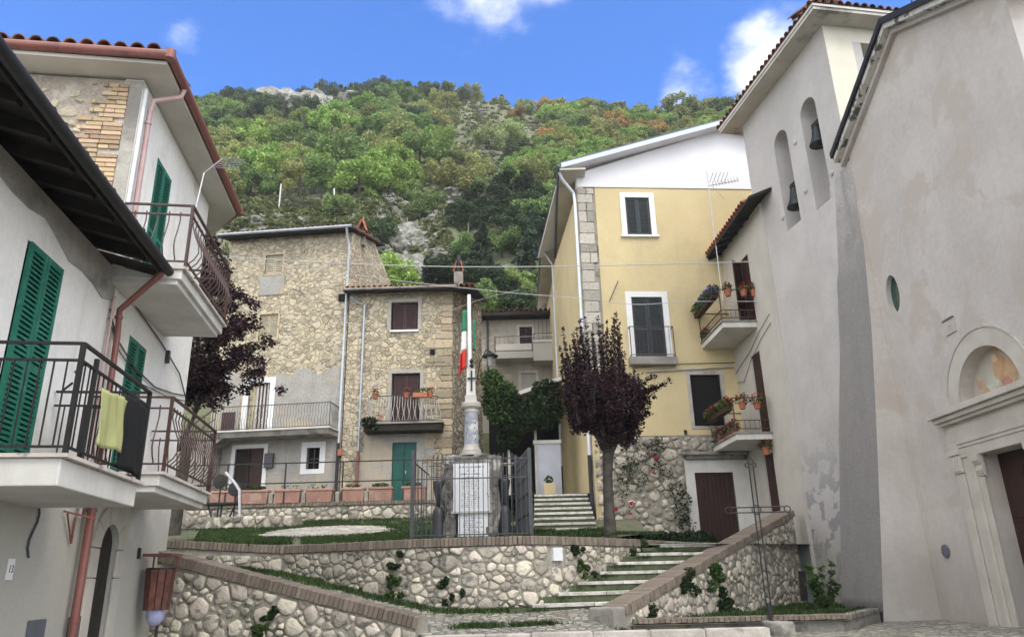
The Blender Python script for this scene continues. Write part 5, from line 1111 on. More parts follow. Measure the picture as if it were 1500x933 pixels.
# rough quoins up the right-hand corner
z = 4.2; k = 0; qt = [unit_block('quoin_stone', .07, .06, m_quoin_tan) for _ in range(6)]
while z < 11.7:
    h = random.uniform(.20, .38); h = min(h, 11.82-z); w = random.choice([.38, .55, .62])*random.uniform(.85, 1.1)
    inst('quoin_stone', qt[k % 6], axes(FB.u*w, FB.n*.18, Vector((0, 0, h-.035)), FB.P(3.26-w/2, z+h/2, -.055)), HB)
    if random.random() < .6: w2_ = random.uniform(.2, .35); inst('quoin_stone', qt[(k+2) % 6], axes(FB.u*w2_, FB.n*.16, Vector((0, 0, h-.05)), FB.P(3.22-w-w2_/2, z+h/2, -.05)), HB)
    z += h; k += 1
rubble(FBS.P, [(0.05, 4.2), (FBS.L, 4.2), (FBS.L, 12.6), (.05, 11.8)], .16, HB, mat('side_rubble', (.40, .365, .29), (.31, .28, .22), sc=6, bump=.8, bsc=24, irand=.35, fine=.3), limit=0, gap=.02, relief=.03, seed=53, lowpoly=True, asp=.9, stuffname='rubble', keep=lambda a, z, rd: rd.random() < .8)
for (o_, su) in ((b1, 1), (b2, 0)):
    surround(FB, o_[0][0], o_[1][0], o_[0][1], o_[2][1], .13, -.05, .03, HB, m_grey_trim, sill=False); panel(FB, o_[0][0]-.02, o_[1][0]+.02, o_[0][1], o_[2][1], -.25, -.2, HB, m_dark, 'window_recess')
    shutters(FB, o_[0][0]+.06, o_[1][0]-.06, o_[0][1]+.01, o_[2][1]-.06, -.12, HB, m_brownsh, pitch=.07, st=.05, mid=False)
panel(FB, .95, 2.02, 10.24, 10.31, 0, .1, HB, m_white_trim, 'sill')
mb = MB(); mb.box(FB, 1.17, 2.02, 4.1, 6.18, -.08, -.04); gdr = mb.build('green_door', m_greendoor, HB)
for (a, c_) in ((1.19, 1.59), (1.61, 2.0)): mb = MB(); mb.box(FB, a, c_, 4.15, 6.14, -.039, -.022); mb.build('door_leaf', m_greendoor, gdr)
MB().box(FB, 1.64, 1.67, 5.1, 5.2, -.021, .01).build('handle', m_silver, gdr)
panel(FB, .25, 2.95, 6.48, 6.72, 0, .62, HB, m_woodold, 'balcony_slab', bevel=.01); panel(FB, .2, 3.0, 6.721, 6.78, 0, .68, HB, m_concrete, 'balcony_paving')
# splayed white railing
h_ = .9
def rp(a, z, t): return FB.P(a, 6.82+z*h_, t)
TR = [(.30, .2), (.50, .55), (2.55, .55), (2.85, .2)]
for (p_, q_) in zip(TR, TR[1:]): MB().bar(rp(p_[0]*.95+.08, 1, p_[1]), rp(q_[0]*.95+.08, 1, q_[1]), .035, .03).build('top_rail', m_greyiron, HB); MB().bar(rp(p_[0], .03, p_[1]), rp(q_[0], .03, q_[1]), .025).build('bottom_rail', m_greyiron, HB)
nb_ = 30
for i in range(nb_):
    t = i/(nb_-1); L3 = 2.05+.8
    if t < .14: k_ = t/.14; p_ = (.30+.2*k_, .2+.35*k_)
    elif t > .86: k_ = (t-.86)/.14; p_ = (2.55+.3*k_, .55-.35*k_)
    else: p_ = (.5+2.05*(t-.14)/.72, .55)
    a = p_[0]; top = a*.95+.08
    MB().tube([rp(a, .03, p_[1]), rp(a+(top-a)*.2+(.05 if i % 2 else -.03), .3, p_[1]+.09), rp(a+(top-a)*.6, .6, p_[1]+.06), rp(top, 1, p_[1])], .011, 5).build('baluster', m_whiteiron, HB)
MB().bar(rp(1.95, 0, .57), rp(1.95, 1.02, .57), .04).build('post', m_iron, HB)
zB = 11.90
mb = MB(); mb.hexa([Vector((x, y, zB+dz+(26-y)*-.24)) for dz in (-.08, 0) for x, y in ((-6.2, 25.5), (-1.35, 25.5), (-1.0, 29.5), (-6.4, 29.5))]); mb.build('roof_deck', m_woodold, HB)
pipe([(-6.2, 25.45, zB-.12), (-2.0, 25.42, zB-.10)], .05, m_concrete, HB, 'gutter')
tile_edge((-6.15, 25.5, zB-.05), (-1.35, 25.5, zB-.05), (0, 1, 0), .24, m_tilered, HB, pitch=.2, r=.085, rows=4)
pipe([FB.P(-.5, 11.6, .3), FB.P(-.3, 11.42, .14), FB.P(0, 11.3, .1), FB.P(0, 5.9, .1)], .042, m_zinc, HB, clamps=[FB.P(0, z, .1) for z in (9, 7)]); pipe([FB.P(0, 5.9, .1), FB.P(0, 4.2, .1)], .052, m_copper, HB)
MB().bar(FB.P(2.35, 9.05, .02), FB.P(3.2, 9.05, .02), .03).build('pipe_stub', m_greyiron, HB); panel(FB, 2.45, 2.62, 9.35, 9.55, -.02, .05, HB, m_dark, 'dark_niche')
lan = panel(FB, -.72, -.56, 5.75, 5.98, .02, .12, HB, m_pot, 'wall_lantern', bevel=.02)
ch = thing('pale_chimney', 'grey chimney with two leaning tiles and a black flue on the red tiled roof', 'chimney', (-2.1, 27.6, 12))
MB().cube(-2.28, -1.93, 27.5, 27.85, 12.1, 13.25).build('stack', m_concrete, ch); MB().tube([(-2.1, 27.67, 13.2), (-2.1, 27.67, 14.0)], .09, 8).build('flue', m_iron, ch)
for s in (-1, 1): MB().hexa([(-2.1+s*.22, y, 13.26) if k == 0 else ((-2.1+s*.17, y, 13.26) if k == 1 else ((-2.1+s*.07, y, 13.72) if k == 2 else (-2.1+s*.11, y, 13.74))) for y in (27.5, 27.85) for k in (0, 1, 2, 3)]).build('leaning_tile', m_tilered, ch)
for (a, lab, sd) in ((.62, 'clay pot on the left end of the white splayed balcony rail', 1), (1.72, 'square clay pot at the middle of the white splayed balcony rail', 2), (2.55, 'clay pot with greenery at the right end of the white splayed balcony rail', 3)): geranium(FB.P(a, 7.62, .62), lab, s=.14, seed=sd, n=50)
tb = thing('window_box', 'long terracotta box on the rail of the white splayed balcony', 'flower box', FB.P(2.1, 7.6, .6)); MB().box(FB, 1.95, 2.45, 7.62, 7.78, .55, .72).build('box', m_pot, tb); leaves('foliage', [(FB.P(2.2, 7.86, .63), (.25, .1, .1), 70)], .06, m_leaf_green, tb, seed=4)
pt = thing('hanging_plant', 'bushy green plant spilling over the left corner of the white splayed balcony', 'plant', FB.P(.45, 6.8, .6)); leaves('foliage', [(FB.P(.45, 6.8, .62), (.32, .2, .2), 350), (FB.P(.62, 6.62, .66), (.16, .1, .14), 100)], .07, m_leaf_dark, pt, seed=5); leaves('dry_leaves', [(FB.P(.75, 6.95, .62), (.22, .1, .12), 60)], .05, m_pot, pt, seed=6)
# lantern on the corner
ln = thing('street_lantern', 'black iron street lantern on a bracket at the corner of the lower stone house', 'street lamp', atY(716, 540, 27))
lc = atY(718, 522, 26.6); MB().tube([lc+Vector((-.55, .6, -.9)), lc+Vector((-.4, .4, -.1)), lc+Vector((-.15, .1, .3)), lc+Vector((0, 0, .2))], .02, 6).build('bracket', m_iron, ln)
MB().lathe(lc, [(.01, .22), (.05, .18), (.30, .02), (.30, -.02), (.08, -.02)][::-1], 10).build('hood', m_iron, ln); MB().lathe(lc, [(.08, -.38), (.13, -.03)], 8).build('glass', mat('milky_glass', (.35, .36, .36), rough=.3, bump=0), ln)
# ================================================================== house C in the gap
FCc = Fr((-1.6, 33), (3, 33)); HC = thing('back_house', 'pale old house in the gap with brown shutter and two balconies under its eave', 'house', (0, 33.4, 4.5))
mb = MB(); mb.sheet(FCc, rect(-.6, 4.4, 4.0, 13.25), [rect(1.93, 2.53, 11.6, 12.68), rect(1.95, 2.62, 9.7, 10.45)], 0, .3); mb.box(FCc, -.6, 4.4, 4, 13.2, -4, -.301); mb.build('wall', m_palewall, HC)
rubble(FCc.P, rect(-.5, 1.7, 8, 13.0), .22, HC, m_stone_stuff, limit=0, gap=.02, relief=.02, seed=61, lowpoly=True, asp=1.6, stuffname='rubble', keep=lambda a, z, rd: rd.random() < .55)
surround(FCc, 1.93, 2.53, 11.62, 12.68, .12, -.05, .02, HC, m_slab, sill=False); shutters(FCc, 1.94, 2.52, 11.62, 12.67, -.1, HC, m_brownsh, pitch=.09, st=.06, mid=False)
surround(FCc, 1.95, 2.62, 9.7, 10.45, .12, -.05, .02, HC, m_slab); panel(FCc, 1.95, 2.62, 9.7, 10.45, -.12, -.08, HC, m_soffit, 'roller_blind')
panel(FCc, -.8, 4.4, 13.05, 13.2, .0, .7, HC, m_woodold, 'eave'); tile_edge(FCc.P(-.8, 13.24, .72), FCc.P(4.4, 13.24, .72), (0, 1, 0), .25, m_tile, HC, pitch=.22, rows=3)
panel(FCc, .8, 2.5, 10.95, 11.25, 0, .8, HC, m_slab_under, 'balcony_slab'); panel(FCc, .8, 2.5, 11.32, 11.62, .76, .8, HC, m_slab, 'balcony_panel')
railing(FCc, .8, 2.48, .78, 11.26, HC, m_browniron, 'bar', h=.72, sp=.2, top2=0, low=.03, r=.006, post=.05, tw=.03, sides=(1, 0))
panel(FCc, 2.52, 4.2, 10.75, 11.6, 0, 1.0, HC, m_slab_under, 'balcony_box'); panel(FCc, 2.5, 4.2, 11.601, 11.72, 0, 1.04, HC, m_slab, 'balcony_lip')
railing(FCc, 2.56, 4.2, 1.0, 11.72, HC, m_greyiron, 'bar', h=.3, sp=.13, top2=.12, low=.04, r=.006, post=.03, tw=.02)
for i in range(9): MB().bar(FCc.P(2.62+.19*i, 11.9, .5), FCc.P(2.62+.19*i, 12.85, .5), .02).build('grille_bar', m_greyiron, HC)
pipe([FCc.P(.45, 13.0, .1), FCc.P(.45, 10.2, .1)], .05, m_greyiron, HC)
h2_ = thing('roof_corner_house', 'scrap of a pale house with a red roof above the eave in the gap', 'house', (2.0, 40, 14)); c = atY(805, 462, 40); MB().cube(c.x-.4, c.x+.6, 40, 42, c.z-1.5, c.z+.35).build('wall', m_slab, h2_); MB().cube(c.x-.6, c.x+.8, 39.8, 42.2, c.z+.35, c.z+.6).build('roof', m_tilered, h2_)
# ================================================================== arbour, white wall, planter at the head of the stairs
AR = thing('arbour', 'dark vine-covered arbour with a sloping sheet roof between the stone house and the stairs', 'arbour', (.2, 25, 4))
a0, a1 = atY(742, 580, 24.2), atY(822, 552, 24.2)
MB().hexa([a0+Vector((0, 0, 0)), a1, a1+Vector((.4, 5, .5)), a0+Vector((0, 5, .5)), a0+Vector((0, 0, .05)), a1+Vector((0, 0, .05)), a1+Vector((.4, 5, .55)), a0+Vector((0, 5, .55))]).build('sheet_roof', m_concrete, AR)
MB().bar(a0-Vector((0, .03, .06)), a1-Vector((0, .03, .06)), .05, .12).build('edge_beam', m_slab, AR)
for px in (744, 783): p = atY(px, 600, 24.3); MB().bar((p.x, 24.3, 4), (p.x, 24.3, 7.4), .08).build('post', m_travert, AR)
MB().cube(-1.0, 1.7, 28.6, 28.9, 4.0, 7.8).build('shade_sheet', m_dark, AR)  # near-black sheet standing in for the shade under the arbour
c_ = lambda px, py, y: tuple(atY(px, py, y))
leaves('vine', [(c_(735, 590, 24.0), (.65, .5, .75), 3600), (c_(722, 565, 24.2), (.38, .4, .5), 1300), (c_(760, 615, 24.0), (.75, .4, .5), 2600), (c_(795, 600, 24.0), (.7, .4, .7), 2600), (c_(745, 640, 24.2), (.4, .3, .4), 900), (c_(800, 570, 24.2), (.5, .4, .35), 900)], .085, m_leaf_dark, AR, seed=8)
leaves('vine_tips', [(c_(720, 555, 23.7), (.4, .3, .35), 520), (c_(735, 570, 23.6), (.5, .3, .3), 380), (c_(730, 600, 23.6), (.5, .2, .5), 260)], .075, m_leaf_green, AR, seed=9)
WW = Fr((.55, 24.3), (1.6, 24.3)); ww = thing('white_screen_wall', 'plain pale lavender wall with a flat cap at the head of the stairs', 'wall', (1.05, 24.4, 4)); MB().box(WW, 0.08, .92, 3.9, 5.72, -.25, 0).build('wall', m_bluewhite, ww); MB().box(WW, .04, .96, 5.721, 5.83, -.3, .05).build('cap', m_slab, ww)
tg = thing('trough_planter', 'yellowish square stone planter with a small plant at the head of the stairs', 'planter', (1.1, 23, 3.9)); pc = atY(805, 709, 23.2)
mb = MB(); mb.hexa([Vector((pc.x+sx*s_, 23.2+sy*s_, z)) for z, s_ in ((3.9, .16), (4.3, .2)) for sx, sy in ((-1, -1), (1, -1), (1, 1), (-1, 1))]); mb.build('box', m_yellow_old, tg, bevel=.01); leaves('foliage', [((pc.x-.02, 23.2, 4.42), (.14, .12, .14), 120)], .06, m_leaf_green, tg, seed=10)
bt = thing('bar_table', 'tall white round table glimpsed under the arbour', 'table', (-.2, 25, 4)); tc_ = atY(745, 640, 25); MB().lathe((tc_.x, 25, 4.1), [(.2, 0), (.2, .04), (.04, .06), (.04, 1.05), (.3, 1.06), (.3, 1.1)], 16).build('pedestal_top', m_slab, bt)
MB().lathe((tc_.x, 25, 5.3), [(.03, 0), (.03, .75), (.22, .76), (.22, .80)], 12).build('upper_shelf', m_slab, bt)
# ================================================================== railing on the terrace wall, troughs
TRl = thing('terrace_railing', 'plain black two-rail iron railing running above the terracotta troughs', 'railing', (-6, 24, 4))
for z in (5.25, 4.62): MB().bar((-10.6, 24.02, z), (-3.32, 23.95, z), .035).build('rail', m_iron, TRl)
for px in (262, 305, 333, 418, 502, 591): p = atY(px, 700, 24); MB().bar((p.x, 23.98, 4.0), (p.x, 23.98, 5.27), .04).build('post', m_iron, TRl)
TG = {}
def trough(px0, px1, lab, k):
    a, b_ = atY(px0, 727, 24.0).x, atY(px1, 727, 24.0).x; c = (a+b_)/2; w = (b_-a)/2
    t = thing('terracotta_trough', lab, 'planter', (c, 24.05, 4.0), group='terracotta troughs along the terrace wall')
    mb = MB(); mb.hexa([Vector((c+sx*w*s_, 24.12+sy*.15*s_, z)) for z, s_ in ((4.0, .88), (4.36, .97)) for sx, sy in ((-1, -1), (1, -1), (1, 1), (-1, 1))]); mb.build('body', m_terra, t, bevel=.01)
    mb = MB(); mb.hexa([Vector((c+sx*w*1.02, 24.12+sy*.17, z)) for z in (4.361, 4.43) for sx, sy in ((-1, -1), (1, -1), (1, 1), (-1, 1))]); mb.build('rim', m_terra, t, bevel=.01)
    n = [40, 200, 30, 50, 90, 150, 160, 40][k]; leaves('foliage', [((c+random.uniform(-.2, .2)*w, 24.12, 4.5), (w*.8, .12, .05+.02*(k % 4)), n)], .05, m_leaf_green, t, seed=20+k)
TL = ['leftmost terracotta trough, half behind the round dark seats', 'terracotta trough with a green clump in front of the dark double door', 'terracotta trough left of the white framed small window', 'terracotta trough below the white framed small window', 'terracotta trough beside the foot of the downpipes', 'terracotta trough with leafy plants just left of the green door', 'terracotta trough right of the green door, against the fence post']
for k, (a, b_) in enumerate(((306, 345), (353, 393), (401, 440), (447, 487), (500, 534), (539, 575), (588, 624))): trough(a, b_, TL[k], k)
for px in (396, 444, 494, 536):
    p = atY(px, 727, 24); inst('gap_stone', SB[px % 4], axes(Vector((.13, 0, 0)), Vector((0, .2, 0)), Vector((0, 0, .34)), Vector((p.x, 24.1, 4.16))), w4)
ts = thing('garden_table', 'dark iron table with crossed legs on the grass left of the steps of stone blocks', 'table', (-8.9, 22.4, 3.2)); q = atY(325, 738, 22.4)
MB().cube(q.x-.5, q.x+.5, 22.1, 22.7, q.z-.03, q.z+.02).build('top', m_iron, ts)
for s in (-1, 1):
    MB().bar((q.x+s*.4, 22.4, q.z-.03), (q.x+s*.12, 22.4, q.z-.75), .04).build('leg', m_iron, ts)
MB().bar((q.x, 22.4, q.z-.03), (q.x, 22.4, q.z-.6), .04).build('leg', m_iron, ts)
for k, (px, py) in enumerate(((323, 705), (345, 716))):
    p = atY(px, py, 22.9); st_ = thing('round_seat', ['round dark seat back left of the bent steel rail', 'round dark seat back touching the bent steel rail'][k], 'chair', (p.x, 22.9, 3.3)); me = MB(); me.lathe((0, 0, 0), [(.01, 0), (.21, .0), (.22, .03), (.01, .05)], 18); inst('seat_disc', me.mesh('seat_disc', m_iron), axes(Vector((1, 0, 0)), Vector((0, 0, 1)), Vector((0, -1, 0)), p), st_); MB().bar((p.x, 22.95, p.z-.1), (p.x, 22.95, 3.3), .035).build('stem', m_iron, st_)
bp = thing('bent_handrail', 'bent galvanised steel handrail beside the dark round seats', 'handrail', (-8.1, 22.2, 3.2)); MB().tube([atY(331, 692, 22.6), atY(344, 707, 22.4), atY(351, 718, 22.2), atY(351, 762, 22.2)], .045, 8).build('tube', m_silver, bp)
# ================================================================== war memorial
MO = thing('war_memorial', 'rough stone memorial with engraved white marble slab and a column carrying a flagpole', 'monument', (-.93, 15.9, 2.35))
rd = random.Random(5)
def rough(x0, x1, y0, y1, z0, z1, s, amp, nm, m=m_roughrock):
    bm = bmesh.new(); bmesh.ops.create_cube(bm, size=1); bmesh.ops.subdivide_edges(bm, edges=bm.edges[:], cuts=9, use_grid_fill=True)
    for v in bm.verts:
        p = Vector((x0+(x1-x0)*(v.co.x+.5), y0+(y1-y0)*(v.co.y+.5), z0+(z1-z0)*(v.co.z+.5)))
        d = mnoise.noise_vector(p*4+Vector((s, 0, 0)))*amp+mnoise.noise_vector(p*9+Vector((s, 3, 0)))*amp*.8; v.co = p+d-ORG[MO.name]
    me = bpy.data.meshes.new(nm); bm.to_mesh(me); bm.free(); me.shade_smooth(); me.materials.append(m); o = bpy.data.objects.new(nm, me); link(o, MO, ORG[MO.name]); return o
rough(-1.50, -1.25, 15.55, 16.4, 2.2, 3.93, 1, .13, 'rough_stone'); rough(-.60, -.34, 15.55, 16.4, 2.2, 3.93, 2, .13, 'rough_stone'); rough(-1.5, -.33, 15.62, 16.4, 3.84, 4.05, 3, .09, 'rough_stone'); rough(-1.3, -.55, 15.75, 16.3, 2.2, 3.9, 4, .01, 'rough_core')
Fm = Fr((-1.29, 15.5), (-.55, 15.5))
up = panel(Fm, 0, .74, 2.90, 3.86, -.12, 0, MO, m_marble, 'marble_slab'); lo = panel(Fm, .10, .70, 2.40, 2.89, -.10, -.02, MO, m_marble, 'lower_slab')
panel(Fm, -.04, .78, 2.86, 2.898, -.1, .03, MO, m_travert, 'slab_ledge')
for c0_, c1_ in ((.09, .32), (.39, .62)):
    pass
rdm = random.Random(3)
def glyphs(slab, u0, u1, z, h, n):   # worn engraved lines, too small to read: thin strokes
    u = u0; mb = MB()
    while u < u1:
        w = rdm.uniform(.008, .022)
        mb.box(Fm, u, u+w, z, z+h*rdm.choice([1, 1, .45]), n, n+.0015); u += w+rdm.choice([.008, .008, .03])
    return mb
hd = glyphs(up, .10, .64, 3.77, .035, .0005); hd.f and hd.build('engraved_line', m_ink, up, kind='stuff'); glyphs(up, .28, .46, 3.70, .02, .0005).build('engraved_line', m_ink, up, kind='stuff'); glyphs(up, .14, .62, 3.63, .028, .0005).build('engraved_line', m_ink, up, kind='stuff')
for i in range(17):
    a = glyphs(up, .17, .31, 3.57-.037*i, .017, .0005); b_ = glyphs(up, .36, .36+rdm.uniform(.12, .17), 3.57-.037*i, .017, .0005); a.v and a.build('engraved_line', m_ink, up, kind='stuff'); b_.build('engraved_line', m_ink, up, kind='stuff')
for i in range(8): glyphs(lo, .2, .6 if i % 2 else .45, 2.80-.045*i, .02, -.0195).build('engraved_line', m_ink, lo, kind='stuff')
cx0 = -.94; cy = 15.95; K_ = 15.95/15.5
def zc(y): return atY(690, y, cy).z
MB().lathe((cx0, cy, 0), [(.26, zc(668)), (.26, zc(665)), (.21, zc(664)), (.21, zc(660)), (.17, zc(657)), (.165, zc(654)), (.155, zc(652))], 20).build('column_base', m_travert, MO)
MB().lathe((cx0, cy, 0), [(.155, zc(652)), (.145, zc(606))], 20).build('column_drum', m_bluemarble, MO)
MB().lathe((cx0, cy, 0), [(.15, zc(605.9)), (.165, zc(603)), (.15, zc(601)), (.17, zc(599)), (.205, zc(597)), (.215, zc(592)), (.20, zc(591)), (.20, zc(590)), (.11, zc(588))], 20).build('column_capital', m_travert, MO)
MB().hexa([Vector((cx0+sx*w, cy+sy*w, z)) for z, w in ((zc(590), .13), (zc(580), .115)) for sx, sy in ((-1, -1), (1, -1), (1, 1), (-1, 1))]).build('shaft_foot', m_travert, MO)
MB().hexa([Vector((cx0+sx*w, cy+sy*w, z)) for z, w in ((zc(579.9), .10), (zc(541), .085)) for sx, sy in ((-1, -1), (1, -1), (1, 1), (-1, 1))]).build('shaft', m_slab, MO)
mb = MB(); y_ = cy-.115; mb.bar((cx0+.02, y_, zc(574)), (cx0+.02, y_, zc(545)), .035, .035); o = mb.build('bronze_sword', m_bronze, MO); MB().bar((cx0-.07, y_-.001, zc(556)), (cx0+.11, y_-.001, zc(556)), .03, .03).build('bronze_guard', m_bronze, MO)
MB().lathe((cx0+.02, y_, zc(541)), [(.01, 0), (.05, .05), (.02, .1), (.05, .16), (.01, .22)], 6).build('bronze_finial', m_bronze, MO)
Fd = Fr((cx0-.15, cy-.15), (cx0+.15, cy-.15))
for i in range(4):
    mb = MB(); u = .05+.02*(i % 2); 
    while u < .25: w = rdm.uniform(.012, .02); mb.box(Fd, u, u+w, zc(622+8*i), zc(622+8*i)+.045, -.03, -.004-.03*abs(u-.15)/.15); u += w+.012
    mb.build('carved_letters', m_ink, MO, kind='stuff')
fp = thing('flagpole', 'white flagpole rising behind the memorial shaft', 'flagpole', (cx0-.03, cy+.12, 5.9)); MB().tube([(cx0-.03, cy+.0, zc(541)), (cx0-.035, cy, zc(432))], [.05, .042], 10).build('pole', m_white_trim, fp)
fl = thing('flag', 'limp green, white and red flag hanging from the white pole', 'flag', (cx0-.1, cy, zc(540)))
def fold(i, t):   # t along the drop, i across
    top, bot = zc(455), zc(548)
    a = i
    x = cx0-.09-.02+(-.16*a)*(.35+.65*t)+.05*math.sin(a*7+t*2)*.5 ; y = cy-.03+.07*math.sin(a*9+t*3)*(.4+.6*t)
    return Vector((x-.02*t, y-.05, top+(bot-top)*(t*.92+.10*a*t)-.05*a))
for (nm, m_, t0_, t1_) in (('green_band', m_fgreen, 0, .36), ('white_band', m_fwhite, .36, .68), ('red_band', m_fred, .68, 1)):
    mb = MB(); NI, NJ = 14, 8; vs = [fold(i/NI, t0_+(t1_-t0_)*j/NJ+(.10*(i/NI))*(1 if 0 else 0)) for i in range(NI+1) for j in range(NJ+1)]
    mb.add(vs, [(i*(NJ+1)+j, (i+1)*(NJ+1)+j, (i+1)*(NJ+1)+j+1, i*(NJ+1)+j+1) for i in range(NI) for j in range(NJ)], True); o = mb.build(nm, m_, fl); sm = o.modifiers.new('thick', 'SOLIDIFY'); sm.thickness = .006
mb = MB(); vs = [Vector((cx0+.05+.06*math.sin(i*.9)*.6, cy+.03, zc(468)+(zc(512)-zc(468))*j/6)) + Vector((.03*i/4*(1-j/9), .02*i, 0)) for i in range(5) for j in range(7)]; mb.add(vs, [(i*7+j, (i+1)*7+j, (i+1)*7+j+1, i*7+j+1) for i in range(4) for j in range(6)], True); o = mb.build('green_fold', m_fgreen, fl); o.modifiers.new('thick', 'SOLIDIFY').thickness = .006
# shells either side
for (px, lab) in ((642, 'dark old artillery shell standing left of the memorial slab'), (740, 'dark old artillery shell standing right of the memorial slab')):
    p = atY(px, 780, 15.6); s_ = thing('artillery_shell', lab, 'shell', (p.x, 15.6, 2.36)); k = .125
    MB().lathe((p.x, 15.6, 2.34), [(k, 0), (k, .5), (k*.97, .56), (k*.7, .63), (.03, .68)], 18).build('shell_body', m_shell, s_)
    MB().lathe((p.x, 15.6, 3.0), [(.03, 0), (.05, .1), (.09, .28), (k*.95, .44), (k, .50), (k*.9, .53)], 18).build('nose_section', m_shell, s_)
    MB().lathe((p.x, 15.6, 3.02), [(.045, .0), (.05, .03), (.03, .04)], 12).build('collar', m_bronze, s_)
# enclosure of iron bars
IF = thing('iron_fence', 'thin iron bar enclosure round the memorial with a thick corner post', 'fence', (-.9, 15.3, 2.35), )
bar_m = MB().tube([(0, 0, 0), (0, 0, 1.56)], .0085, 5).mesh('bar', m_greyiron)
spm = MB().lathe((0, 0, 0), [(.009, 0), (.022, .05), (.001, .13)], 6).mesh('spear_tip', m_greyiron)
def fence(p, q, h0, bars, tips, rails, nm='bar'):
    p = Vector(p); q = Vector(q); n = int((q-p).length/bars)
    for z in rails: MB().bar(p+Vector((0, 0, z)), q+Vector((0, 0, z)), .022).build('rail', m_greyiron, IF)
    for i in range(1, n): o = p+(q-p)*(i/n); inst(nm, bar_m, Matrix.Translation(o) @ Matrix.Diagonal((1, 1, (h0+.03)/1.56, 1)), IF); (tips and i % 1 == 0) and inst('spear_tip', spm, Matrix.Translation(o+Vector((0, 0, h0+.03))), IF)
zb = 2.38
fence((-2.08, 15.2, zb), (.28, 15.2, zb), 1.52, .092, 0, (.05, 1.14, 1.52))
for (x, y) in ((-2.08, 15.2), (.28, 15.2)): MB().bar((x, y, zb-.1), (x, y, zb+1.72), .075).build('corner_post', m_greyiron, IF)
fence((.28, 15.25, zb), (.02, 17.3, zb), 1.60, .07, 1, (.06, .45, .85, 1.2, 1.5)); fence((.02, 17.3, zb+.2), (-2.0, 17.3, zb+.2), 1.62, .1, 1, (.06, 1.25, 1.5)); fence((-2.08, 15.2, zb), (-2.0, 17.3, zb), 1.5, .35, 0, (1.5,))
gm = MB(); gm.bar((.0, 17.3, zb), (.0, 17.3, zb+1.9), .07).build('corner_post', m_greyiron, IF)
# ================================================================== iron processional cross and small things, right foreground
CRS = thing('iron_cross', 'tall thin double-rod iron cross standing on a stone by the kerb', 'cross', (3.75, 12.15, .8))
bx_, by_ = 3.80, 12.15
for dx in (-.035, .035): MB().tube([(bx_+dx, by_, 1.1), (bx_+dx, by_, 3.22)], .011, 6).build('upright_rod', m_iron, CRS)
for dz in (-.04, .04): MB().tube([(bx_-.40, by_, 2.53+dz), (bx_+.44, by_, 2.53+dz)], .011, 6).build('arm_rod', m_iron, CRS)
def loop(c, r, vert=True, k=12): return [Vector(c)+Vector((r*math.cos(a*2*math.pi/k), 0, r*math.sin(a*2*math.pi/k))) for a in range(k+1)]
for c, r_ in (((bx_, by_, 3.29), .045), ((bx_-.06, by_, 3.23), .03), ((bx_+.06, by_, 3.23), .03), ((bx_+.49, by_, 2.53), .05), ((bx_-.45, by_, 2.53), .05), ((bx_, by_, 2.53), .07), ((bx_, by_, .98), .05)): MB().tube(loop(c, r_), .01, 5).build('scroll', m_iron, CRS)
MB().tube([(bx_, by_, .75), (bx_, by_, 1.15)], .03, 8).build('foot', m_iron, CRS)
st_ = rough(3.66, 4.02, 11.75, 12.1, .6, .90, 7, .03, 'base'); st_.parent = CRS; st_.location = ORG[MO.name]-ORG[CRS.name]; st_.name = 'cross_base_stone'; ORG[st_.name] = ORG[MO.name]; st_.data.materials[0] = m_concrete
bd = thing('black_board', 'black board leaning at the foot of the bell tower', 'board', (6.6, 18.0, .85)); MB().hexa([atY(x, y, 17.6+dy) for dy in (0, .04) for x, y in ((1173, 880), (1184, 879), (1180, 836), (1169, 836))]).build('plank', m_woodold, bd)
# pale planter edge on the tower side
# ================================================================== overhead wires
def wire(pts, lab, r=.011):
    P_ = [atY(*p) for p in pts]; out = []
    for i in range(len(P_)-1):
        for k in range(8):
            t = k/8; p0_ = P_[max(i-1, 0)]; p1_ = P_[i]; p2_ = P_[i+1]; p3_ = P_[min(i+2, len(P_)-1)]
            out.append(.5*((2*p1_)+(-p0_+p2_)*t+(2*p0_-5*p1_+4*p2_-p3_)*t*t+(-p0_+3*p1_-3*p2_+p3_)*t**3))
    out.append(P_[-1]); w = thing('overhead_wire', lab, 'wire', P_[0], group='wires strung across the square')
    MB().tube(out, r, 5).build('cable', m_cable, w)
wire([(300, 374, 24.9), (480, 385, 23.8), (620, 390, 22.8), (740, 391, 22), (890, 389, 21), (1000, 386.5, 20.3), (1114, 383, 19.6)], 'highest pale wire crossing from the tall stone house to the cream balcony house', .016)
wire([(300, 370, 24.9), (400, 388, 24.4), (500, 400, 23.8), (590, 412, 23.2), (740, 428, 22.2), (860, 438, 21.3), (930, 446, 20.9), (1010, 442, 20.4), (1118, 441.5, 19.6)], 'lower pale wire sagging past the plum tree to the flowery upper balcony')
wire([(645, 462, 25), (700, 440, 25.4), (760, 425, 26)], 'short thin wire rising to the right above the lantern', .007)
wire([(700, 497, 30), (850, 488, 22.5), (862, 484, 21.8)], 'thin wire running low from the back house to the yellow house', .008)
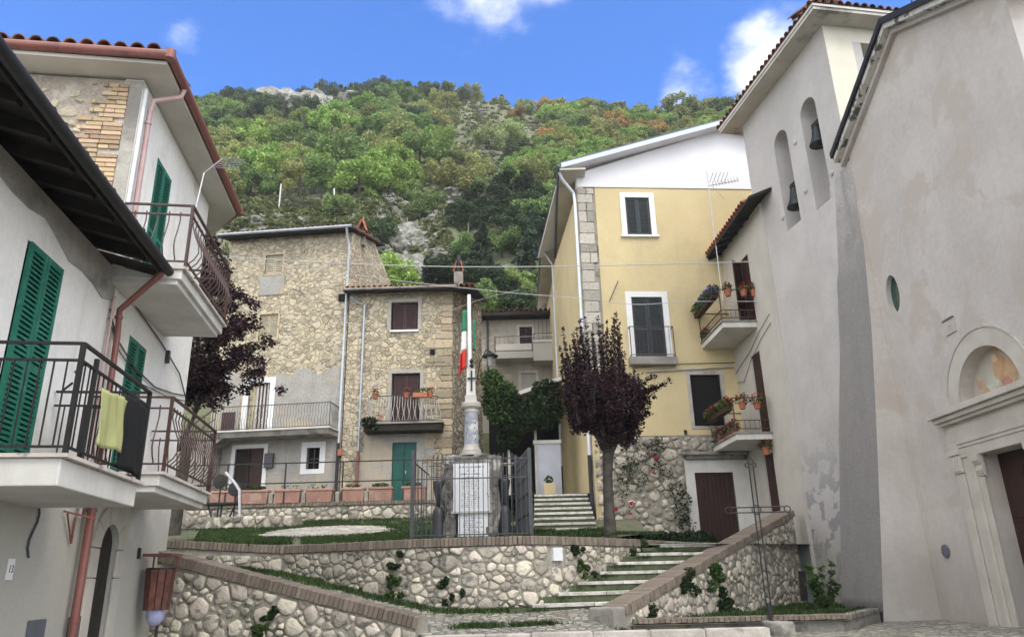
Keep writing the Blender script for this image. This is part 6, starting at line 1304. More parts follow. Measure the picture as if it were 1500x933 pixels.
# ================================================================== trees near the square
def limb(mb, p, d, r, L, depth, rd, tips, spread=.5, upw=.25):
    pts = [p]; q = Vector(p); dd = Vector(d).normalized()
    for i in range(4):
        dd = (dd+Vector((rd.uniform(-1, 1), rd.uniform(-1, 1), rd.uniform(-.3, 1)*upw*2))*.13).normalized(); q = q+dd*L/4; pts.append(q.copy())
    mb.tube(pts, [r*(1-.12*i) for i in range(5)], 7 if r > .04 else 4)
    if depth == 0: tips.append((q, dd)); return
    for k in range(rd.choice([3, 3, 4])):
        a = rd.uniform(0, 6.28); sp = spread*rd.uniform(.6, 1.2); x = dd.orthogonal().normalized(); y = dd.cross(x)
        nd_ = (dd+(x*math.cos(a)+y*math.sin(a))*sp+Vector((0, 0, upw))).normalized(); limb(mb, q-dd*rd.uniform(0, L*.25), nd_, r*.55, L*rd.uniform(.6, .85), depth-1, rd, tips, spread, upw)
# plum tree on the right, upright twigs
PT = thing('plum_tree', 'upright purple-leaved plum tree with feathery shoots in front of the yellow house', 'tree', (1.86, 15.5, 2.35))
rd = random.Random(12); mb = MB(); tips = []
mb.tube([(1.86, 15.5, 2.25), (1.87, 15.5, 2.9), (1.88, 15.5, 3.5), (1.93, 15.5, 4.05)], [.135, .11, .10, .12], 12)
for a in range(6): limb(mb, Vector((1.93, 15.5, 3.95)), Vector((math.cos(a*1.05)*.75, math.sin(a*1.05)*.6, 1)), .075, .75, 2, rd, tips, .45, .35)
mb.build('trunk', m_bark, PT)
blobs = []
for (q, d) in tips: blobs.append((tuple(q), (.22, .22, .28), 75))
c0_ = Vector((1.98, 15.5, 4.95))
for i in range(80):
    v = Vector((rd.gauss(0, 1), rd.gauss(0, 1), rd.gauss(0, 1))).normalized(); k_ = rd.random()**.4; v = Vector((v.x*.86*k_, v.y*.85*k_, v.z*.80*k_))
    if v.z > .2: v *= .85
    blobs.append((tuple(c0_+v), (.22, .22, .24), 330))
leaves('crown', blobs, .042, m_leaf_plum, PT, seed=31, shell=.1)
mb = MB(); bl = []
for i in range(64):   # long upright shoots
    x = rd.uniform(-.98, .62); y = rd.uniform(-.6, .6); z0 = 5.55-.35*abs(x); top = 6.95-.5*abs(x+.1)+rd.uniform(-.75, .1)-(.55 if x > .3 else 0)
    a, b_ = Vector((2.0+x*.78, 15.5+y, z0-.7)), Vector((2.0+x*1.0, 15.5+y*1.1, top)); mb.tube([a, (a+b_)/2, b_], [.014, .009, .004], 4)
    for k in range(14): t = k/13; bl.append((tuple(a.lerp(b_, t)), (.10-.055*t, .10-.055*t, .09), int(26-13*t)))
mb.build('shoots', m_bark, PT); leaves('shoot_leaves', bl, .042, m_leaf_plum, PT, seed=32, shell=.05)
bl = []
for i in range(7): a = Vector((2.4+rd.uniform(-.2, .3), 15.5, 4.9+rd.uniform(-.5, .4))); b_ = a+Vector((rd.uniform(.35, .75), rd.uniform(-.3, .3), rd.uniform(.1, .4))); [bl.append((tuple(a.lerp(b_, k/7)), (.09, .09, .08), 18)) for k in range(8)]
leaves('side_shoot_leaves', bl, .048, m_leaf_plum, PT, seed=33, shell=.05)
# purple tree behind the left house
PL = thing('purple_tree', 'spreading dark purple tree behind the corner of the left white house', 'tree', (-8.3, 19, 2.8))
mb = MB(); tips = []; mb.tube([(-8.5, 19, 2.6), (-8.45, 19, 4), (-8.4, 19, 5.2)], [.17, .14, .12], 10)
for a in range(6): limb(mb, Vector((-8.6, 19, 4.9)), Vector((math.cos(a*1.05)*.5-.2, math.sin(a*1.05)*.5, 1)), .07, 1.0, 2, rd, tips, .45, .25)
mb.build('trunk', m_bark, PL)
blobs = [(tuple(q), (.4, .4, .35), 120) for q, d in tips]
for (px, py, rx, rz, n) in ((306, 395, .4, .6, 12), (322, 450, .55, .55, 15), (305, 520, .6, .8, 20), (335, 505, .5, .55, 14), (362, 480, .35, .3, 6), (365, 535, .35, .35, 7), (318, 565, .5, .4, 12), (290, 560, .4, .5, 8), (298, 460, .5, .8, 14), (303, 355, .3, .5, 7), (360, 435, .25, .18, 4), (378, 545, .18, .15, 2)):
    c = atY(px, py, 18.7)
    for k in range(int(n*1.7)): blobs.append(((c.x+rd.gauss(0, 1)*rx*.55, c.y+rd.gauss(0, 1)*.7, c.z+rd.gauss(0, 1)*rz*.55), (.22, .24, .17), 80))
leaves('crown', blobs, .065, m_leaf_plum, PL, seed=34, shell=.1)
# ================================================================== balcony flowers on the cream house
def fbox(p0, p1, lab, fl, seed, h=.16, big=1.0):
    p0 = Vector(p0); p1 = Vector(p1); t = thing('flower_box', lab, 'flower box', p0); d = (p1-p0); nrm = Vector((0, 0, 1)).cross(d).normalized()
    MB().hexa([p+nrm*s*.09+Vector((0, 0, z)) for z in (0, h) for p, s in ((p0, -1), (p1, -1), (p1, 1), (p0, 1))]).build('box', m_wood, t)
    n = 7; bl = [(tuple(p0.lerp(p1, (i+.5)/n)+Vector((0, 0, h+.08))), (.2*big, .2*big, .17*big), 150) for i in range(n)]; leaves('foliage', bl, .06, m_leaf_green, t, seed=seed); bl = [(tuple(p0.lerp(p1, (i+.5)/n)+Vector((0, 0, h+.14))), (.2*big, .2*big, .15*big), 40 if fl is m_flower else 60) for i in range(n)]
    leaves('blossoms', bl[:7 if fl is m_flower else 4], .055, fl, t, seed=seed+1)
fbox(FR.P(2.0, 9.05, 1.06), FR.P(.15, 9.05, 1.06), 'long flower box with violet petunias along the upper balcony rail', m_violet, 70, big=1.15)
fbox(FR.P(2.0, 5.75, 1.06), FR.P(.15, 5.75, 1.06), 'long reddish flower box along the lower balcony rail of the cream house', m_flower, 72, big=1.0)
for k, (u, z, n_) in enumerate(((2.1, 9.0, .75), (2.1, 9.0, .3), (2.1, 9.0, .0), (2.1, 5.75, .75), (2.1, 5.75, .35), (1.1, 5.16, .8), (1.6, 5.16, .85), (.6, 5.16, .9))):
    geranium(FR.P(u+.1 if k < 5 else u, z, n_), ['red geranium on the near rail of the upper balcony, farthest from the wall', 'red geranium in the middle of the near upper balcony rail', 'red geranium on the near upper balcony rail beside the brown door', 'red geranium on the near lower balcony rail, farthest from the wall', 'red geranium on the near lower balcony rail beside the brown door', 'leafy potted plant standing on the lower balcony floor, middle', 'leafy potted plant on the lower balcony floor nearest the tower', 'leafy potted plant at the far end of the lower balcony floor'][k], s=.2 if k > 2 else .16, seed=80+k, n=150 if k > 4 else 90)
geranium(FR.P(2.0, 4.55, .2), 'clay pot of dry red flowers hung on the wall beneath the lower balcony', s=.2, seed=91, n=120)
geranium(atY(1035, 495, 21.5)+Vector((0, 0, -.1)), 'green plant hanging outside the upper balcony bars', s=.2, seed=92, n=160, pot=False)
# ivy and roses on the rubble base, shrub at its foot
iv = thing('climbing_rose', 'climbing rose with a few red blooms on the rubble base of the yellow house', 'plant', FY.P(1.5, 2.3, .2))
bl = [(tuple(FY.P(a, z, .12)), (.22, .08, .22), n) for a, z, n in ((.7, 4.3, 90), (.9, 4.6, 110), (1.3, 5.0, 90), (1.7, 5.15, 120), (1.6, 4.7, 80), (1.9, 4.3, 70), (1.15, 4.2, 60), (2.2, 3.9, 110), (2.35, 3.6, 130), (2.3, 3.2, 130), (2.4, 2.9, 120), (.6, 3.9, 50), (.35, 4.6, 50))]
bl = [(c, (a*1.3, b_, d*1.3), int(n*1.0)) for c, (a, b_, d), n in bl]; leaves('foliage', bl, .05, m_leaf_dark, iv, seed=40); leaves('blooms', [(tuple(FY.P(a, z, .22)), (.06, .05, .06), 14) for a, z in ((.35, 3.35), (.85, 3.5), (1.55, 4.35), (1.62, 4.75), (.75, 3.25))], .06, m_flower, iv, seed=41)
sh = thing('low_hedge', 'low dark green plants in the bed at the foot of the rubble base', 'shrub', (3.6, 18.6, 2.2)); leaves('foliage', [((2.7+.22*i, 18.0+.25*(i % 3), 2.34), (.3, .4, .22), 420) for i in range(9)], .07, m_leaf_dark, sh, seed=42)
ol = thing('small_shrub', 'thin leafy shrub growing against the white foot of the bell tower', 'shrub', (5.9, 15.9, .9)); mb = MB(); bl = []
for i in range(12): b0_ = Vector((5.85+rd.uniform(-.08, .08), 15.3, .88)); t_ = b0_+Vector((rd.uniform(-.35, .3), rd.uniform(-.2, .2), rd.uniform(.35, .85))); mb.tube([b0_, (b0_+t_)/2+Vector((0, 0, .05)), t_], .006, 4); bl += [(tuple(b0_.lerp(t_, k/5)), (.05, .05, .05), 9) for k in range(1, 6)]
mb.build('stems', m_bark, ol, kind='stuff'); leaves('foliage', bl, .07, m_leaf_green, ol, seed=43, aspect=2.4)
# weeds growing from the walls
wd_ = [(W2P.P, 5.1, 1.6, .16), (W2P.P, 5.15, 1.9, .14), (W2P.P, 6.15, 1.45, .14), (W2P.P, 8.75, 1.75, .12), (W2P.P, 9.1, 1.5, .26), (W2P.P, 9.45, 1.35, .26), (W2P.P, 10.6, 2.0, .22), (W2P.P, 10.3, 1.7, .16), (W2P.P, 8.6, 2.08, .1), (W1P.P, 2.35, .95, .13), (W1P.P, 2.4, 1.15, .12), (W3P.P, 2.2, 1.5, .22), (W3P.P, 3.4, 1.6, .26), (W3P.P, 3.5, 1.2, .3), (W3P.P, .85, .98, .15), (W2P.P, 3.3, 1.65, .13), (W2P.P, 4.4, 1.42, .12)]
labs = ['green weed tuft in the long curved wall near its left bend', 'weed high in the curved wall above the left tuft', 'small weed low in the curved wall, left of the middle', 'weed right of the white plaque in the curved wall', 'bushy weed in the curved wall beside the stone steps', 'bushy weed at the foot of the curved wall beside the steps', 'weed hanging by the top steps at the end of the curved wall', 'weed by the middle steps at the end of the curved wall', 'tiny weed under the coping right of the white plaque', 'dark weed growing in the lower left wall', 'dark weed just above another in the lower left wall', 'ivy patch in the middle of the stair parapet', 'ivy patch high on the stair parapet near the tower', 'ivy at the foot of the stair parapet', 'weed at the low end of the stair parapet', 'small weed left of the bend in the curved wall', 'small weed in the curved wall below the coping bend']
for k, (Pf, u, z, s_) in enumerate(wd_): leaves('weed', [(tuple(Pf(u+rd.gauss(0, s_*.7), z+rd.gauss(0, s_*.55), .05)), (s_*rd.uniform(.3, .7), s_*.3, s_*rd.uniform(.25, .6)), int(900*s_*s_*4+20)) for _q in range(6)], .035, m_leaf_dark if k % 3 else m_leaf_green, None, seed=100+k, label=labs[k], cat='weed')
# ================================================================== grass
def grass(name, pts, h, m, per=1, w=.012, seed=5):
    r = np.random.default_rng(seed); P = np.repeat(np.array(pts), per, 0); n = len(P); P[:, :2] += r.normal(0, .035, (n, 2))
    a = r.uniform(0, 6.28, n); hh = h*r.uniform(.4, 1.2, n); lean = r.normal(0, .35, (n, 2))*hh[:, None]
    ww = w*r.uniform(.7, 1.4, n); dx = np.cos(a)*ww; dy = np.sin(a)*ww
    V = np.empty((n, 3, 3)); V[:, 0] = P; V[:, 0, 0] -= dx; V[:, 0, 1] -= dy; V[:, 1] = P; V[:, 1, 0] += dx; V[:, 1, 1] += dy; V[:, 2] = P; V[:, 2, :2] += lean; V[:, 2, 2] += hh
    V = V.reshape(-1, 3); me = bpy.data.meshes.new(name); me.vertices.add(3*n); me.vertices.foreach_set('co', V.ravel()); me.loops.add(3*n); me.loops.foreach_set('vertex_index', np.arange(3*n)); me.polygons.add(n); me.polygons.foreach_set('loop_start', np.arange(0, 3*n, 3)); me.polygons.foreach_set('loop_total', np.full(n, 3)); me.update(calc_edges=True); me.materials.append(m)
    o = bpy.data.objects.new(name, me); link(o, None, (0, 0, 0)); o['kind'] = 'stuff'; return o
rg_ = random.Random(77); pts = []
def inpatch(x, y): return ((x+4.9)/1.75)**2+((y-19.7)/1.9)**2 < 1
for _ in range(26000):   # terrace lawn
    t = rg_.random()**1.3; u = rg_.uniform(0, W2P.L-1.2); p = W2P.P(u, 0, -.45); y = p.y+(23.9-p.y)*t; x = p.x+(-11+(p.x+6.9)*1.52-p.x)*((y-p.y)/(25.5-p.y))
    if inpatch(x, y) or (-1.6 < x < .3 and 15.4 < y < 16.4) or (x > .3 and y > 18.8): continue
    if mnoise.noise(Vector((x*1.3, y*1.3, 2))) < -.05 and x > -4.0+2: continue
    if mnoise.noise(Vector((x*2.1, y*2.1, 6))) < -.28: continue
    pts.append((x, y, terr_z(x, y)))
grass('lawn_grass', pts, .075, m_grassblade, per=4, w=.010)
pts = []
for _ in range(9000): x = rg_.uniform(-12, -5.2); y = rg_.uniform(14.6, 23.5); pts.append((x, y, terr_z(x, y))) if (x+6.3)*.0 + y > 14.9-(x+6)*.05 and not inpatch(x, y) else None
grass('side_grass', pts, .075, m_grassblade, per=3, w=.010, seed=56)
pts = []
for _ in range(2600): x = rg_.uniform(.6, 3.2); y = rg_.uniform(15.2, 18.8); (w2side := None); pts.append((x, y, 2.34+max(0, (2.6-x))*.02+(y-15)*.05)) if x < 2.2+(y-15.3)*.7 else None
for _ in range(1100): a = rg_.uniform(0, 6.28); r_ = rg_.uniform(.9, 1.12); x = -4.9+1.75*r_*math.cos(a); y = 19.7+1.9*r_*math.sin(a); pts.append((x, y, terr_z(x, y)))
grass('lawn_edge_grass', pts[-3700:], .075, m_grassblade, per=3, w=.010, seed=55)
pts = []
for _ in range(3800):
    u = rg_.uniform(0, 9.6); off = abs(rg_.gauss(.06, .10 if u > 4 else .22)); p = W2P.P(u, 0, off); pts.append((p.x, p.y, path_z(p.x, p.y)))
for _ in range(1300): u = rg_.uniform(0, 3.2); p = W1P.P(u, 0, -.42-abs(rg_.gauss(0, .25))); pts.append((p.x, p.y, path_z(p.x, p.y)))
for c in ((-.65, 12.0), (-.5, 12.05), (.05, 12.05), (.35, 12.1), (-.75, 12.05)):
    for _ in range(120): x = c[0]+rg_.gauss(0, .13); y = c[1]+rg_.gauss(0, .05); pts.append((x, y, path_z(x, y)))
for _ in range(300): x = rg_.uniform(1.4, 1.9); y = 12.35+rg_.gauss(0, .05); pts.append((x, y, path_z(x, y)))
grass('path_grass', pts, .075, m_grassblade, per=3, w=.010, seed=6)
pts = []
for i, (x, y, z) in enumerate(LE):      # on and under the treads
    for _ in range(900):
        t = rg_.random(); p = Vector((x, y, 0))+dv*(t**1.1)*2.4+Vector((-math.sin(R(14)), math.cos(R(14)), 0))*.40
        if w3d.x*(p.y-w3b.y)-w3d.y*(p.x-w3b.x) < 0: continue
        pts.append((p.x, p.y-.03, z-.02))
    for _ in range(130): pts.append((x+rg_.gauss(-.05, .1), y+rg_.gauss(.1, .1), z-.1))
grass('step_grass', pts, .075, m_grassblade, per=3, w=.009, seed=7)
pts = []
for i in range(8):
    for _ in range(60): pts.append((.44+rg_.random()**1.5*1.45, 19.0+i*.46-.03, 2.73+i*.165-.155))
grass('upper_step_grass', pts, .06, m_grassblade, per=2, w=.009, seed=8)
pts = []
for _ in range(7000):
    x = rg_.uniform(1.9, 7.0); y = rg_.uniform(12.7, 18.8); p = W3P.P(0, 0, 0); s_ = (y-12.5)/(6.3)*5.13+1.62
    if x < s_+.03: continue
    if x < 5.05+(y-12.5)*.72 and mnoise.noise(Vector((x, y, 1))) > -.15: pts.append((x, y, .86))
grass('planter_grass', pts, .095, m_grassblade, per=3, w=.010, seed=9)
# ================================================================== hillside: rocks, scrub, trees
def rockmesh(seed, m=m_rock, sub=3):
    bm = bmesh.new(); bmesh.ops.create_icosphere(bm, subdivisions=sub, radius=1); s = Vector((seed*7.1, 0, 0))
    for v in bm.verts:
        d = 1+mnoise.noise(v.co*1.1+s)*.55+mnoise.noise(v.co*2.7+s)*.28+mnoise.noise(v.co*6+s)*.1; v.co *= d; v.co.z *= .75
        q = v.co; 
    me = bpy.data.meshes.new('rock'); bm.to_mesh(me); bm.free(); me.shade_smooth(); me.set_sharp_from_angle(angle=R(28)); me.materials.append(m); return me
RK = [rockmesh(i) for i in range(6)]
def on_hill(px, py, ymin=34, ymax=118):
    """where the line of sight through a photo point meets the hillside"""
    d = ray(px, py); y = ymin
    while y < ymax:
        p = EYE+d*(y/d.y)
        if p.z < hill_z(p.x, y): return Vector((p.x, y, hill_z(p.x, y)))
        y += .5
    return None
rr = random.Random(21); nrock = 0
def boulder(p, s, sq=1.0, lab=None, grp=None):
    global nrock; o = inst('boulder', RK[rr.randrange(6)], Matrix.Translation(p) @ Matrix.Rotation(rr.uniform(0, 6.28), 4, 'Z') @ Matrix.Diagonal((s*rr.uniform(.8, 1.5), s*rr.uniform(.7, 1.1), s*sq*rr.uniform(.8, 1.2), 1)), None); ORG[o.name] = p
    tag(o, lab, 'boulder', grp); nrock += 1
for (x0, x1, y0, y1, n, s, sq, lab, grp) in ((420, 470, 146, 168, 24, 2.3, 1.0, 'pale limestone boulder in the outcrop on the skyline left of centre', 'boulders of the skyline outcrop'), (480, 530, 150, 182, 14, 1.6, 1, 'small pale boulder right of the skyline outcrop', 'boulders right of the skyline outcrop'),
        (360, 450, 318, 338, 14, .5, .8, 'grey boulder on the bare slope above the tall stone house roof', 'boulders above the tall stone house'), (580, 612, 350, 415, 22, .75, 1.6, 'pale rock of the little cliff above the red tiled roof', 'rocks of the little cliff'), (560, 620, 295, 345, 26, .45, .6, 'flat pale rock in the terraced gully', 'rocks in the terraced gully'),
        (612, 660, 370, 418, 16, .42, .7, 'pale rock low in the gully beside the pale chimney', 'rocks low in the gully'), (640, 800, 160, 300, 95, .6, .5, 'small pale rock on the stony slope near the top', 'rocks on the stony upper slope'), (555, 610, 140, 165, 9, .9, .6, 'pale rock just below the skyline', 'rocks just below the skyline'), (530, 580, 345, 375, 8, .5, .7, 'grey rock beside the tiled chimney', 'rocks beside the tiled chimney')):
    for _ in range(n):
        p = on_hill(rr.uniform(x0, x1), rr.uniform(y0, y1))
        if p: boulder(p+Vector((0, 0, s*.1)), s*rr.choice([.5, .7, 1, 1.25]), sq, lab, grp)
# crown meshes shared by the hillside trees
def crownmesh(seed, n=4200, flat=.8, leaf=.24, tall=1.0, pine=False):
    r = np.random.default_rng(seed); rd = random.Random(seed); B = []
    if pine:
        for i in range(26): t = i/25; rad = ((1-t)**.8*.85+.05)*rd.uniform(.7, 1.1); [B.append(((math.cos(a)*rad*.7, math.sin(a)*rad*.7, -1+2.3*t+rd.uniform(-.06, .06)), (rad*.42, rad*.42, .12), 30)) for a in [rd.uniform(0, 6.28) for _ in range(4)]]
    else:
        for i in range(24):
            v = Vector((rd.gauss(0, 1), rd.gauss(0, 1), rd.gauss(0, .8)+.15)).normalized()*rd.uniform(.45, .88); k = rd.uniform(.16, .38); B.append(((v.x, v.y, v.z*flat*tall), (k, k, k*.75), int(n/24*(k/.27)**1.5)))
    o = leaves('crown', B, leaf, m_leaf_hill, None, seed=seed, shell=.3, up=.8, aspect=1.35); me = o.data
    org = ORG[o.name]; co = np.empty(len(me.vertices)*3); me.vertices.foreach_get('co', co); co = co.reshape(-1, 3)+np.array(org); me.vertices.foreach_set('co', co.ravel()); bpy.data.objects.remove(o); return me
CM_ = [crownmesh(200+i, 4200, [.8, .7, .95, .75, .85, .8][i], .078) for i in range(6)]; PM = [crownmesh(300+i, 0, leaf=.10, pine=True) for i in range(2)]
tkm = MB().tube([(0, 0, -1.3), (.03, 0, -.5), (0, .02, .2)], [.07, .05, .03], 6).mesh('trunk', m_bark)
KINDS = {'bright': ((.31, .45, .12), 'bright green bushy tree on the sunny middle of the hillside', 'bright green trees on the hillside'), 'dark': ((.105, .15, .07), 'dark green holm-oak like tree on the upper left hillside', 'dark trees on the upper hillside'),
         'mid': ((.24, .34, .12), 'mid green bushy tree on the hillside', 'mid green trees on the hillside'), 'olive': ((.36, .38, .15), 'olive green rounded tree on the upper hillside', 'olive trees on the hillside'), 'rust': ((.46, .32, .13), 'rust-coloured autumn tree on the upper hillside', 'rust-coloured trees on the hillside'),
         'pine': ((.05, .078, .045), 'dark conifer in the shaded gully behind the houses', 'dark conifers in the gully'), 'shade': ((.055, .085, .038), 'dark green tree in the shaded gully beside the yellow house', 'dark trees of the shaded gully'), 'pale': ((.42, .46, .22), 'pale grey-green loose tree on the hillside', 'pale trees on the hillside')}  # shade kind: the gully's shade is put into the leaf colour
placed = []; ntree = 0; far = []
def tree(p, s, kind, tall=1.0):
    global ntree; c, lab, grp = KINDS[kind]; t = thing('conifer' if kind == 'pine' else 'hill_tree', lab, 'tree', p, grp)
    me = PM[rr.randrange(2)] if kind == 'pine' else CM_[rr.randrange(6)]
    M = Matrix.Translation(p+Vector((0, 0, s*.8*tall))) @ Matrix.Rotation(rr.uniform(0, 6.28), 4, 'Z') @ Matrix.Diagonal((s*rr.uniform(.9, 1.15), s*rr.uniform(.9, 1.1), s*tall*rr.uniform(.85, 1.1), 1))
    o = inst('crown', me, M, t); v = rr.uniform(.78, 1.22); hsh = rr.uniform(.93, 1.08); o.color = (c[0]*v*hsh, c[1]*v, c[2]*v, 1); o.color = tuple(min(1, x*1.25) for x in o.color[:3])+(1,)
    inst('trunk', tkm, Matrix.Translation(p+Vector((0, 0, s*.9*tall))) @ Matrix.Diagonal((s, s, s, 1)), t); ntree += 1; return t
def region(px, py):
    """kind and likelihood of a tree at this spot of the hillside"""
    if 408 < px < 540 and 138 < py < 186: return ('dark',), .05
    if py < 330 and px < 300: return ('mid', 'bright', 'dark'), .9
    if py < 205 and px < 440: return ('dark', 'dark', 'mid', 'dark'), .95
    if py < 150: return ('dark', 'dark', 'olive', 'dark', 'mid'), .85
    if False: pass
    if 640 < px < 800 and 150 < py < 240: return ('olive', 'pale', 'olive', 'mid'), .022
    if 640 < px < 750 and 240 <= py < 310: return ('mid', 'olive', 'bright'), .05
    if 540 < px < 660 and 285 < py < 430: return ('mid', 'pale', 'dark'), .02
    if px < 560 and py > 296: return ('mid',), .012
    if px < 560 and py > 300: return ('mid',), .22
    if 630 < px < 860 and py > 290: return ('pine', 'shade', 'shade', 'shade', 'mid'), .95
    if py < 215 and px > 760: return ('olive', 'olive', 'mid', 'rust', 'bright', 'bright', 'mid'), .9
    if py < 250: return ('mid', 'olive', 'bright', 'olive', 'dark'), .85
    return ('bright', 'bright', 'mid', 'bright', 'olive'), .95
cand = []
for _ in range(9500):
    a = rr.uniform(-.80, .66); y = 37+(115-37)*rr.random()**.8; x = a*y; z = hill_z(x, y); v = CM.transposed() @ (Vector((x, y, z))-EYE); px = 750+FOC*v.x/-v.z; py = 466.5-FOC*v.y/-v.z
    if px < 200 or px > 1180: 
        if rr.random() < .5: continue
    cand.append((x, y, z, px, py))
for (x, y, z, px, py) in cand:
    ks, pr = region(px, py)
    if rr.random() > pr: continue
    s = rr.uniform(1.5, 2.5)*(1 if y > 60 else .85); 
    if 280 < px < 640 and 180 < py < 310: s *= 1.28
    if any((x-q[0])**2+(y-q[1])**2 < ((s+q[2])*.56)**2 for q in placed): continue
    placed.append((x, y, s)); far.append((x, y, z, s, rr.choice(ks), px, py))
def seen(px, py, s, y):
    t = py-FOC*s*1.7/y*.75         # top of the crown in the photo
    roof = [(-200, -99), (246, 60), (345, 330), (346, 345), (515, 340), (516, 415), (700, 418), (701, 455), (792, 458), (793, 355), (817, 350), (818, 240), (1056, 180), (1057, 185), (1190, -50), (2000, -99)]
    return t < np.interp(px, [q[0] for q in roof], [q[1] for q in roof])
vis = [q for q in far if seen(q[5], q[6], q[3], q[1])]
vis.sort(key=lambda q: q[1]-q[3]*6)
COLS = ((352, 'above the left house'), (430, 'above the long gutter'), (520, 'above the tiled chimney'), (610, 'above the red roof'), (700, 'above the pale chimney'), (800, 'beside the yellow house'), (920, 'above the gable eave'), (1300, 'above the gable top'))
NAMES = {'bright': 'bright green', 'dark': 'dark green', 'mid': 'mid green', 'olive': 'olive green', 'rust': 'rusty brown', 'pine': 'dark conical', 'shade': 'shade-darkened green', 'pale': 'pale green'}
def where(px, py):
    c = [t for x, t in COLS if px < x][0]; r_ = 'on the skyline' if py < 175 else ('just under the skyline' if py < 205 else ('high on the slope' if py < 240 else ('halfway up the slope' if py < 285 else ('low on the slope' if py < 340 else 'at the foot of the slope')))); return r_, c
for q in vis[:285]:
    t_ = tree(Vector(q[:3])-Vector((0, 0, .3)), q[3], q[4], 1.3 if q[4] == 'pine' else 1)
    r_, c = where(q[5], q[6]); t_['label'] = ('%s %s tree %s %s' % ('big' if q[3] > 2.2 else ('small' if q[3] < 1.75 else 'bushy'), NAMES[q[4]], r_, c))
bl = []; tn = []
for q in vis[285:]+[f for f in far if not seen(f[5], f[6], f[3], f[1]) and -400 < f[5] < 1150 and (f[5] < 330 or f[1] < 60)][:170]:
    c = KINDS[q[4]][0]; v = rr.uniform(.95, 1.5); cc_ = Vector(q[:3])+Vector((0, 0, q[3]*.7))
    for k in range(11):
        d = Vector((rr.gauss(0, 1), rr.gauss(0, 1), rr.gauss(0, .8)+.2)).normalized()*rr.uniform(.4, .85)*q[3]; kk = q[3]*rr.uniform(.2, .4); bl.append((tuple(cc_+Vector((d.x, d.y, d.z*.8))), (kk, kk, kk*.75), 80)); tn.append(tuple(min(1, x*v) for x in c))
leaves('far_wood', bl, .30, m_leaf_tint, None, seed=61, shell=.3, up=.8, aspect=1.35, tints=tn, kind='stuff')
# named single trees of the skyline and slope
for (px, py, s, kind) in ((450, 141, 1.9, 'dark'), (357, 150, 2.0, 'dark'), (755, 166, 1.7, 'rust'), (655, 152, 2.2, 'olive'), (1000, 170, 3.4, 'olive'), (1065, 165, 2.6, 'dark'), (560, 136, 2.2, 'dark'), (625, 135, 2.3, 'dark'), (860, 170, 3.0, 'olive'), (940, 172, 2.2, 'mid')):
    p = on_hill(px, py+12)
    if p:
        t_ = tree(p, s, kind); r_, c = where(px, py); t_['label'] = 'large lone %s crown %s %s' % (NAMES[kind], r_, c)
# scrub and tufts between the trees: nobody could count it
bl = []; rs = random.Random(3)
for _ in range(420):
    px = rs.uniform(330, 660); p = on_hill(px, rs.uniform(296, 345) if px < 560 else rs.uniform(290, 430)); k = rs.uniform(.15, .5)
    if p: bl.append(((p.x, p.y, p.z+k*.2), (k*1.4, k*1.4, k*.7), int(40+90*k)))
for _ in range(3400):
    a = rs.uniform(-.42, .40); y = 38+72*rs.random(); x = a*y; z = hill_z(x, y); k = rs.uniform(.15, .55)
    bl.append(((x, y, z+k*.3), (k*1.3, k*1.3, k*.8), int(26+60*k)))
sc_ = leaves('hill_scrub', bl, .22, m_leaf_hill, None, seed=60, up=1, kind='stuff'); sc_.color = (.20, .23, .09, 1)
# small stones strewn on the bare ground
mb = MB(); t_ = (1+5**.5)/2
for _ in range(2600):
    px = rs.choice([rs.uniform(330, 560), rs.uniform(540, 660), rs.uniform(540, 660), rs.uniform(600, 800), rs.uniform(600, 800), rs.uniform(600, 800)]); py = rs.uniform(295, 350) if px < 560 else (rs.uniform(280, 430) if px < 660 else rs.uniform(150, 310)); p = on_hill(px, py)
    if not p: continue
    k = rs.uniform(.08, .34); h = k*rs.uniform(.3, .8); n_ = 5; vs = [p+Vector((k*math.cos(i*1.26+k)*rs.uniform(.7, 1.2), k*math.sin(i*1.26+k)*.7, -.1)) for i in range(n_)]; ts_ = [p+Vector((k*.6*math.cos(i*1.26+k), k*.45*math.sin(i*1.26+k), h*rs.uniform(.7, 1.1))) for i in range(n_)]
    mb.add(vs+ts_, [(i, (i+1) % n_, n_+(i+1) % n_, n_+i) for i in range(n_)]+[tuple(range(n_, 2*n_))])
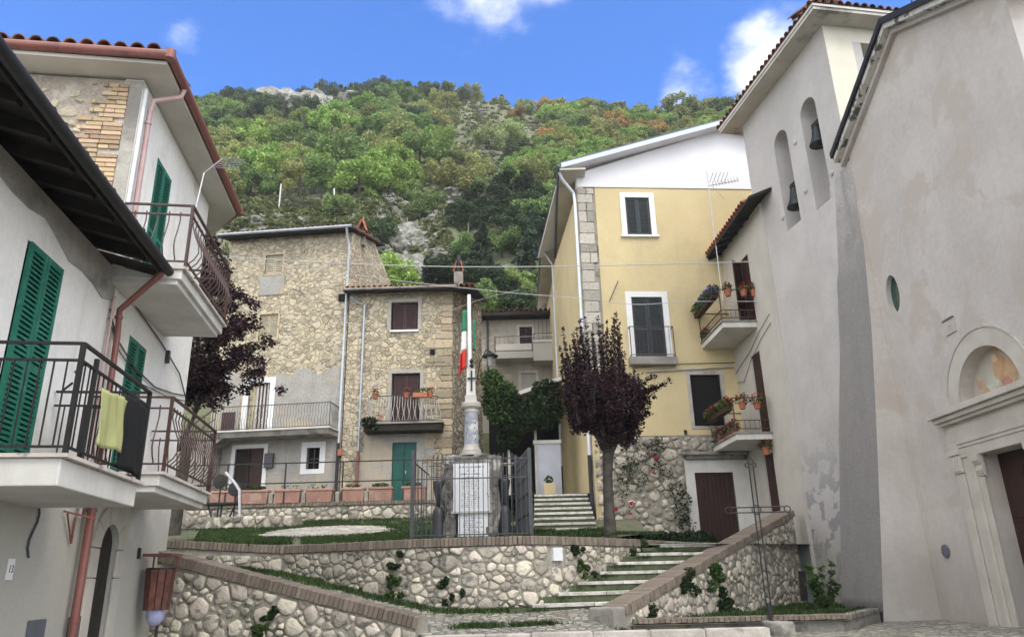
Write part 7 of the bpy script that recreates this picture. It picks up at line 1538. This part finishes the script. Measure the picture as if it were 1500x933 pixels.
mb.build('scattered_stones', m_rock, None, kind='stuff', org=(0, 60, 30))
# wire fence on the slope above the roofs
WF = thing('hill_fence', 'wire mesh fence with pale concrete posts on the slope above the tall stone house', 'fence', (-16, 48, 25)); tops = []
for (px, y0, y1) in ((408, 270, 313), (490, 276, 315)):
    p = on_hill(px, y1) or atY(px, y1, 48); q = atY(px, y0, p.y); MB().bar(p-Vector((0, 0, .2)), (p.x+(-.15 if px == 490 else 0), p.y, q.z), .10).build('post', m_slab, WF); tops.append((p, q.z))
for k in range(3): p = on_hill(345, 318) or atY(345, 318, 48) if k == 0 else None
ww_ = MB()
for (a, b_) in zip(tops, tops[1:]):
    for k in range(9): ww_.tube([a[0]+Vector((0, 0, (a[1]-a[0].z)*k/8)), b_[0]+Vector((0, 0, (b_[1]-b_[0].z)*k/8))], .012, 3)
    for k in range(26): t = k/26; c = a[0].lerp(b_[0], t); zt_ = a[1]+(b_[1]-a[1])*t; ww_.tube([c, Vector((c.x, c.y, zt_))], .012, 3)
ww_.build('wire_mesh', m_greyiron, WF, kind='stuff')
for k, (px, y0, y1) in enumerate(((548, 318, 352), (558, 315, 350), (571, 318, 348), (597, 318, 345), (611, 322, 352), (686, 325, 350), (553, 310, 345))):
    p = on_hill(px, y1)
    if p: q = atY(px, y0, p.y); o = MB().bar(p-Vector((0, 0, .2)), q, .05).build('stake', m_concrete, WF)

# ================================================================== air between the square and the ridge
b = MB(); b.cube(-260, 260, -40, 410, -1.6, 112); hz = b.build('haze', None, None, kind='stuff', org=(0, 150, -1.6))
hm = bpy.data.materials.new('haze_air'); hm.use_nodes = True; hn = hm.node_tree; hn.nodes.clear(); vo = hn.nodes.new('ShaderNodeVolumePrincipled'); ho = hn.nodes.new('ShaderNodeOutputMaterial'); hn.links.new(vo.outputs[0], ho.inputs['Volume'])
vo.inputs['Density'].default_value = .0006; vo.inputs['Color'].default_value = (.92, .95, 1, 1); vo.inputs['Anisotropy'].default_value = .2; hz.data.materials.append(hm)
